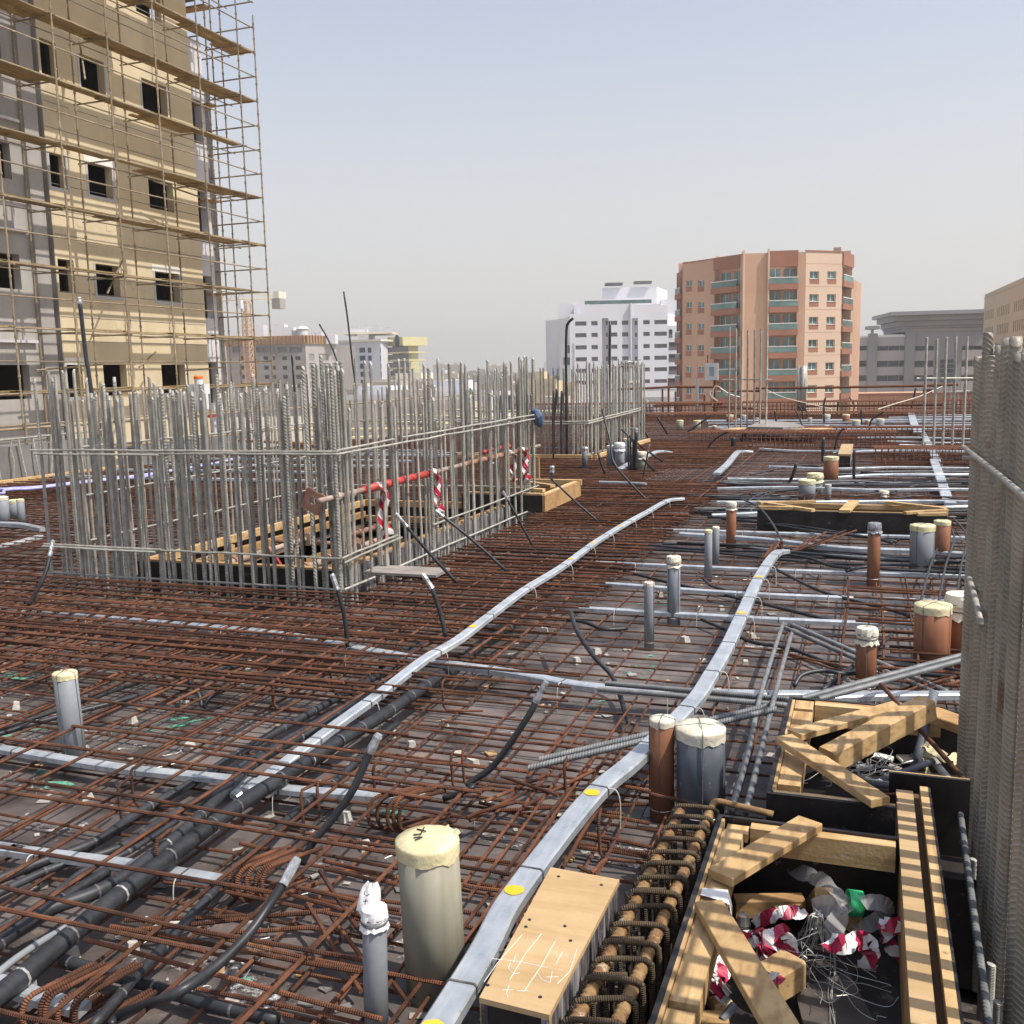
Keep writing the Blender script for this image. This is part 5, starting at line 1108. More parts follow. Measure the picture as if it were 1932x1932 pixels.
MB().box((b0.x, b0.y, .05), (b1.x, b0.y + .02, t0)).build('front_panel', m_black, wb); MB().box((b1.x - .02, b0.y + .022, .05), (b1.x, b0.y + 2.2, t0)).build('side_panel', m_plygrey, wb); MB().box((b0.x, b0.y + .022, .05), (b0.x + .02, b0.y + 2.2, t0)).build('side_panel', m_plygrey, wb); MB().box((b0.x - .01, b0.y - .01, t0 + .002), (b1.x + .01, b0.y + 2.25, t0 + .03)).build('top_panel', m_panel, wb)
MB().box((b0.x, b0.y - .004, .22), (b1.x, b0.y - .001, .26)).build('front_strip', m_rustband, wb)
gb = [q(17, 1090, 590, .3), q(17, 1500, 600, .3), q(17, 1740, 585, .3), q(17, 1600, 540, .3), q(17, 1260, 520, .3)]
mb = MB(); mb.add(gb + [p + Vector((0, 0, .05)) for p in gb], [(4, 3, 2, 1, 0), (5, 6, 7, 8, 9)] + [(k, (k+1) % 5, 5 + (k+1) % 5, 5 + k) for k in range(5)]); tag(mb.build('lying_board', m_plygrey), 'warped grey plywood sheet lying behind the thin rear bars', 'board')
for (lab, A_, B_, w_) in (('yellow plank lying right of the warped grey sheet', (17, 1560, 625), (18, 215, 590), .5), ('yellow plank lying left at the foot of the thin rear bars', (17, 760, 620), (17, 1060, 590), .35), ('second yellow plank right of the warped grey sheet', (18, -50, 610), (18, 200, 615), .3)):
    tag(MB().beam(q(*A_, .28), q(*B_, .28), w_, .05).build('plank', m_wood), lab, 'plank')

# thin rear starter bars and bundled tubes
def thin_cage(label, tile, xs, yb_, yt, ring, r=.022):
    base = q(tile, xs[0], yb_, .1); root = empty('column_cage', base, label, 'starter bars')
    pl = []
    for x in xs:
        p = qY(tile, x, yb_, base.y + J(.3)); t = qY(tile, x + 4, yt + J(15), p.y); p = Vector((t.x, t.y, .1))
        o = inst('rebar', BAR[2], p, root, rot=(J(.004), J(.004), 0), scale=(r/.0155, r/.0155, (t.z - .1)/1.55)); pl.append(Vector((p.x, p.y - .03, qY(tile, x, ring, p.y).z)))
    MB().tube([pl[0] + Vector((-.15, 0, 0)), pl[-1] + Vector((.12, 0, 0))], r*.8, 6).build('ring_bar', m_galv, root)
thin_cage('slender column bars in front of the orange and brown apartment building', 17, (893, 968, 1030, 1100, 1178, 1245, 1318), 650, -540, 35)
thin_cage('five slender column bars in front of the grey office building', 18, (1378, 1500, 1605, 1715, 1835), 850, -440, 20, .024)
thin_cage('short column bars behind the five slender ones', 18, (1655, 1740, 1820), 340, 80, 175, .02)
bun = empty('tube_bundle', q(17, 1700, 410, .1), 'upright bundle of thick grey tubes before the sunlit orange corner', 'tube bundle')
yy = q(17, 1700, 410, .1).y
for (xt, xb) in ((1675, 1672), (1692, 1690), (1722, 1712), (1738, 1730), (1706, 1720)):
    t = qY(17, xt + 8, -120, yy + J(.1)); p = qY(17, xb, 410, yy); MB().tube([p, p.lerp(t, .5), t], .085, 8).build('grey_tube', m_galv, bun, smooth=True)

# ------------------------------------------------------------------ the big column at the right edge
XC = .385
YCF = atX(1836, 1000, XC).y
COLB = [ribbed('column_bar_mesh', .0175, 2.2, .0175, m_colbar, 14, .8, 1.10, 1.17), ribbed('column_bar_mesh', .0175, 2.2, .0175, m_colbar, 14, -1.0, 1.10, 1.17)]
colm = empty('column_cage', (XC + .3, YCF - .6, -.3), 'massive column of thick brown grey ribbed bars filling the right edge', 'starter bars')
y = YCF; i = 0
while y > 1.40:
    for (dx, dy, dz) in ((0, 0, 0), (.038, -.012, -.04)):
        inst('rebar', COLB[i % 2], Vector((XC + dx + J(.006), y + dy + J(.008), -.3)), colm, rot=(J(.004), J(.004), R.uniform(0, 6)), scale=(.95, .95, (2.12 + dz + R.choice((-.02, .0, .03, -.05)))/2.2)); i += 1
    inst('rebar', COLB[i % 2], Vector((XC + .135 + J(.01), y - .10 + J(.02), -.3)), colm, rot=(J(.005), J(.005), R.uniform(0, 6)), scale=(.95, .95, (2.08 + J(.03))/2.2)); i += 1
    y -= R.choice((.15, .17, .19))
for x in (.66, .95): inst('rebar', COLB[i % 2], Vector((x, YCF + .02 + J(.02), -.3)), colm, scale=(1, 1, .97)); i += 1
# hoop rods round it
hp = [q(9, 1575, 70, 0), ]
za = atX(*uv(9, 1590, 85), XC - .035).z
MB().tube(wavy((XC - .035, YCF + .12, za), (XC - .035, .95, za + .01), 6, .004), .0085, 8).build('hoop', m_galv, colm, smooth=True)
MB().tube(wavy((XC - .05, YCF - .02, za - .03), (1.05, YCF - .0, za - .02), 4, .004), .0085, 8).build('hoop', m_galv, colm, smooth=True)
pz = atX(*uv(9, 1600, 1100), XC - .03)
ca, cb, cc = atX(*uv(9, 1545, 945), XC - .03), atX(*uv(9, 1585, 1080), XC - .03), atX(*uv(9, 1630, 1270), XC - .03)
MB().tube([ca, cb, cc], .0105, 8).build('short_bar', m_galv, colm, smooth=True)
p0 = q(13, 1180, 685, .18); p1 = q(13, 1345, 1910, .16)
tb = empty('ribbed_bar', p0, 'pale ribbed bar running along the foot of the column over the black gap', 'reinforcing bar')
inst('bar_shaft', m_big, p0, tb, rot=(p1 - p0).to_track_quat('Z', 'Y').to_euler(), scale=(.8, .8, (p1 - p0).length*1.15))
for (x, y_, h_) in ((1262, 985, .25), (1362, 1575, .20), (1400, 1790, .22)):
    t = q(13, x, y_, .12); inst('stub_bar', BAR[1], Vector((t.x, t.y, -.3)), colm, scale=(1, 1, .42/1.55)).data
MB().box((XC + .03, YCF - 2.2, 1.27), (XC + .14, YCF - 1.75, 1.30)).build('wood_chip', m_wood, colm)

# ------------------------------------------------------------------ beam cage in the trench
bc = empty('trench_beam', (-.5, 2.6, -.1), 'beam of two thick mottled bars tied with rounded rusty hoops between box and form', 'beam reinforcement')
LA, LB_, RA, RB = q(12, 660, 1960, .27), q(12, 1425, 425, .27), q(12, 960, 1960, .27), q(12, 1632, 432, .27)
m_cageme = ribbed('cage_bar_mesh', .016, 1.5, .022, m_cagebar, 10, .5, 1.13)
for (A_, B_) in ((LA, LB_), (RA, RB)):
    dd = B_ - A_
    for z_ in (0, -.24): inst('long_bar', m_cageme, A_ - dd*.15 + Vector((0, 0, z_)), bc, rot=dd.to_track_quat('Z', 'Y').to_euler(), scale=(1, 1, dd.length*1.16/1.5))
for k in range(16):
    t = -.08 + k/14.; a, b = LA.lerp(LB_, t), RA.lerp(RB, t); s_ = (b - a).normalized(); a = a - s_*.026; b = b + s_*.026; z = .024 + J(.004); dy = J(.012)
    pts = [a + Vector((.0, .01, -.28)), a + Vector((0, 0, z - .05)), a + Vector((.004, 0, z - .012)) + s_*.006, a + s_*.022 + Vector((0, 0, z)), b - s_*.03 + Vector((0, dy, z)), b - s_*.008 + Vector((0, dy, z - .010)), b + Vector((0, dy, z - .04)), b + Vector((0, dy + .01, -.28))]
    MB().tube(smooth_path(pts, 3), .0078, 8).build('hoop', m_hoop, bc, smooth=True)
    if R.random() < .5: MB().tube([a + s_*.02 + Vector((0, .016, z - .004)), a.lerp(b, .7) + Vector((0, .02, z - .006))], .0072, 7).build('hoop_tail', m_hoop, bc, smooth=True)
for k in range(9):
    t = k/9.; a = LA.lerp(LB_, t)
    MB().tube([a + Vector((.03, .03, .0)), a + Vector((.045, .03, -.26))], .007, 6).build('upright_link', m_hoop, bc)
c = RB + Vector((.0, .03, .0)); MB().tube(smooth_path([RA.lerp(RB, 1.0), RB + Vector((.01, .06, .01)), RB + Vector((.08, .07, .0)), RB + Vector((.2, .06, -.01))], 4), .012, 8).build('bent_bar', m_cagebar, bc, smooth=True)

# plywood box beside it
zt = .30
PBx = empty('plywood_box', (-.74, 2.3, 0), 'long plywood box with chalk scribbles on its pale top, beside the main duct', 'form box')
c1, c2, c3, c4 = q(12, 505, 825, zt), q(12, 990, 912, zt), q(12, 495, 1868, zt), q(12, 0, 1745, zt)
def hexa(pts4, z0, z1): 
    mb = MB(); lo = [Vector((p.x, p.y, z0)) for p in pts4]; hi = [Vector((p.x, p.y, z1)) for p in pts4]
    return mb.add(lo + hi, [(3, 2, 1, 0), (4, 5, 6, 7)] + [(k, (k+1) % 4, 4 + (k+1) % 4, 4 + k) for k in range(4)])
quad = [c4, c3, c2, c1]; cen = sum(quad, Vector())/4
hexa(quad, zt - .014, zt).build('top_panel', m_panel, PBx)
def side(a, b, mt, th=.016, nm='side_panel', inn=.004):
    n_ = (cen - (a+b)/2); n_.z = 0; d = (b-a).normalized(); n_ = (n_ - d*n_.dot(d)).normalized(); a_, b_ = a + n_*inn, b + n_*inn
    return hexa([a_, b_, b_ + n_*th, a_ + n_*th] if (b_-a_).cross(n_).z > 0 else [b_, a_, a_ + n_*th, b_ + n_*th], 0.002, zt - .0145).build(nm, mt, PBx)
side(c3, c2, m_dusty); side(c1, c4, m_dusty); side(c4.lerp(c3, .08), c4.lerp(c3, .92), m_black, nm='end_panel'); side(c1.lerp(c2, .09), c1.lerp(c2, .91), m_black, nm='end_panel')
side(c4.lerp(c3, .0), c4.lerp(c3, .07), m_plyedge, nm='corner_batten', inn=.002); side(c4.lerp(c3, .93), c4.lerp(c3, .995), m_plyedge, nm='corner_batten', inn=.002)
def mark(segs, name, mt, r=.0009):
    mb = MB()
    for s_ in segs:
        P = [q(12, x, y, zt + .0006) for x, y in s_]; mb.tube(P, r, 5)
    mb.build(name, mt, PBx)
mark([[(35, 1635), (130, 1500), (305, 1300)], [(215, 1620), (330, 1430), (440, 1295)], [(315, 1705), (440, 1520), (535, 1350)], [(90, 1470), (300, 1495), (485, 1535)], [(220, 1500), (205, 1540), (240, 1580), (285, 1570)], [(410, 1570), (440, 1620), (500, 1640)], [(470, 1600), (560, 1600)], [(515, 1560), (500, 1640)], [(540, 1510), (590, 1420)], [(550, 1650), (640, 1560), (690, 1400)], [(165, 1690), (245, 1690)], [(210, 1660), (190, 1720), (205, 1745)], [(270, 1700), (345, 1695)], [(590, 1560), (560, 1545)], [(240, 1500), (260, 1440)]], 'chalk_mark', m_chalk)
mb = MB()
for (x, y_) in ((560, 890), (862, 950), (330, 1245), (645, 1343), (150, 1425), (60, 1657), (430, 1740), (355, 1195), (605, 1240)):
    p = q(12, x, y_, zt + .0008); mb.lathe(p, [(.0055, -.001), (.004, .0012)], 8)
mb.build('nail_head', m_ink, PBx)

# ------------------------------------------------------------------ near timber form (open box full of rubbish)
ZT = .30
fb = empty('timber_form', (-.12, 2.6, 0), 'nearest open timber form, full of tape and wire, beside the trench beam', 'formwork')
BX0, BX1, BY0, BY1 = -.425, .115, 1.15, 3.125
MB().box((BX0 - .002, BY0, -.3), (BX0 + .012, BY1, ZT)).build('form_panel', m_black, fb); MB().box((BX0 + .0125, BY0, ZT - .03), (BX0 + .022, BY1 - .02, ZT - .002)).build('edge_strip', m_woodx, fb)
for (y0, y1, x1) in ((2.66, 3.05, .088), (2.13, 2.61, .092), (1.2, 2.10, .09)):
    MB().box((BX0 + .024, y0, ZT - .075), (BX0 + x1, y1, ZT - .010)).build('side_timber', m_woodx, fb)
MB().box((BX0 + .03, 3.055, ZT - .05), (BX0 + .10, 3.115, ZT - .022)).build('corner_block', m_woodx, fb)
MB().box((BX0 + .0, BY1, -.3), (BX1 + .05, BY1 + .014, ZT - .004)).build('back_panel', m_black, fb)
MB().box((BX0 + .105, BY1 - .045, ZT - .095), (BX1, BY1 - .002, ZT - .012)).build('back_timber', m_wood, fb)
MB().box((BX0 + .02, BY0, -.29), (BX1 + .02, BY1 - .05, .02)).build('bottom_board', m_black, fb)
# right side: flat plank, dark ply web, bright ply edge
xr = BX1 + .010
MB().box((xr, BY0, ZT - .018), (xr + .054, 3.50, ZT)).build('side_plank', m_panel, fb)
MB().box((xr + .002, BY0, -.3), (xr + .016, 3.50, ZT - .019)).build('inner_panel', m_wooddk, fb)
MB().box((xr + .0545, BY0, -.3), (xr + .078, 3.60, ZT - .050)).build('ply_web', m_webdk, fb)
MB().box((xr + .0785, BY0, -.3), (xr + .104, 3.56, ZT - .004)).build('ply_edge', m_woodx, fb)
MB().box((xr + .1045, BY0, -.3), (xr + .112, 3.56, ZT - .006)).build('outer_face', m_black, fb)
eb = MB().box((.105, 3.63, -.1), (.37, 3.646, ZT + .005)); eb.build('end_board', m_black, fb); MB().box((.105, 3.6465, -.1), (.37, 3.656, ZT + .004)).build('board_edge', m_wood, fb)
def pl(a, b, w, h, z, mt=m_wood, name='brace', root=fb, roll=0):
    return MB().beam(q(*a, z), q(*b, z), w, h, roll).build(name, mt, root)
m_woodd = mat('timber_brace', (.42, .27, .12), (.61, .425, .215), 4, .75, bump=.15, bscale=90, rnd=.1, streak=((.25, .135, .05), (34, 12, 34), .7), spots=(((.17, .095, .045), 15, .67), ((.55, .50, .43), 7, .65)))
b1 = pl((12, 1700, 900), (12, 2335, 515), .085, .026, ZT + .014, m_woodd)
b2 = pl((15, 372, 243), (15, 760, 900), .078, .024, ZT + .014, m_woodd)
# paper on the side timber
P_ = [(12, 1575, 970), (12, 1755, 985), (12, 1765, 1090), (12, 1700, 1060), (12, 1560, 1020)]
mb = MB(); vs = [q(*p, ZT + .002 + .003*(i % 2)) for i, p in enumerate(P_)]; vs += [vs[2] + Vector((.008, 0, -.05)), vs[1] + Vector((.012, .0, -.045))]
mb.add(vs, [(0, 1, 2, 3, 4), (2, 1, 6, 5)]); tag(mb.build('paper_scrap', m_paper), 'torn white paper stuck on the side timber of the nearest form', 'paper')
# contents, lying on the boards inside
def thing1(mb, name, mt, label, cat, smooth=False): return tag(mb.build(name, mt, smooth=smooth), label, cat)
zj = .06
MB_ = MB(); pts = [q(15, 800, 700, .03), q(15, 1060, 600, .03), q(15, 1210, 880, .03), q(15, 850, 900, .03)]
MB_.add(pts + [p + Vector((0, 0, .018)) for p in pts], [(0, 1, 2, 3), (7, 6, 5, 4), (0, 4, 5, 1), (1, 5, 6, 2), (2, 6, 7, 3), (3, 7, 4, 0)]); thing1(MB_, 'dark_board', mat('stained_board', (.05, .04, .034), (.12, .10, .085), 6, .6, rnd=0, spots=(((.3, .26, .2), 9, .68), ((.4, .38, .36), 40, .70))), 'stained dark board lying in the nearest form', 'board')
thing1(MB().beam(q(15, 655, 640, .10), q(15, 790, 560, .10), .085, .085), 'wood_block', m_woodd, 'thick sawn timber block in the middle of the nearest form', 'timber block')
thing1(MB().beam(q(15, 900, 250, .03), q(15, 945, 200, .16), .055, .05), 'wood_block', m_woodd, 'upright timber offcut at the back of the nearest form', 'timber block')
thing1(MB().beam(q(15, 500, 250, .09), q(15, 840, 245, .09), .05, .06), 'wood_block', m_wooddk, 'shaded timber lying along the back of the nearest form', 'timber block')
thing1(MB().beam(q(15, 1050, 320, .08), q(15, 1110, 310, .08), .05, .05), 'wood_block', m_wood, 'small timber offcut under the green ring in the nearest form', 'timber block')
thing1(MB().beam(q(15, 700, 265, .10), q(15, 830, 250, .10), .02, .015), 'lath', m_wood, 'thin lath over the shaded timber in the nearest form', 'lath')
thing1(MB().beam(q(15, 350, 720, .02), q(15, 440, 700, .02), .12, .05), 'wood_block', m_woodx, 'wide timber piece under the red tape in the nearest form', 'timber block')
thing1(MB().beam(q(15, 300, 815, .07), q(15, 470, 822, .07), .05, .03), 'lath', m_wood, 'crosswise lath at the bottom edge in the nearest form', 'lath')
def tangle(label, pts, w, k=12, amp=.004, mt=m_tape2, name='barrier_tape'):
    P = smooth_path([q(*p[:3], p[3]) for p in pts], k); P = [p + Vector((J(amp*.3), J(amp*.3), J(amp*.3))) for p in P]
    ups = []
    for i in range(len(P)):
        a = i*.24 + 1.2*math.sin(i*.31); ups.append(Vector((.5*math.sin(a), -.5 + .4*math.cos(a), .75 + .3*math.cos(a*1.3))))
    root = MB().ribbon(P, w, ups).build(name, mt, smooth=True); return tag(root, label, 'barrier tape' if mt == m_tape2 else 'plastic film', 'scraps in the nearest form')
tangle('crumpled red and white tape heap beside the brace in the nearest form', [(15, 550, 370, .13), (15, 600, 420, .15), (15, 640, 380, .16), (15, 680, 470, .15), (15, 620, 480, .12), (15, 660, 410, .17), (15, 730, 370, .18), (15, 770, 420, .15), (15, 780, 500, .11)], 0.041)
tangle('second crumple of red and white tape in the same heap in the nearest form', [(15, 560, 440, .11), (15, 610, 400, .14), (15, 650, 440, .15), (15, 690, 500, .13), (15, 720, 440, .14), (15, 690, 390, .15)], .045)
tangle('pinkish stretched tape at the back of the nearest form', [(15, 600, 340, .11), (15, 660, 305, .14), (15, 730, 285, .16), (15, 800, 280, .16), (15, 860, 285, .15)], .04)
tangle('red and white tape right of the wire bundle in the nearest form', [(15, 960, 425, .14), (15, 1030, 440, .15), (15, 1090, 425, .15), (15, 1150, 420, .13), (15, 1175, 480, .1), (15, 1150, 560, .06)], 0.053)
tangle('red and white tape drooping at the right wall of the nearest form', [(15, 1215, 330, .15), (15, 1280, 345, .16), (15, 1340, 330, .15), (15, 1260, 370, .14), (15, 1250, 420, .1), (15, 1320, 500, .06)], 0.041)
tangle('curled red and white tape hanging below the brace in the nearest form', [(15, 400, 510, .13), (15, 430, 560, .11), (15, 400, 610, .10), (15, 420, 680, .08), (15, 455, 640, .1)], .065)
tangle('clear film strip arching to the green ring in the nearest form', [(15, 770, 65, .14), (15, 880, 100, .17), (15, 970, 150, .19), (15, 1040, 220, .17), (15, 1055, 270, .14)], .05, mt=m_film, name='plastic_film')
tangle('clear film strip falling right of the green ring in the nearest form', [(15, 1130, 230, .18), (15, 1230, 235, .18), (15, 1255, 270, .14), (15, 1190, 330, .1), (15, 1100, 370, .08)], .045, mt=m_film, name='plastic_film')
tangle('cloudy film wrapped on the head of the wire bundle', [(15, 890, 270, .16), (15, 960, 250, .18), (15, 1020, 290, .16), (15, 990, 360, .15), (15, 950, 400, .12)], .06, mt=m_film, name='plastic_film')
gc = q(15, 1095, 235, .15); mb = MB(); N = 22; vs = []
ax_ = Vector((1, .25, -.12)).normalized(); sx_ = ax_.cross(Vector((0, 0, 1))).normalized(); sy_ = sx_.cross(ax_)
for (o_, r) in ((-.021, .038), (.021, .038), (.021, .034), (-.021, .034)):
    for k in range(N): a = 2*math.pi*k/N; vs.append(gc + ax_*o_ + sx_*(r*math.cos(a)) + sy_*(r*math.sin(a)))
mb.add(vs, [(i*N + k, i*N + (k+1) % N, ((i+1) % 4)*N + (k+1) % N, ((i+1) % 4)*N + k) for i in range(4) for k in range(N)]); thing1(mb, 'plastic_ring', m_greenplast, 'bright green plastic ring in the nearest form', 'ring', True)
mb = MB(); hd = q(15, 915, 285, .17)
for k in range(34):
    e = q(15, R.uniform(800, 950), R.uniform(390, 480), .06 + J(.02)); mb.tube(smooth_path([hd + Vector((J(.012), J(.012), J(.01))), hd.lerp(e, .35) + Vector((J(.01), J(.01), .03)), hd.lerp(e, .7) + Vector((J(.012), J(.012), .015)), e], 3), .0011, 4, cap=False)
for k in range(26):
    P = [q(15, 850 + R.gauss(40, 90), 480 + R.gauss(30, 55), .06 + abs(J(.04)))]
    for _ in range(4): P.append(P[-1] + Vector((R.gauss(.01, .045), R.gauss(-.01, .045), J(.02))))
    mb.tube(smooth_path(P, 5), .0009, 4, cap=False)
for k in range(4): mb.tube(smooth_path([q(15, 980 + J(15), 400, .1), q(15, 990 + J(15), 550, .07), q(15, 975 + J(20), 700, .055), q(15, 985 + J(20), 840, .055)], 4), .0009, 4, cap=False)
tag(mb.build('wire_bundle', m_wire), 'splayed bundle of silvery tie wire in the nearest form', 'wire bundle')
thing1(MB().lathe(q(15, 545, 335, .08), [(.018, -.01), (.022, .0), (.018, .03), (.008, .035)], 10), 'bottle_end', m_film, 'clear bottle end lying by the brace in the nearest form', 'bottle')
thing1(MB().tube([q(15, 440, 815, .08), q(15, 500, 740, .10)], .012, 8), 'pipe_offcut', m_pdark, 'dark pipe offcut at the bottom of the nearest form', 'pipe offcut')
tangle('small red tape scrap on the sawn timber block', [(15, 670, 595, .155), (15, 700, 605, .16), (15, 730, 612, .15)], .03)
# ------------------------------------------------------------------ second timber form behind it
fa = empty('timber_form', (.05, 3.9, 0), 'second open timber form, with loose timbers across it, behind the nearest one', 'formwork')
A0, A1, A2, A3 = q(13, 232, 72, ZT), q(13, 82, 600, ZT), q(13, 870, 690, ZT), q(13, 1240, 118, ZT)
AX0 = (A0.x + A1.x)/2; AY0, AY1 = A1.y, A0.y; AX1 = .62
MB().box((AX0 - .002, AY0, -.3), (AX0 + .014, AY1, ZT)).build('form_panel', m_black, fa); MB().box((AX0 + .0145, AY0 + .02, ZT - .04), (AX0 + .026, AY1 - .02, ZT - .003)).build('edge_strip', m_woodx, fa)
MB().box((AX0 + .028, AY0 + .10, ZT - .09), (AX0 + .105, AY1 - .14, ZT - .012)).build('side_timber', m_woodx, fa); MB().box((AX0 + .03, AY1 - .13, ZT - .06), (AX0 + .105, AY1 - .02, ZT - .004)).build('corner_block', m_woodx, fa)
MB().box((AX0 + .03, AY0 + .022, ZT - .10), (AX0 + .11, AY0 + .095, ZT - .05)).build('corner_block', m_woodx, fa)
MB().box((AX0 + .0, AY0 - .016, -.3), (.12, AY0, ZT)).build('front_panel', m_black, fa); MB().box((.376, AY0 - .014, -.3), (AX1 + .02, AY0, .10)).build('front_panel', m_black, fa); MB().box((.121, AY0 - .014, -.3), (.3755, AY0, .08)).build('front_panel', m_black, fa); MB().box((AX0 + .02, AY0 + .001, ZT - .02), (.12, AY0 + .02, ZT - .001)).build('front_timber', m_wood, fa); MB().box((AX0 + .115, AY0 + .0205, ZT - .09), (.10, AY0 + .07, ZT - .02)).build('front_timber', m_wood, fa)
MB().box((AX0, AY1, -.3), (AX1, AY1 + .016, ZT - .002)).build('back_panel', m_black, fa); MB().box((AX0 + .11, AY1 - .06, ZT - .10), (AX1 - .3, AY1 - .002, ZT - .006)).build('back_timber', m_wood, fa)
MB().box((AX0 + .015, AY0 + .001, -.29), (AX1, AY1 - .002, .02)).build('bottom_board', m_black, fa)
pl((13, 1010, 165), (13, 1240, 245), .11, .04, ZT - .02, m_wooddk, 'back_board', fa)
b3 = pl((13, 250, 285), (13, 850, 120), .075, .026, ZT + .012, m_woodd, 'brace', fa)
tag(MB().beam(q(13, 440, 425, .28), q(13, 1000, 128, .40), .085, .085).build('thick_timber', m_woodd), 'thick yellow timber propped across the second form', 'timber')
tag(MB().beam(q(13, 190, 305, ZT + .045), q(13, 735, 665, ZT + .02), .075, .028).build('loose_plank', m_woodd), 'loose plank with bent nails lying slantwise over the front of the second form', 'plank')
mb = MB(); p = q(13, 765, 620, ZT + .035); mb.tube([p, p + Vector((.03, .005, .004)), p + Vector((.035, .0, .03 - .05))], .004, 6); thing1(mb, 'bent_nail', m_rust, 'bent rusty nail at the low end of the loose plank', 'nail')
for (lab, a, b_, r, mt, nm) in (('rusty bar leaning through the second form', (13, 735, 0, .34), (13, 1215, 545, .26), .010, m_rust, 'rusty_bar'), ('dark grey pipe slanting down into the second form', (13, 1035, 45, .36), (13, 930, 470, .10), .020, m_pdark, 'grey_pipe'),
                       ('dark grey pipe lying level in the second form, upper', (13, 690, 555, .12), (13, 1035, 432, .16), .013, m_pdark, 'grey_pipe'), ('dark grey pipe end by the front of the second form, lower', (13, 640, 545, .14), (13, 812, 575, .14), .015, m_pdark, 'grey_pipe'), ('concrete crusted stick in the second form', (13, 1035, 425, .14), (13, 1125, 545, .14), .016, m_conc, 'crusted_stick')):
    a, b_ = q(*a[:3], a[3]), q(*b_[:3], b_[3]); thing1(MB().tube(wavy(a, b_, 4, .003), r, 9), nm, mt, lab, 'bar' if 'bar' in nm else 'pipe offcut', True)
tangle('cream tape strip drooping in the second form, left', [(13, 975, 345, .2), (13, 1020, 360, .2), (13, 995, 420, .16), (13, 1000, 500, .1), (13, 1010, 540, .08)], .04, mt=m_tapey, name='cream_tape_scrap')
tangle('cream tape strip in the second form, right', [(13, 985, 345, .2), (13, 1070, 390, .2), (13, 1130, 430, .17), (13, 1165, 410, .16), (13, 1170, 470, .12)], .04, mt=m_tapey, name='cream_tape_scrap')
mb = MB()
for k in range(46):
    P = [q(13, R.gauss(660, 110), R.gauss(480, 35), .12 + abs(J(.03)))]
    for _ in range(3): P.append(P[-1] + Vector((R.gauss(0, .04), R.gauss(0, .04), J(.02))))
    mb.tube(smooth_path(P, 4), .0014, 4, cap=False)
tag(mb.build('wire_heap', m_wire), 'grey heap of wire offcuts in the second form', 'wire heap')
for i, (x, y_, w_) in enumerate(((700, 395, .05), (840, 420, .07), (900, 405, .05), (600, 470, .04), (420, 520, .03), (780, 460, .04))):
    p = q(13, x, y_, .10); mb = MB(); mb.beam(p, p + Vector((w_*1.5, J(.04), J(.02))), w_, .012)
    tag(mb.build('rubbish_scrap', (m_paper, m_tapew, m_plygrey)[i % 3]), ('bent white', 'wide cream', 'long grey', 'small white', 'little cream', 'short grey')[i] + ' scrap among the wire offcuts in the second form', 'scrap', 'scraps in the second form')

# ------------------------------------------------------------------ buildings
m_beige = mat('beige_render', (.54, .455, .305), (.61, .52, .355), .5, .85, rnd=0, spots=(((.46, .385, .26), .35, .60), ((.58, .53, .42), 1.2, .70)), streak=((.44, .37, .255), (1.1, 1.1, .12), .5))
m_grey = mat('grey_render', (.30, .285, .27), (.40, .385, .365), .35, .85, rnd=0, streak=((.21, .20, .19), (1.2, 1.2, .08), .7))
m_lilac = mat('primer_render', (.47, .47, .50), (.58, .58, .60), .5, .8, rnd=0)
m_inner = mat('shaded_inside', (.05, .042, .036), (.09, .075, .065), 1, .9, rnd=0)  # bare concrete with the rooms' shade put into the near black colour
m_scaf = mat('scaffold_tube', (.17, .13, .085), (.31, .25, .165), 3, .6, rnd=.2, spots=((.42, .36, .26), 4, .6))
m_scafboard = mat('scaffold_board', (.20, .13, .055), (.36, .26, .12), 2, .8, rnd=.2)
m_wt = mat('white_trim', (.66, .65, .62), (.74, .73, .70), 3, .7, rnd=.05)
m_frame = mat('pale_frame', (.40, .42, .44), rough=.6, rnd=.05)
def wallquad(mb, P0, P1, z0, z1, ops, depth):
    # vertical wall from P0 to P1 (seen from its right-hand side when walking P0->P1), openings (s0,s1,za,zb) in metres, with reveals
    d = Vector((P1[0]-P0[0], P1[1]-P0[1], 0)); L = d.length; d.normalize(); n = Vector((d.y, -d.x, 0)); O = Vector((P0[0], P0[1], 0))
    S = sorted(set([0, L] + [o[0] for o in ops] + [o[1] for o in ops])); Zs = sorted(set([z0, z1] + [o[2] for o in ops] + [o[3] for o in ops]))
    S = [s_ for s_ in S if -1e-6 <= s_ <= L + 1e-6]; Zs = [z for z in Zs if z0 - 1e-6 <= z <= z1 + 1e-6]
    pt = lambda s_, z, dd=0.: O + d*s_ + Vector((0, 0, z)) - n*dd
    for i in range(len(S)-1):
        for j in range(len(Zs)-1):
            sm, zm = (S[i]+S[i+1])/2, (Zs[j]+Zs[j+1])/2
            if any(o[0] < sm < o[1] and o[2] < zm < o[3] for o in ops): continue
            mb.add([pt(S[i], Zs[j]), pt(S[i+1], Zs[j]), pt(S[i+1], Zs[j+1]), pt(S[i], Zs[j+1])], [(0, 1, 2, 3)])
    for (a, b, za, zb) in ops:
        mb.add([pt(a, za), pt(b, za), pt(b, zb), pt(a, zb), pt(a, za, depth), pt(b, za, depth), pt(b, zb, depth), pt(a, zb, depth)], [(1, 0, 4, 5), (2, 1, 5, 6), (3, 2, 6, 7), (0, 3, 7, 4)])
    return pt
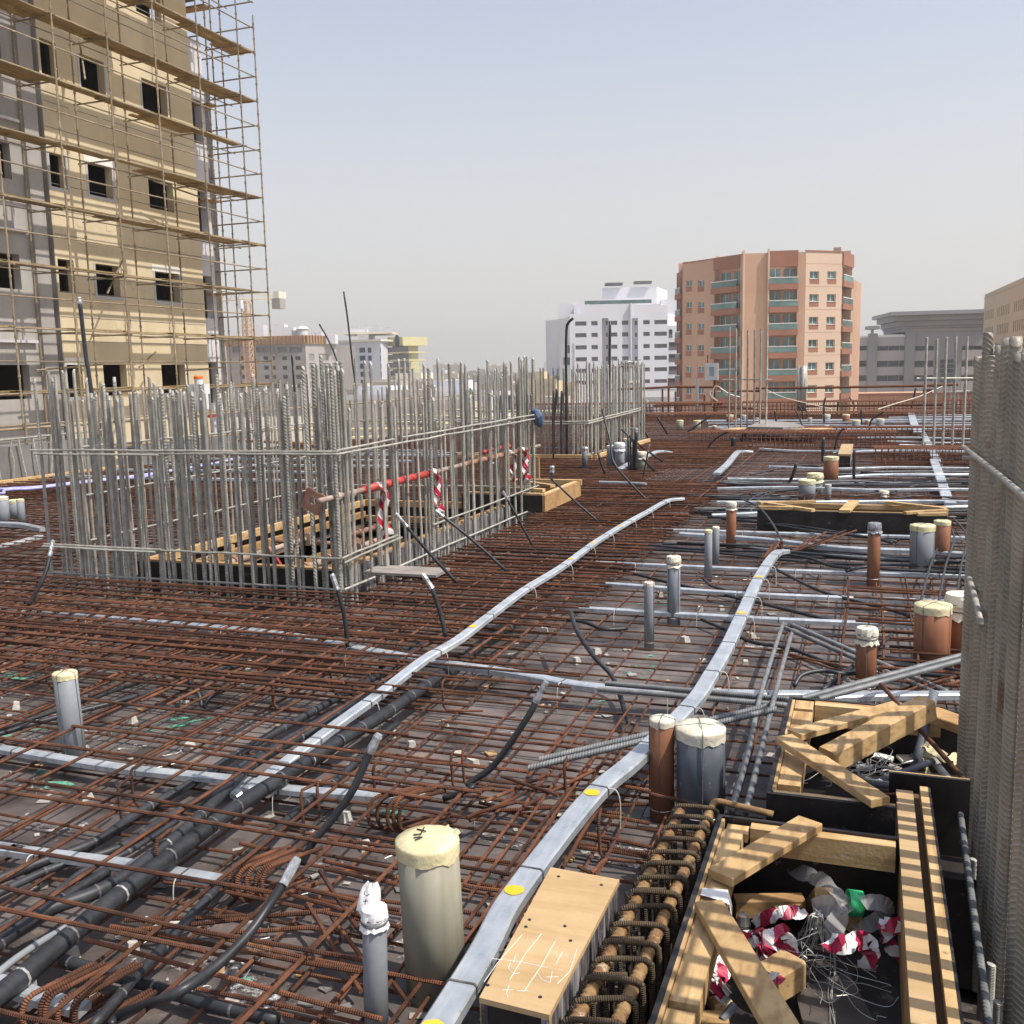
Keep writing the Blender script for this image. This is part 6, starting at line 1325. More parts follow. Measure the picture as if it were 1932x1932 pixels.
def plan_s(u, P0, P1):                                             # where the line of sight at picture column u meets a wall seen in plan
    d = ray(u, 692); ax, ay = P0[0], P0[1]; bx, by = P1[0]-ax, P1[1]-ay; L = math.hypot(bx, by)
    den = d.x*by - d.y*bx; t = (ax*by - ay*bx)/den; x, y_ = d.x*t, d.y*t
    return ((x-ax)*bx + (y_-ay)*by)/L
def plan_z(u, v, P0, P1):
    d = ray(u, v); s_ = plan_s(u, P0, P1); L = math.hypot(P1[0]-P0[0], P1[1]-P0[1]); x = P0[0] + (P1[0]-P0[0])*s_/L; y_ = P0[1] + (P1[1]-P0[1])*s_/L
    return H + d.z*math.hypot(x, y_)/math.hypot(d.x, d.y)
def hor(u, D):
    p = atD(u, 692, D); return (p.x, p.y)
def panes(root, P0, P1, ops, depth, mt, fr=None, name='window', mull=True, share=None):
    d = Vector((P1[0]-P0[0], P1[1]-P0[1], 0)).normalized(); n = Vector((d.y, -d.x, 0)); O = Vector((P0[0], P0[1], 0))
    for (a, b, za, zb) in ops:
        pt = lambda s_, z, dd: O + d*s_ + Vector((0, 0, z)) - n*dd
        mb = MB(); mb.add([pt(a, za, depth), pt(b, za, depth), pt(b, zb, depth), pt(a, zb, depth), pt(a, za, depth + .05), pt(b, za, depth + .05), pt(b, zb, depth + .05), pt(a, zb, depth + .05)], [(0, 1, 2, 3), (7, 6, 5, 4), (0, 4, 5, 1), (1, 5, 6, 2), (2, 6, 7, 3), (3, 7, 4, 0)])
        w = mb.build(name, mt, root)
        if fr:
            f = MB(); t = .07
            for (x0, x1, y0, y1) in ((a, a + t, za, zb), (b - t, b, za, zb), (a + t, b - t, za, za + t), (a + t, b - t, zb - t, zb)) + ((((a+b)/2 - t/2, (a+b)/2 + t/2, za + t, zb - t),) if mull else ()):
                v8 = [pt(x0, y0, depth - .05), pt(x1, y0, depth - .05), pt(x1, y1, depth - .05), pt(x0, y1, depth - .05), pt(x0, y0, depth - .002), pt(x1, y0, depth - .002), pt(x1, y1, depth - .002), pt(x0, y1, depth - .002)]
                f.add(v8, [(0, 1, 2, 3), (7, 6, 5, 4), (0, 4, 5, 1), (1, 5, 6, 2), (2, 6, 7, 3), (3, 7, 4, 0)])
            f.build('window_frame', fr, w)
def slab_on(P0, P1, s0, s1, z0, z1, out, inn=0.):                   # a box standing out of a wall
    d = Vector((P1[0]-P0[0], P1[1]-P0[1], 0)).normalized(); n = Vector((d.y, -d.x, 0)); O = Vector((P0[0], P0[1], 0)); mb = MB()
    v8 = [O + d*s_ + n*o_ + Vector((0, 0, z)) for z in (z0, z1) for (s_, o_) in ((s0, -inn), (s1, -inn), (s1, out), (s0, out))]
    return mb.add(v8, [(0, 1, 2, 3), (7, 6, 5, 4), (0, 4, 5, 1), (1, 5, 6, 2), (2, 6, 7, 3), (3, 7, 4, 0)])
def block(pts, z0, z1, top=True, skip=()):                          # closed polygon tower body (counter-clockwise seen from above)
    mb = MB(); n = len(pts); lo = [Vector((p[0], p[1], z0)) for p in pts]; hi = [Vector((p[0], p[1], z1)) for p in pts]
    return mb.add(lo + hi, [tuple(range(n, 2*n))] + [(k, (k+1) % n, n + (k+1) % n, n + k) for k in range(n) if k not in skip])

# --- unfinished beige block at the left, under scaffolding
K = 1.2
sz = lambda z: H + (z - H)*K
XW = -20*K
bl = empty('unfinished_building', (XW - 4, 26, -12), 'tall unfinished beige and grey block behind scaffolding at the left', 'building')
tops = [15.80, 13.06, 10.40, 7.62, 4.94, 2.20]
def rows(cols, hgt): return [(y0, y1, sz(t - hgt), sz(t)) for t in tops for (y0, y1) in cols]
P0, P1 = (XW, 21.03*K), (XW, 27.17*K)
ops = [(a - P0[1], b - P0[1], za, zb) for (a, b, za, zb) in rows(((21.10*K, 21.66*K), (22.45*K, 23.37*K), (24.88*K, 25.98*K)), .86)]
mb = MB(); wallquad(mb, P0, P1, -12, sz(17.5), ops, .28); mb.build('wall', m_beige, bl)
for i, o in enumerate(ops):                                         # pale raw surrounds round some openings
    if R.random() < .7:
        for (a, b, za, zb) in ((o[0] - .09, o[1] + .09, o[2] - .10, o[2] - .0), (o[0] - .09, o[0], o[2], o[3]), (o[1], o[1] + .09, o[2], o[3])):
            if R.random() < .8: slab_on(P0, P1, max(a, .02), b, za, zb, .012, -.002).build('window_surround', m_frame if R.random() < .6 else m_wt, bl)
        if R.random() < .45: slab_on(P0, P1, max(o[0] - .15, .02), o[1] + .15, o[3], o[3] + .22, .014, -.002).build('window_surround', m_wt, bl)
Q0, Q1 = (XW - .25, 6.0), (XW - .25, 21.03*K)
ops2 = [(a - Q0[1], b - Q0[1], za, zb) for (a, b, za, zb) in rows(((18.9*K, 20.05*K), (15.6*K, 16.5*K)), .86)]
mb = MB(); wallquad(mb, Q0, Q1, -12, sz(17.5), ops2, .28); mb.build('wall', m_grey, bl); MB().box((XW - .249, 21.03*K - .02, -12), (XW - .002, 21.03*K - .001, sz(17.5))).build('corner_return', m_grey, bl)
for yy in (20.42*K, 17.2*K): MB().box((XW - .245, yy, -12), (XW - .05, yy + .55, sz(17.5))).build('pilaster', m_grey, bl)
for t in tops: MB().box((XW - .248, 6.0, sz(t + .55)), (XW - .12, 21.0*K - .8, sz(t + .62))).build('slab_band', m_lilac, bl)
mb = MB(); E0, E1 = (XW - .3, 27.175*K), (XW - .3, 28.15*K)
ops3 = [(.35, .95, sz(t - 1.25), sz(t + .1)) for t in tops if t < 12]
wallquad(mb, E0, E1, -12, sz(12.3), ops3, .3); mb.build('wall', m_lilac, bl)
mb = MB(); mb.box((XW - .9, 28.16*K, -12), (XW - .42, 28.16*K + .5, sz(11.3))); 
for t in tops: mb.box((XW - 3., 28.16*K - .3, sz(t + .5)), (XW - .43, 28.16*K - .01, sz(t + .85)))
mb.build('end_frame', m_concd, bl)
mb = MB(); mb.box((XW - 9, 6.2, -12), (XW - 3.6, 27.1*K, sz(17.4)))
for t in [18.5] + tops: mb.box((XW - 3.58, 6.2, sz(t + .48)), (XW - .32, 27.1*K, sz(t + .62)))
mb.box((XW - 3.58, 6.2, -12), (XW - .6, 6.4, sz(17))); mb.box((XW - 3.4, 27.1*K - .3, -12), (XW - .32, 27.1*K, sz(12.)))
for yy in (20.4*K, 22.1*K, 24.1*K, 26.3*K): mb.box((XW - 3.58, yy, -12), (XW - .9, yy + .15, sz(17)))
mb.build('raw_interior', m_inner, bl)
for (yy, t) in ((21.9, 8.72), (23.0, 8.73), (21.9, 5.85), (23.0, 5.87), (23.1, 3.2)):
    slab_on(P0, P1, yy*K - P0[1], yy*K - P0[1] + .22, sz(t), sz(t) + .24, .01, -.001).build('vent_box', m_beige, bl)
for t in [17.2] + tops:
    for dz in (.62, 1.25, 1.9): slab_on(P0, P1, .03, P1[1] - P0[1] - .03, sz(t + dz) - .012, sz(t + dz) + .012, .006, -.001).build('render_joint', m_concd, bl)
# --- its scaffold
XS, XI = -18.4*K, -19.45*K
sf = empty('scaffold', (XS, 25, -12), 'tall tube scaffold with plank decks in front of the beige block', 'scaffold')
Yp = [y_*K for y_ in (10.6, 12.4, 14.3, 16.1, 17.95, 19.82, 21.65, 23.52, 25.45, 27.42, 28.37)]
topz = sz(16)
def pole(x, y_, z0, z1):
    mb = MB(); lean = J(.05); mb.tube([(x, y_, z0), (x + lean*.5, y_ + J(.02), (z0+z1)/2), (x + lean, y_, z1)], .027, 6, cap=False)
    z = z0 + .4
    while z < z1: mb.tube([(x + lean*(z-z0)/(z1-z0), y_, z), (x + lean*(z-z0)/(z1-z0), y_, z + .06)], .042, 6); z += .54
    return mb.build('standard', m_scaf, sf)
for i, y_ in enumerate(Yp):
    pole(XS, y_, -12, sz(12.95) if i == 10 else topz)
    if y_ < 28*K: pole(XI, y_ - .12, -12, topz)
for (x, y_) in ((XI - .2, 28.37*K), (XI - .1, 27.7*K), (XI - 1.6, 28.37*K), (XI - 1.6, 27.75*K), (XI - 3.2, 28.4*K)): pole(x, y_, -12, topz if x > XI - 1 else sz(9.5))
lev = [1.51 + .7385*k for k in range(-5, 21)]
for k, z in enumerate(lev):
    zz_ = sz(z)
    for (x, r) in ((XS - .05, .024), (XI + .05, .02)):
        if x < XS - .5 and k % 2 == 0: continue
        mb = MB(); mb.tube(wavy((x, Yp[0] - 3, zz_ + J(.03)), (x, Yp[-1] + .1, zz_ + J(.03)), 10, .01, .012), r, 6); mb.build('ledger', m_scaf, sf)
    mb = MB(); mb.tube([(XS, Yp[-1], zz_ + .03), (XS - 4.4, Yp[-1] + .02, zz_ + .03)], .028, 6); mb.build('ledger', m_scaf, sf)
    if k % 2 == 1:
        for y_ in Yp[:-1]: MB().tube([(XS + .12, y_ + .06, zz_ - .05), (XI - .2, y_ + .06, zz_ - .05)], .026, 6).build('transom', m_scaf, sf)
decks = [1.51 + .7385*2*k for k in range(-2, 11)]
for kk, z in enumerate(decks):
    zz_ = sz(z) + .02
    for i in range(len(Yp)-1):
        if i == len(Yp)-2 and kk % 3 == 1: continue
        nb = R.choice((2, 3, 4, 4)) if z > 8.5 else R.choice((1, 2, 3, 4)) if z > 5 else R.choice((1, 1, 2, 2))
        for b_ in range(nb):
            x = XS - .14 - b_*.235; y0, y1 = Yp[i] - R.uniform(.0, .25), Yp[i+1] + R.uniform(.0, .25)
            MB().box((x - .22, y0, zz_ + J(.012) + .02*(i % 2)), (x, y1, zz_ + .045 + .02*(i % 2))).build('scaffold_board', m_scafboard, sf)
    if kk % 2 == 0: MB().box((XS - 3.2, Yp[-1] - .5 , zz_ - .04), (XS - 1.8, Yp[-1] - .05, zz_ + .03)).build('scaffold_board', m_wooddk, sf)
for (a, b_) in (((XS - .2, 21.2*K, sz(3.98)), (XI - .1, 23.0*K, sz(5.05))), ((XS - .2, 21.0*K, sz(9.2)), (XI, 21.9*K, sz(10.5))), ((XI, 19.5*K, sz(2.05)), (XI + .1, 21.8*K, sz(2.2))), ((XS - .3, 22.3*K, sz(2.1)), (XI, 24.0*K, sz(2.55))), ((XI, 24.4*K, sz(7.4)), (XI + .3, 26.9*K, sz(7.15))), ((XI, 25.2*K, sz(2.0)), (XI + .3, 26.9*K, sz(2.1)))):
    MB().tube([a, b_], .03, 6).build('brace', m_scaf, sf)
# things along the left deck edge
up = empty('concrete_upstand', (-12.9, 13.3, 0), 'rough concrete upstand with bars against it at the far left edge of the deck', 'upstand')
MB().box((-13.3, 11.9, .0), (-12.95, 14.6, .74)).build('concrete_block', m_concd, up); MB().box((-13.2, 15.2, .0), (-12.9, 18.9, .5)).build('concrete_block', m_concd, up)
for i in range(9): MB().tube(wavy((-12.85, 12.0 + .26*i, .1), (-12.9, 12.0 + .26*i + J(.1), .88), 4, .02), .014, 6).build('rebar', m_galv, up)
MB().tube([(-12.9, 11.3, .85), (-12.9, 14.4, .88)], .02, 6).build('rebar', m_galv, up)
MB().beam((-12.75, 11.2, .2), (-12.7, 14.6, .2), .05, .09).build('edge_timber', m_wood, up)
gl = empty('guard_rail', (-13, 20, 0), 'rusty tube guard rail along the left edge of the deck before the beige block', 'guard rail')
for z in (.55, 1.0): MB().tube(wavy((-13.05, 8, z), (-13.1, 34, z + J(.05)), 12, .02), .024, 7).build('rail_tube', m_scaf, gl)
for i in range(12): MB().tube([(-13.0, 8.3 + 2.2*i, -.2), (-13.0, 8.3 + 2.2*i + J(.1), 1.1)], .024, 7).build('rail_post', m_scaf, gl)
for i in range(14):                                                 # stacked planks and panels beyond the cage, at the left edge
    y_ = 16.5 + i*1.1; tag(MB().beam((-12.4 + J(.4), y_, .32 + .15*(i % 3)), (-9.5 + J(1.2), y_ + J(1.2), .34 + .12*(i % 3)), .2, .05).build('plank', R.choice((m_wood, m_wooddk, m_tapey))), 'plank at the left deck edge behind the lift cage, %s one from the cage' % tones[i], 'plank', 'planks at the left edge of the deck')
yw = 22.
wl = empty('warning_lamp', (0, 0, 0), 'white lamp box with an orange lid on a post, seen above the lift cage', 'site lamp'); c0, c1 = atY(*uv(2, 1207, 850), yw), atY(*uv(2, 1297, 690), yw); wl.location = Vector(((c0.x + c1.x)/2, yw, .0))
MB().box((c0.x, yw - .12, c0.z), (c1.x, yw + .12, c1.z)).build('lamp_box', m_white, wl); MB().lathe(Vector(((c0.x + c1.x)/2, yw, c1.z)), [(.10, 0), (.11, .05), (.11, .13)], 14).build('lamp_base', m_white, wl); MB().lathe(Vector(((c0.x + c1.x)/2, yw, c1.z + .13)), [(.12, 0), (.12, .06), (.09, .09)], 14).build('orange_lid', m_orange, wl); MB().tube([((c0.x + c1.x)/2, yw, 0), ((c0.x + c1.x)/2, yw, c0.z)], .04, 8).build('post', m_scaf, wl)
rb = atY(*uv(2, 1310, 890), 22.5); tag(MB().lathe(rb, [(.18, -.05), (.2, .02), (.1, .08)], 12).build('red_bucket', m_redplast), 'red plastic tub far behind the bars of the lift cage', 'tub')
ta = atY(*uv(20, 1290, 800), 33.); ta = atY(*uv(3, 1600, 830), 36.2); tnk = empty('tank', (ta.x, 36.2, 0), 'dark blue grey cabinet seen between the bars at the far deck edge', 'cabinet'); tb_ = atY(*uv(3, 1660, 770), 36.2)
MB().box((ta.x, 36.0, .3), (tb_.x + .3, 36.6, tb_.z)).build('cabinet_body', m_pdark, tnk); MB().box((ta.x - .05, 35.95, tb_.z + .002), (tb_.x + .35, 36.65, tb_.z + .06)).build('cabinet_top', m_conc, tnk)
# far edge rail, floodlight, cable
YR = 36.6
gr = empty('guard_rail', (0, YR, 0), 'rusty tube guard rail along the far edge of the deck', 'guard rail')
ea = atY(*uv(4, 750, 1135), YR); eb_ = atY(*uv(18, 1880, 160), YR)
pts = [atY(*uv(4, 740, 1130), YR), atY(*uv(4, 1240, 1108), YR), atY(*uv(17, 800, 122), YR)]
MB().tube(pts, .045, 7).build('rail_tube', m_rustband, gr)
MB().tube([atY(*uv(17, 1190, 132), YR), atY(*uv(18, 100, 128), YR), atY(*uv(18, 1300, 105), YR), atY(*uv(18, 1740, 92), YR)], .045, 7).build('rail_tube', m_rustband, gr)
MB().tube([atY(*uv(17, 800, 160), YR), atY(*uv(17, 1250, 165), YR)], .04, 7).build('rail_tube', m_rustband, gr)
MB().tube([atY(*uv(17, 40, 330), YR), atY(*uv(17, 700, 312), YR)], .04, 7).build('rail_tube', m_rustband, gr); MB().tube([atY(*uv(17, 700, 345), YR), atY(*uv(17, 1160, 360), YR)], .04, 7).build('rail_tube', m_rustband, gr)
MB().tube([atY(*uv(18, 0, 338), YR), atY(*uv(18, 1560, 318), YR)], .045, 7).build('rail_tube', m_rustband, gr); MB().tube([atY(*uv(18, 1640, 178), YR), atY(*uv(18, 1870, 168), YR)], .045, 7).build('rail_tube', m_galv, gr)
for (t, x, y0, y1) in ((17, 138, 380, 140), (17, 208, 370, 20), (17, 612, 385, 210), (17, 285, 385, 170), (18, 1690, 360, 170), (18, 1810, 350, 100)):
    p = qY(t, x, y0, YR); MB().tube([(p.x, YR, 0), qY(t, x, y1, YR)], .035, 7).build('rail_post', m_rustband, gr)
p = qY(17, 530, 370, 36.3); tag(MB().tube([(p.x, 36.3, 0), qY(17, 530, 30, 36.3)], .06, 8).build('white_post', m_white), 'slim white post at the far deck edge before the brown building', 'post')
fl = empty('floodlight', (0, 0, 0), 'site floodlight on a rusty post before the orange building', 'floodlight'); f0, f1 = qY(4, 1452, 1055, 36.2), qY(4, 1540, 932, 36.2); fl.location = Vector(((f0.x + f1.x)/2, 36.2, 0))
m_lens = mat('lamp_glass', (.30, .33, .36), (.36, .39, .42), 2, .2, rnd=0, spec=.6)
MB().box((f0.x, 36.1, f0.z), (f1.x, 36.35, f1.z)).build('lamp_housing', m_conc, fl); MB().box((f0.x + .12, 36.07, f0.z + .12), (f1.x - .12, 36.098, f1.z - .12)).build('lamp_lens', m_lens, fl)
for lo, hi in (((f0.x - .02, 36.05, f0.z - .02), (f0.x + .119, 36.099, f1.z + .02)), ((f1.x - .119, 36.05, f0.z - .02), (f1.x + .02, 36.099, f1.z + .02)), ((f0.x + .12, 36.05, f0.z - .02), (f1.x - .12, 36.099, f0.z + .119)), ((f0.x + .12, 36.05, f1.z - .119), (f1.x - .12, 36.099, f1.z + .02))): MB().box(lo, hi).build('lamp_rim', m_white, fl)
xm = (f0.x + f1.x)/2 + .1; MB().tube([(xm, 36.25, 0), (xm, 36.25, f0.z)], .06, 8).build('post', m_rustband, fl); MB().tube([(xm - .25, 36.2, f1.z + .02), (xm - .25, 36.2, f1.z + .3)], .03, 6).build('lug', m_rustband, fl)
mb = MB()
for k in range(4): mb.tube(smooth_path([qY(17, 665, 165 + 5*k, 36.1), qY(17, 690, 215 + 8*k, 36.1), qY(17, 760, 280, 36.1)], 4), .018, 5)
mb.tube(smooth_path([qY(17, 700, 240, 36.1), qY(17, 725, 120, 36.1), qY(17, 780, 120, 36.1), qY(17, 860, 200, 36.1), qY(17, 1000, 240, 36.1), qY(17, 1110, 190, 36.1)], 5), .018, 5); mb.tube(smooth_path([qY(17, 790, 130, 36.1), qY(17, 900, 200, 36.1), qY(17, 1010, 232, 36.1)], 5), .025, 5)
tag(mb.build('cable', m_tapew), 'pale cables looped from the floodlight post over the rail', 'cable')
tag(MB().tube([qY(17, 760, 305, 36), qY(17, 815, 300, 36)], .07, 8).build('orange_handle', m_red), 'short red handle hanging at the far rail by the floodlight', 'handle')
tag(MB().tube(smooth_path([qY(18, 830, 370, 33.), qY(18, 1050, 300, 33.5), qY(18, 1300, 225, 34), qY(18, 1560, 110, 34.5)], 4), .014, 5).build('pale_cord', m_tapew), 'pale cord rising to the right over the far ducts', 'cord')
tag(MB().tube(smooth_path([qY(17, 1330, 160, 34), qY(17, 1520, 240, 34), qY(17, 1800, 310, 34), qY(18, 300, 365, 34)], 4), .014, 5).build('pale_cord', m_tapew), 'pale cord sagging across before the orange building', 'cord')
tag(MB().box(tuple(qY(18, 1338, 190, 36.3)), tuple(qY(18, 1444, 142, 36.3) + Vector((0, .1, 0)))).build('small_board', m_rustband), 'small brown board on the far rail before the office building', 'board')

# --- orange apartment building
m_or = mat('orange_render', (.46, .29, .20), (.53, .345, .24), .12, .85, rnd=0)  # also the darker copy for this building's faces turned from the sun
m_orlit = mat('sunlit_orange_render', (.56, .42, .31), (.63, .48, .36), .12, .85, rnd=0)  # lit copy of the orange render, sunshine painted into the colour
m_br = mat('brick_brown_render', (.28, .125, .08), (.34, .155, .10), .3, .85, rnd=.05)
m_teal = mat('teal_pane', (.055, .12, .125), (.13, .22, .225), .9, .12, rnd=.35, spec=.8)
m_dkp = mat('dark_pane', (.045, .055, .06), (.10, .12, .125), 1.2, .12, rnd=.35, spec=.8)
m_rail = mat('teal_glass_rail', (.06, .125, .12), (.13, .22, .205), .5, .15, rnd=.15, spec=.8)
ob = empty('apartment_building', (*hor(1450, 140), -12), 'tall orange brown apartment building with teal balconies', 'building')
DK = 150/216.*1.0
def dep(u, v): return 150*216/((724 - (724-681)*u/1932) - v)
C0, C1, C2, C3, C4, C5, C6 = hor(1276.5, 164), hor(1288, 161), hor(1398.5, 150.5), hor(1517, 150), hor(1584, 152.5), hor(1604, 158), hor(1621, 168)
topO = plan_z(1517, 474, C2, C3); bot = -11.9
fl_h = 3.3
def ops_px(P0, P1, cols, rows_):
    out = []
    for (u0, u1) in cols:
        a, b = plan_s(u0, P0, P1), plan_s(u1, P0, P1)
        for (v0, v1) in rows_: out.append((a, b, plan_z((u0+u1)/2, v1, P0, P1), plan_z((u0+u1)/2, v0, P0, P1)))
    return out
rL = [(528.5 + 40.6*k, 540. + 40.6*k) for k in range(6)]
cols = ((1293.9 + 5, 1304.5), (1316, 1327.8))
oL = ops_px(C1, C2, ((1293.8, 1304.6), (1316, 1328)), rL)
a, b = plan_s(1347, C1, C2), plan_s(1394.5, C1, C2)
zTop = plan_z(1370, 508, C1, C2)
mb = MB(); wallquad(mb, C1, C2, bot, topO - .3, oL + [(a, b, bot + 1, zTop)], .25); mb.build('wall', m_or, ob)
panes(ob, C1, C2, oL, .25, m_teal, m_wt)
for o in oL: slab_on(C1, C2, o[0], o[1], o[2] - .85, o[2] - .05, .03, -.002).build('brown_panel', m_br, ob)
def balcony(P0, P1, a, b, zts, zlow, back=1.0, mt=m_or, doors=True, out=.75):
    d = Vector((P1[0]-P0[0], P1[1]-P0[1], 0)).normalized(); n = Vector((d.y, -d.x, 0)); O = Vector((P0[0], P0[1], 0)) - n*back
    mb = MB(); mb.add([O + d*a + Vector((0, 0, bot)), O + d*b + Vector((0, 0, bot)), O + d*b + Vector((0, 0, topO)), O + d*a + Vector((0, 0, topO))], [(0, 1, 2, 3)]); 
    mb.add([O + d*a, O + d*a + n*back], []) if 0 else None
    for s_ in (a, b): p = O + d*s_; mb.add([p + Vector((0, 0, bot)), p + n*(back - .26) + Vector((0, 0, bot)), p + n*(back - .26) + Vector((0, 0, zts[0] + 5)), p + Vector((0, 0, zts[0] + 5))], [(0, 1, 2, 3)])
    mb.build('recess_wall', mt, ob)
    for z in zts:                                                    # z = top of the brown band of each balcony
        bn = slab_on(P0, P1, a - .05, b + .05, z - .85, z, out, back).build('balcony', m_br, ob)
        slab_on(P0, P1, a + .05, b - .05, z + .03, z + .85, out - .03, .07 - out).build('glass_rail', m_rail, bn); slab_on(P0, P1, a, b, z + .855, z + .97, out + .01, .11 - out).build('hand_rail', m_wt, bn)
        w = (b-a)
        if doors:
            for (s0, s1) in ((a + w*.10, a + w*.46), (a + w*.60, a + w*.97)):
                Pb0 = (P0[0] - n.x*back, P0[1] - n.y*back); Pb1 = (P1[0] - n.x*back, P1[1] - n.y*back)
                wd = slab_on(Pb0, Pb1, s0, s1, z + .05, z + 2.3, .04, -.002).build('balcony_door', m_teal, ob); slab_on(Pb0, Pb1, (s0+s1)/2 - .04, (s0+s1)/2 + .04, z + .05, z + 2.3, .06, -.041).build('door_frame', m_wt, wd)
zb = [plan_z(1370, 542.5 + 41.3*k, C1, C2) for k in range(6)]
balcony(C1, C2, a, b, zb, bot); slab_on(C1, C2, a - .02, b + .02, zTop, topO - .15, .22, -.002).build('top_panel', m_br, ob)
# flat middle face with the second balcony row
a2, b2 = plan_s(1447.5, C2, C3), plan_s(1501.5, C2, C3); zb2 = [plan_z(1474, 536 + 43.1*k, C2, C3) for k in range(6)]; zT2 = plan_z(1474, 503, C2, C3)
mb = MB(); wallquad(mb, C2, C3, bot, topO - .1, [(a2, b2, bot + 1, zT2)], .25); mb.build('wall', m_or, ob)
balcony(C2, C3, a2, b2, zb2, bot); slab_on(C2, C3, a2 - .02, b2 + .02, zT2, topO + .15, .3, -.002).build('top_panel', m_br, ob)
s_ = plan_s(1398.6, C2, C3); slab_on(C2, C3, s_, s_ + .25, bot, topO + .3, .8, -.002).build('fin', m_orlit, ob); s_ = plan_s(1445.4, C2, C3); slab_on(C2, C3, s_, s_ + .2, bot, topO + .5, .6, -.002).build('fin', m_orlit, ob)
rR = [(512 + 42.9*k, 526 + 42.9*k) for k in range(6)]
oR = ops_px(C3, C4, ((1524.5, 1542), (1557.5, 1574)), rR)
mb = MB(); wallquad(mb, C3, C4, bot + 4.5, topO, oR, .3); mb.build('wall', m_orlit, ob); panes(ob, C3, C4, oR, .3, m_teal, m_wt)
for o in oR: slab_on(C3, C4, o[0], o[1], o[2] - .75, o[2] - .06, .03, -.002).build('brown_panel', m_br, ob); slab_on(C3, C4, o[0] - .03, o[1] + .03, o[2] - .055, o[2] - .005, .10, -.002).build('window_sill', m_wt, ob)
for k in range(7):
    z = plan_z(1550, 498 + 43*k, C3, C4); slab_on(C3, C4, .02, math.dist(C3, C4) - .02, z, z + .05, .02, -.001).build('groove_band', m_or, ob)
a3, b3 = .3, math.dist(C4, C5) - .3; zb3 = [plan_z(1594, 532 + 42*k, C4, C5) for k in range(6)]
mb = MB(); wallquad(mb, C4, C5, bot, topO, [(a3, b3, bot + 1, plan_z(1594, 505, C4, C5))], .25); mb.build('wall', m_orlit, ob); balcony(C4, C5, a3, b3, zb3, bot, 1.4, m_orlit, False, .3)
slab_on(C4, C5, .05, b3 + .2, plan_z(1594, 503, C4, C5), topO + .1, .25, -.002).build('top_panel', m_br, ob)
zR = plan_z(1612, 530, C5, C6); mb = MB(); wallquad(mb, C5, C6, bot, zR, [], .2); mb.build('wall', m_or, ob)
zb0 = [plan_z(1282, 555 + 41*k, C0, C1) for k in range(6)]
mb = MB(); wallquad(mb, C0, C1, bot, topO - 1.5, [(.2, math.dist(C0, C1) - .5, bot + 1, plan_z(1282, 524, C0, C1))], .25); mb.build('wall', m_br, ob); balcony(C0, C1, .2, math.dist(C0, C1) - .5, zb0, bot, 1.2, m_or, False, .4)  # left end wall in brown: its deeper shade is put into the colour
bk = [C0, C1, C2, C3, C4, C5, C6]; far_ = hor(1600, 190); far2 = hor(1290, 195)
def inset(p, f=.0): return p
body = [(C0[0], C0[1] + 2.5), (C1[0] + .5, C1[1] + 2.2), (C2[0], C2[1] + 2.2), (C3[0], C3[1] + 2.2), (C4[0] - .4, C4[1] + 2.2), (C5[0] - 1., C5[1] + 1.5), far_, far2]
block(body, bot, topO - .8).build('roof', m_or, ob)
block([(C5[0] - 1.2, C5[1] + .5), (C6[0] - .1, C6[1] + .2), hor(1621, 190), hor(1600, 190)], bot, zR - .3).build('side_wing', m_or, ob)
slab_on(C1, C2, .0, math.dist(C1, C2), topO - .31, topO - .15, .12, .3).build('parapet', m_br, ob); slab_on(C3, C4, .0, math.dist(C3, C4), topO + .002, topO + .16, .12, .3).build('parapet', m_br, ob)

# --- white building
m_wh = mat('white_render', (.60, .60, .64), (.68, .68, .71), .06, .8, rnd=0)
m_shut = mat('grey_shutter', (.105, .095, .105), (.16, .145, .15), 2, .6, rnd=.12)
wb_ = empty('white_building', (*hor(1160, 270), -12), 'stepped white apartment block with rows of grey windows', 'building')
def U(x): return (1580 + x*.21739)/1.54865
def Vv(y_): return (820 + y_*.21739)/1.54865
DW = 270
F0, F1 = hor(U(395), DW), hor(U(1870), DW)
rw = [(548, 605), (706, 762), (870, 925), (1030, 1085), (1185, 1238), (1345, 1395)]
cl = ((470, 628), (685, 770), (950, 1032), (1095, 1180), (1380, 1466), (1528, 1697))
ow = ops_px(F0, F1, [(U(x0), U(x1)) for x0, x1 in cl], [(Vv(y0 - 6*(i == 0)), Vv(y1 - 6)) for i, (y0, y1) in enumerate(rw)])
ow = []
for x0, x1 in cl:
    sh = -24*(( x0 - 470)/1230.)
    ow += ops_px(F0, F1, [(U(x0), U(x1))], [(Vv(y0 + sh), Vv(y1 + sh)) for y0, y1 in rw])
ztop = plan_z(U(900), Vv(330), F0, F1); zmid = plan_z(U(530), Vv(445), F0, F1); zr = plan_z(U(1650), Vv(370), F0, F1)
s = lambda x: plan_s(U(x), F0, F1); D_ = Vector((F1[0]-F0[0], F1[1]-F0[1], 0)).normalized(); at_ = lambda x: (F0[0] + D_.x*s(x), F0[1] + D_.y*s(x))
def part(x0, x1, z1, o=()):
    mb = MB(); A_, B_ = at_(x0), at_(x1); off = s(x0); mb2 = wallquad(mb, A_, B_, -12, z1, [(p - off, q_ - off, c_, d_) for (p, q_, c_, d_) in o], .35); return mb
sel = lambda x0, x1: [o for o in ow if s(x0) <= (o[0]+o[1])/2 <= s(x1)]
mm = part(395, 620, zmid, sel(395, 620)); mm.build('wall', m_wh, wb_)
mm = part(620, 828, ztop, sel(620, 828)); mm.build('wall', m_wh, wb_)
mm = part(915, 1215, ztop + .3, sel(915, 1215)); mm.build('wall', m_wh, wb_)
mm = part(1310, 1705, zr + .9, sel(1310, 1705)); mm.build('wall', m_wh, wb_)
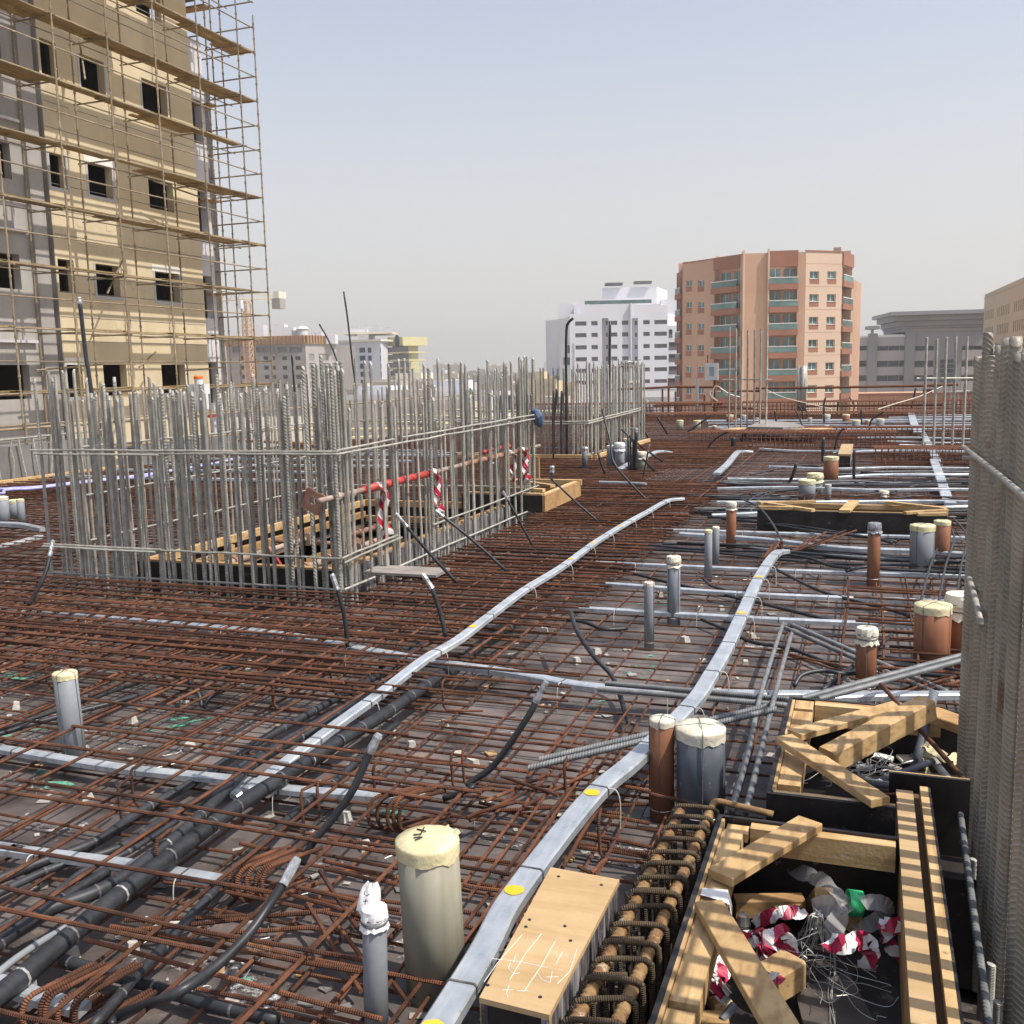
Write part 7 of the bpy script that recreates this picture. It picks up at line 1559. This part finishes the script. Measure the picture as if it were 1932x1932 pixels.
panes(wb_, F0, F1, ow, .35, m_shut)
# recessed strips
n_ = Vector((D_.y, -D_.x, 0))
for (x0, x1, dz, cw) in ((828, 915, 2.2, (880, 914)), (1215, 1310, 2.0, (1268, 1305))):
    A_, B_ = at_(x0), at_(x1); A2, B2 = (A_[0] - n_.x*dz, A_[1] - n_.y*dz), (B_[0] - n_.x*dz, B_[1] - n_.y*dz)
    oo = ops_px(A2, B2, [(U(cw[0]), U(cw[1]))], [(Vv(y0 - 8), Vv(y1 - 8)) for y0, y1 in rw]); mb = MB(); wallquad(mb, A2, B2, -12, ztop, oo, .3)
    wallquad(mb, A_, A2, -12, ztop, [], .1); wallquad(mb, B2, B_, -12, ztop, [], .1); mb.build('recess_wall', m_wh, wb_); panes(wb_, A2, B2, oo, .3, m_shut)
    zz0 = plan_z(U((x0+x1)/2), Vv(505), A_, B_); mb = MB(); wallquad(mb, A_, B_, zz0, ztop + .1, [], .2); mb.build('lintel_wall', m_wh, wb_)
slab_on(F0, F1, s(1205), s(1222), -12, ztop + .4, .9, -.002).build('fin', m_wh, wb_)
# left wing, right wing, roof bodies
L0, L1 = hor(U(75), DW + 22), hor(U(395), DW + 3)
mb = MB(); wallquad(mb, L0, L1, -12, plan_z(U(230), Vv(520), L0, L1), [], .2); mb.build('wall', m_wh, wb_)
def stack(x0, x1, y_, d0, dd, nm, mt=m_wh, z0=-12):
    a_, b_ = hor(U(x0), d0), hor(U(x1), d0); z = plan_z(U((x0+x1)/2), Vv(y_), a_, b_); mb = MB()
    return block([a_, b_, (b_[0], b_[1] + dd), (a_[0], a_[1] + dd)], z0, z).build(nm, mt, wb_)
stack(80, 420, 525, DW + 26, 30, 'left_wing'); stack(240, 455, 312, DW + 12, 14, 'left_tower'); stack(455, 625, 318, DW + 10, 12, 'left_tower'); stack(400, 1700, 450, DW + 3.2, 40, 'main_body')
stack(625, 1215, 322, DW + 3.1, 20, 'top_storey'); stack(1216, 1500, 325, DW + 3.0, 20, 'top_storey'); stack(833, 1560, 90, DW + 16, 16, 'penthouse'); stack(1500, 1612, 310, DW + 3.05, 8, 'step_block'); stack(1612, 1900, 250, DW + 20, 14, 'rear_block')
for (x0, x1, y0) in ((880, 1110, 28), (1268, 1495, 5)):
    a_, b_ = hor(U(x0), DW + 15), hor(U(x1), DW + 15); zt_ = plan_z(U(x0), Vv(y0), a_, b_); zb_ = plan_z(U(x0), Vv(y0 + 50), a_, b_)
    ac = slab_on(a_, b_, 0, math.dist(a_, b_), zb_ + .3, zt_, 0, 3.).build('cooling_unit', m_shut, wb_)
    for k in range(6): slab_on(a_, b_, math.dist(a_, b_)*(k + .12)/6, math.dist(a_, b_)*(k + .88)/6, zb_ + .6, zt_ - .3, .06, -.002).build('fan_grille', m_concd, ac)
a_, b_ = hor(U(600), DW + 3.3), hor(U(1500), DW + 3.3); zt_ = plan_z(U(900), Vv(265), a_, b_); slab_on(a_, b_, 0, math.dist(a_, b_)*.99, ztop + .5, zt_, .06, .06).build('roof_glass_rail', m_rail, wb_)
mb = MB(); mb.tube([(a_[0] + 33, a_[1] + 13.5, ztop + 4), (a_[0] + 33, a_[1] + 13.5, ztop + 10), (a_[0] + 36, a_[1] + 13.5, ztop + 10.5)], .35, 6); mb.tube([(a_[0] + 42, a_[1] + 13.5, ztop + 10), (a_[0] + 45, a_[1] + 13.5, ztop + 10)], .5, 6); mb.build('roof_duct', m_conc, wb_)
R0, R1 = hor(U(1706), DW + 1), hor(U(1960), DW + 1)
ob2 = ops_px(R0, R1, [(U(1722), U(1850))], [(Vv(y0), Vv(y0 + 108)) for y0 in (825, 985, 1150, 1312)]) + ops_px(R0, R1, [(U(1722), U(1770))], [(Vv(655), Vv(768))])
mb = MB(); wallquad(mb, R0, R1, -12, plan_z(U(1800), Vv(605), R0, R1), ob2, 1.2); mb.build('wall', m_wh, wb_); panes(wb_, R0, R1, ob2, 1.2, m_dkp, None, 'balcony_door'); 
for o in ob2: slab_on(R0, R1, o[0], o[1], o[2], o[2] + 1.0, .05, 0).build('balcony_rail', m_shut, wb_)
obl = ops_px(hor(U(200), DW + 1.5), F0, [(U(372), U(394))], [(Vv(575), Vv(660)), (Vv(712), Vv(818)), (Vv(868), Vv(975)), (Vv(1030), Vv(1133))])
bl0, bl1 = hor(U(255), DW + 2), hor(U(455), DW - .3)
obl = ops_px(bl0, bl1, [(U(360), U(446))], [(Vv(868), Vv(975))]) + ops_px(bl0, bl1, [(U(300), U(450))], [(Vv(1030), Vv(1133))])
mb = MB(); wallquad(mb, bl0, bl1, -12, plan_z(U(350), Vv(845), bl0, bl1), obl, 1.); mb.build('wall', m_wh, wb_); panes(wb_, bl0, bl1, obl, 1., m_shut, None, 'balcony_door')
a_, b_ = hor(U(1300), DW - 20), hor(U(1905), DW - 20)
op = ops_px(a_, b_, [(U(1350), U(1700)), (U(1715), U(1900))], [(Vv(1480), Vv(1565))]); mb = MB(); wallquad(mb, a_, b_, -12, plan_z(U(1600), Vv(1450), a_, b_), op, 2.); mb.build('wall', m_wh, wb_); panes(wb_, a_, b_, op, 2., m_dkp, None, 'podium_window')
block([a_, b_, (b_[0], b_[1] + 17), (a_[0], a_[1] + 17)], -12, plan_z(U(1600), Vv(1458), a_, b_)).build('podium', m_wh, wb_)

# --- grey office building
m_of = mat('office_grey', (.26, .245, .25), (.31, .29, .295), .1, .8, rnd=0); m_of2 = mat('office_band', (.36, .335, .325), (.41, .385, .37), .1, .8, rnd=0)
gb_ = empty('office_building', (*hor(1750, 240), -12), 'low grey office building with dark window bands and flared cornice', 'building')
X5 = lambda x: 1447.7 + .25066*x; Y5 = lambda y_: 452 + .25066*y_
A_, B_ = hor(X5(600), 245), hor(X5(1660), 240)
bands = [(800, 835), (912, 958), (1022, 1065)]
og = ops_px(A_, B_, [(X5(660), X5(750)), (X5(824), X5(1030)), (X5(1106), X5(1250)), (X5(1460), X5(1610))], [(Y5(y0), Y5(y1)) for y0, y1 in bands])
zl = plan_z(X5(800), Y5(738), A_, B_); zh = plan_z(X5(1300), Y5(690), A_, B_)
sA = plan_s(X5(1028), A_, B_); L = math.dist(A_, B_); dA = Vector((B_[0]-A_[0], B_[1]-A_[1], 0)).normalized(); M1 = (A_[0] + dA.x*sA, A_[1] + dA.y*sA)
mb = MB(); wallquad(mb, A_, M1, -12, zl, [o for o in og if o[1] <= sA + .1], .5); mb.build('wall', m_of2, gb_)
mb = MB(); wallquad(mb, M1, B_, -12, zh, [(o[0] - sA, o[1] - sA, o[2], o[3]) for o in og if o[0] > sA], .5); mb.build('wall', m_of, gb_)
panes(gb_, A_, B_, og, .5, m_dkp, None, 'window_band')
for o in og:
    k = 1
    while o[0] + 2.6*k < o[1]: slab_on(A_, B_, o[0] + 2.6*k, o[0] + 2.6*k + .12, o[2], o[3], -.40, .49).build('mullion', m_of, gb_); k += 1
for (x0, x1) in ((752, 822), (1030, 1104)): slab_on(A_, B_, plan_s(X5(x0), A_, B_), plan_s(X5(x1), A_, B_), -12, zl + 1. if x0 < 900 else zh, .5, -.002).build('pier', m_of, gb_)
for (y0, y1) in ((836, 908), (960, 1018), (1068, 1150)):
    for (x0, x1) in ((1106, 1250), (1460, 1640)): slab_on(A_, B_, plan_s(X5(x0), A_, B_), plan_s(X5(x1), A_, B_), plan_z(X5(1300), Y5(y1), A_, B_), plan_z(X5(1300), Y5(y0), A_, B_), .08, -.003).build('light_band', m_of2, gb_)
for k in range(5): 
    a_, b_ = plan_s(X5(1302), A_, B_), plan_s(X5(1405), A_, B_); z0 = plan_z(X5(1350), Y5(1075 - 36*k), A_, B_); z1 = plan_z(X5(1350), Y5(1075 - 36*k - 28), A_, B_); slab_on(A_, B_, a_, b_, z0, z1, .1, -.004).build('glazed_bay', m_dkp, gb_)
nA = Vector((dA.y, -dA.x, 0)); base_z = zh; steps = ((zh, 0.0, .8), (zh + .85, .35, .5), (zh + 1.4, .8, 1.2), (zh + 2.65, 1.8, 1.2), (zh + 3.9, 3.0, .9))
for (z, o_, h_) in steps: slab_on(A_, B_, sA - 1 - o_, L, z, z + h_, o_ + .3, 20).build('cornice', m_of, gb_)
slab_on(A_, B_, plan_s(X5(690), A_, B_), sA - .05, zl + .002, zl + .5, .1, 12).build('parapet', m_wt, gb_); a_, b_ = plan_s(X5(760), A_, B_), plan_s(X5(822), A_, B_)
slab_on(A_, B_, a_ + 1, b_ - 1, zl + 1.0, zl + 2., .3, 3).build('pier_cap', m_of, gb_); slab_on(A_, B_, a_ - .3, b_ + .3, zl + 2.002, zl + 2.8, 1.0, 4).build('pier_cap', m_of, gb_)
block([(A_[0], A_[1] + .8), (M1[0], M1[1] + .8), (M1[0], M1[1] + 30), (A_[0], A_[1] + 30)], -12, zl - .1).build('roof', m_of2, gb_); block([(M1[0] + .1, M1[1] + .8), (B_[0], B_[1] + .8), (B_[0], B_[1] + 30), (M1[0] + .1, M1[1] + 30)], -12, zh - .1).build('roof', m_of, gb_)
lw = empty('low_wall_building', (*hor(1700, 170), -12), 'long low brown walled building in front of the office building', 'building'); A_, B_ = hor(1585, 172), hor(1870, 165); zz0 = plan_z(1700, 746, A_, B_)
block([A_, B_, (B_[0], B_[1] + 25), (A_[0], A_[1] + 25)], -12, zz0).build('wall', m_or, lw); slab_on(A_, B_, 0, math.dist(A_, B_), zz0 + .002, zz0 + .4, .3, 1).build('parapet', m_br, lw)
for k in range(14): slab_on(A_, B_, 1 + 1.95*k, 1.08 + 1.95*k, -11, zz0 - .05, .03, -.001).build('wall_joint', m_br, lw)
# --- long beige building at the right edge, running away from the camera
lb = empty('long_beige_building', (*hor(1920, 200), -12), 'long beige building with rows of narrow windows at the right edge', 'building')
N0, N1 = hor(1852, 215), hor(2090, 118)
zN = plan_z(1852, Y5(440), N0, N1); LN = math.dist(N0, N1)
zN2 = plan_z(1931, Y5(240), N0, N1)
m_bg = mat('far_beige', (.46, .37, .255), (.52, .425, .30), .08, .85, rnd=0)
on_ = []
zr0 = plan_z(1870, Y5(520), N0, N1)
for k in range(4):
    zt_ = zr0 - 3.45*k; s_ = 2.0; c = 0
    while s_ < LN - 3:
        if c % 9 not in (6, 7): on_.append((s_, s_ + .95, zt_ - 1.9, zt_))
        s_ += 2.05; c += 1
mb = MB(); wallquad(mb, N0, N1, -12, (zN + zN2)/2, on_, .35); mb.build('wall', m_bg, lb); panes(lb, N0, N1, on_, .35, m_shut)
block([(N0[0] + .8, N0[1] + .6), (N1[0] + .8, N1[1] + .6), (N1[0] + 22, N1[1] + 12), (N0[0] + 22, N0[1] + 12)], -12, (zN + zN2)/2 - .3).build('roof', m_bg, lb)
E0_ = (N0[0] + 26, N0[1] + 14); mb = MB(); wallquad(mb, E0_, N0, -12, (zN + zN2)/2, [], .3); mb.build('end_wall', m_bg, lb)
slab_on(N0, N1, 0, LN, (zN + zN2)/2 - .9, (zN + zN2)/2 - .7, .12, -.002).build('cornice', m_bg, lb)

# --- far left: concrete frame under construction, white and yellow block, crane
X21 = lambda x: (680 + x*.26915)/1.54865; Y21 = lambda y_: (860 + y_*.26915)/1.54865
cb = empty('concrete_frame_building', (*hor(560, 350), -12), 'grey concrete building under construction with brown formwork on top', 'building')
A_, B_ = hor(X21(-60), 352), hor(X21(800), 348); C_ = hor(X21(1130), 362)
m_cg = mat('raw_concrete_far', (.20, .185, .175), (.27, .25, .235), .15, .85, rnd=0)
oc = ops_px(A_, B_, [(X21(340), X21(390)), (X21(418), X21(465)), (X21(540), X21(592)), (X21(682), X21(740)), (X21(220), X21(262)), (X21(90), X21(130))], [(Y21(y0), Y21(y0 + 42)) for y0 in (672, 775, 875, 975)])
ot = ops_px(A_, B_, [(X21(10), X21(90)), (X21(130), X21(230)), (X21(262), X21(320)), (X21(330), X21(470)), (X21(495), X21(600)), (X21(625), X21(760))], [(Y21(572), Y21(630))])
zw = plan_z(X21(400), Y21(545), A_, B_); mb = MB(); wallquad(mb, A_, B_, -12, zw, oc + ot, .6); mb.build('wall', m_cg, cb); panes(cb, A_, B_, oc, .6, m_inner); panes(cb, A_, B_, ot, 2.5, m_inner, None, 'opening_shade_sheet')  # dark sheets across the openings stand in for shaded rooms
oc2 = ops_px(B_, C_, [(X21(830), X21(890)), (X21(940), X21(1045)), (X21(1075), X21(1110))], [(Y21(y0), Y21(y0 + 75)) for y0 in (645, 745, 845, 945)]); mb = MB(); wallquad(mb, B_, C_, -12, zw, oc2, .6); mb.build('wall', m_of2, cb); panes(cb, B_, C_, oc2, 2., m_inner, None, 'opening_shade_sheet')
zf = plan_z(X21(400), Y21(455), A_, B_)
for (P_0, P_1) in ((A_, B_), (B_, C_)):
    L_ = math.dist(P_0, P_1); slab_on(P_0, P_1, 0, L_, zw + .002, zf, .6, 8).build('formwork_band', m_wooddk, cb); k = 0
    while k*1.5 < L_: slab_on(P_0, P_1, k*1.5, k*1.5 + .25, zw + .2, zf - .1, .9, -.602).build('formwork_rib', m_rustband, cb); k += 1
block([(A_[0], A_[1] + 1), (B_[0], B_[1] + 1), (C_[0], C_[1] + 1), (C_[0] - 8, C_[1] + 30), (A_[0], A_[1] + 30)], -12, zw - .1).build('floor_slab', m_cg, cb)
for (x0, x1, y0, y1, mt) in ((265, 355, 330, 450, m_wh), (460, 580, 325, 450, m_wh), (580, 680, 355, 430, m_wh), (660, 745, 390, 440, m_lilac), (865, 915, 400, 440, m_wh), (920, 980, 405, 450, m_wh), (1025, 1125, 435, 560, m_wh)):
    a_, b_ = hor(X21(x0), 356), hor(X21(x1), 356); slab_on(a_, b_, 0, math.dist(a_, b_), zf - 1 if y1 < 500 else zw, plan_z(X21(x0), Y21(y0), a_, b_), 0, 6).build('roof_block', mt, cb)
t_ = hor(X21(775), 356); MB().lathe(Vector((t_[0], t_[1], zf - .5)), [(1.9, 0), (1.9, 2.5), (2.3, 3.0), (1.6, 3.8), (.5, 4.1)], 12).build('water_tank', m_wt, cb)
yb_ = empty('white_yellow_building', (*hor(700, 405), -12), 'white block with dark square windows and yellow balcony tower', 'building')
m_yel = mat('yellow_render', (.50, .46, .25), (.56, .52, .30), .2, .8, rnd=0); m_navy = mat('navy_pane', (.03, .035, .055), (.06, .07, .10), 1, .15, rnd=.2)
A_, B_, C_ = hor(X21(1125), 408), hor(X21(1615), 402), hor(X21(1690), 412)
oy = ops_px(A_, B_, [(X21(1135), X21(1185)), (X21(1225), X21(1260)), (X21(1295), X21(1350)), (X21(1378), X21(1445)), (X21(1470), X21(1512)), (X21(1600), X21(1613))], [(Y21(y0), Y21(y0 + 55)) for y0 in (578, 665, 752, 840, 930)])
zw = plan_z(X21(1400), Y21(515), A_, B_); mb = MB(); wallquad(mb, A_, B_, -12, zw, oy, .5); mb.build('wall', m_wh, yb_); panes(yb_, A_, B_, oy, .5, m_navy)
mb = MB(); wallquad(mb, B_, C_, -12, zw, [], .5); mb.build('wall', m_wh, yb_); slab_on(A_, B_, -1, math.dist(A_, B_) + .5, zw + .002, zw + .8, .8, 30).build('cornice', m_tapew, yb_)
a_, b_ = hor(X21(1210), 412), hor(X21(1800), 412); z_ = plan_z(X21(1500), Y21(430), a_, b_); slab_on(a_, b_, 6, math.dist(a_, b_) - 12, zw + .8, z_, 0, 20).build('top_storey', m_wh, yb_); slab_on(a_, b_, 0, math.dist(a_, b_) - 2, z_ + .002, z_ + .7, 1.2, 22).build('cornice', m_tapew, yb_)
a_, b_ = hor(X21(1280), 418), hor(X21(1460), 418); slab_on(a_, b_, 0, math.dist(a_, b_), z_ + .7, plan_z(X21(1350), Y21(378), a_, b_), 0, 8).build('roof_room', m_wh, yb_)
for k in range(4): slab_on(a_, b_, 1 + 4.6*k, 4 + 4.6*k, plan_z(X21(1350), Y21(378), a_, b_) + .01, plan_z(X21(1350), Y21(345), a_, b_) + J(.8), 0, 2).build('cooling_unit', m_lilac, yb_)
T0, T1 = hor(X21(1692), 415), hor(X21(1855), 409); zt_ = plan_z(X21(1760), Y21(465), T0, T1)
slab_on(T0, T1, 0, math.dist(T0, T1), -12, zt_ - 18, -.5, 12).build('tower_core', m_yel, yb_); slab_on(T0, T1, 0, math.dist(T0, T1), plan_z(X21(1760), Y21(560), T0, T1), zt_, .0, 14).build('tower_head', m_yel, yb_); slab_on(T0, T1, 0, math.dist(T0, T1)*.6, -12, zt_ - 1, -2.5, 12).build('tower_back', m_yel, yb_)
c = qY(21, 1800, 505, T1[1] - .3); dT = Vector((T1[0]-T0[0], T1[1]-T0[1], 0)).normalized(); nT = Vector((dT.y, -dT.x, 0)); sC = plan_s(X21(1795), T0, T1); zC = plan_z(X21(1800), Y21(505), T0, T1); ctr = Vector((T0[0], T0[1], 0)) + dT*sC + Vector((0, 0, zC))
mb = MB(); mb.add([ctr + nT*.1 + dT*(1.9*math.cos(2*math.pi*k/16)*.8) + Vector((0, 0, 2.6*math.sin(2*math.pi*k/16))) for k in range(16)] + [ctr - nT*.1 + dT*(1.9*math.cos(2*math.pi*k/16)*.8) + Vector((0, 0, 2.6*math.sin(2*math.pi*k/16))) for k in range(16)], [tuple(range(16))] + [(k, 16 + k, 16 + (k+1) % 16, (k+1) % 16) for k in range(16)]); mb.build('round_window', m_navy, yb_)
for y0 in (632, 715, 800, 888, 970):
    z = plan_z(X21(1780), Y21(y0), T0, T1); fl_ = slab_on(T0, T1, -.2, math.dist(T0, T1) + 5, z - .5, z + .2, 1.6, 8).build('balcony', m_yel, yb_); slab_on(T0, T1, -.1, math.dist(T0, T1) + 4.8, z + .202, z + 2.2, 1.5, -1.4).build('balcony_rail', m_shut, fl_); slab_on(T0, T1, 6, 9, z + .202, z + 5, -.4, .6).build('balcony_door', m_navy, fl_)
# crane
cr = empty('tower_crane', (*hor(X21(175), 300), -12), 'orange and yellow tower crane behind the scaffold', 'crane'); m_cr = mat('crane_orange', (.50, .30, .17), (.56, .36, .22), 1, .6, rnd=.05)
cx, cy = hor(X21(180), 300); zt_ = plan_z(X21(180), Y21(100), (cx - 5, cy), (cx + 5, cy)); mb = MB(); w_ = .95
for (dx, dy) in ((-w_, -w_), (w_, -w_), (w_, w_), (-w_, w_)): mb.beam((cx + dx, cy + dy, -12), (cx + dx, cy + dy, zt_), .3, .3)
z = -12.
while z < zt_ - 1.8:
    for (a_, b_) in (((-w_, -w_), (w_, -w_)), ((w_, -w_), (w_, w_)), ((w_, w_), (-w_, w_)), ((-w_, w_), (-w_, -w_))): mb.beam((cx + a_[0], cy + a_[1], z), (cx + b_[0], cy + b_[1], z + 1.8), .18, .18); mb.beam((cx + a_[0], cy + a_[1], z), (cx + b_[0], cy + b_[1], z), .15, .15)
    z += 1.8
mb.build('mast', m_cr, cr); zj_ = plan_z(X21(180), Y21(55), (cx - 5, cy), (cx + 5, cy))
MB().box((cx - 1.6, cy - 2.2, zt_ - 1.5), (cx - .2, cy - .9, zt_ + 1.)).build('cab', m_wh, cr); MB().box((cx - .8, cy - .8, zt_), (cx + .8, cy + .8, zj_ - .5)).build('slewing_ring', m_cr, cr)
e_ = hor(X21(590), 300); w0 = hor(X21(480), 300); mb = MB()
for dz in (0, 2.): mb.beam((cx, cy, zj_ + dz), (e_[0], e_[1], zj_ + dz*.2), .35, .35); mb.beam((cx, cy, zj_ + dz), (cx - 45, cy + 6, zj_ + dz), .35, .35)
for k in range(28): mb.beam((cx - 1.6*k, cy + .21*k, zj_ + 2.*(k % 2)), (cx - 1.6*(k+1), cy + .21*(k+1), zj_ + 2.*((k+1) % 2)), .22, .22)
mb.build('jib', m_tapey, cr); MB().box((w0[0], w0[1] - 1, zj_ - 3), (e_[0], e_[1] + 1, zj_ + .0)).build('counterweight', m_conc, cr); MB().box((w0[0] + 1., w0[1] - 1.5, zj_ + .002), (e_[0], e_[1] + 1.5, zj_ + 2.0)).build('winch_house', m_tapew, cr)
# low city far off
m_city = mat('far_house', (.42, .36, .30), (.56, .50, .44), .02, .9, rnd=.25)
m_tow = MB(); tmats = [m_city, m_wh, m_tapew, m_of2, m_beige]
for i in range(110):
    u = R.uniform(650, 1060) if i < 64 else R.uniform(0, 1932); D = R.uniform(300, 1500) if i > 20 else R.uniform(180, 300); x, y_ = hor(u, D); w_ = R.uniform(8, 26); h_ = R.uniform(5, 12) + (D > 900)*R.choice((0, 0, 8, 16))
    mb = m_tow; mb.cur = R.choice((0, 0, 0, 1, 2, 3, 4)); mb.box((x - w_/2, y_ - w_/3, -12), (x + w_/2, y_ + w_/3, -12 + h_)); mb.box((x - w_/5, y_ - w_/6, -12 + h_ + .002), (x + w_/8, y_ + w_/6, -12 + h_ + 2.2)); mb.box((x - w_/2 - .2, y_ - w_/3 - .2, -12 + h_ - .6), (x + w_/2 + .2, y_ - w_/3 - .002, -12 + h_ + .5))
    for k in range(int(w_/3)): mb.box((x - w_/2 + .8 + 3*k, y_ - w_/3 - .06, -12 + h_ - 3), (x - w_/2 + 2.2 + 3*k, y_ - w_/3 - .003, -12 + h_ - 1.4))
tag(m_tow.build('low_town', tmats), 'hazy low town of flat roofed houses along the horizon', 'town', kind='stuff')

# ------------------------------------------------------------------ dusty air
HZ = .0005
mb = MB(); mb.box((-1500, -60, -13), (1500, 1900, 75)); hz = mb.build('haze', None or m_white); hz.data.materials.clear()
mh = bpy.data.materials.new('dusty_air'); mh.use_nodes = True; n = mh.node_tree.nodes; n.remove(n['Principled BSDF']); pv = n.new('ShaderNodeVolumePrincipled'); pv.inputs['Color'].default_value = (.98, .96, .94, 1); pv.inputs['Density'].default_value = HZ; pv.inputs['Anisotropy'].default_value = .3
mh.node_tree.links.new(pv.outputs[0], n['Material Output'].inputs['Volume']); hz.data.materials.append(mh); tag(hz, kind='stuff')

for o in bpy.data.objects:
    L_ = o.get('label')
    if L_ and not 4 <= len(L_.split()) <= 16: print('LABEL', len(L_.split()), L_)
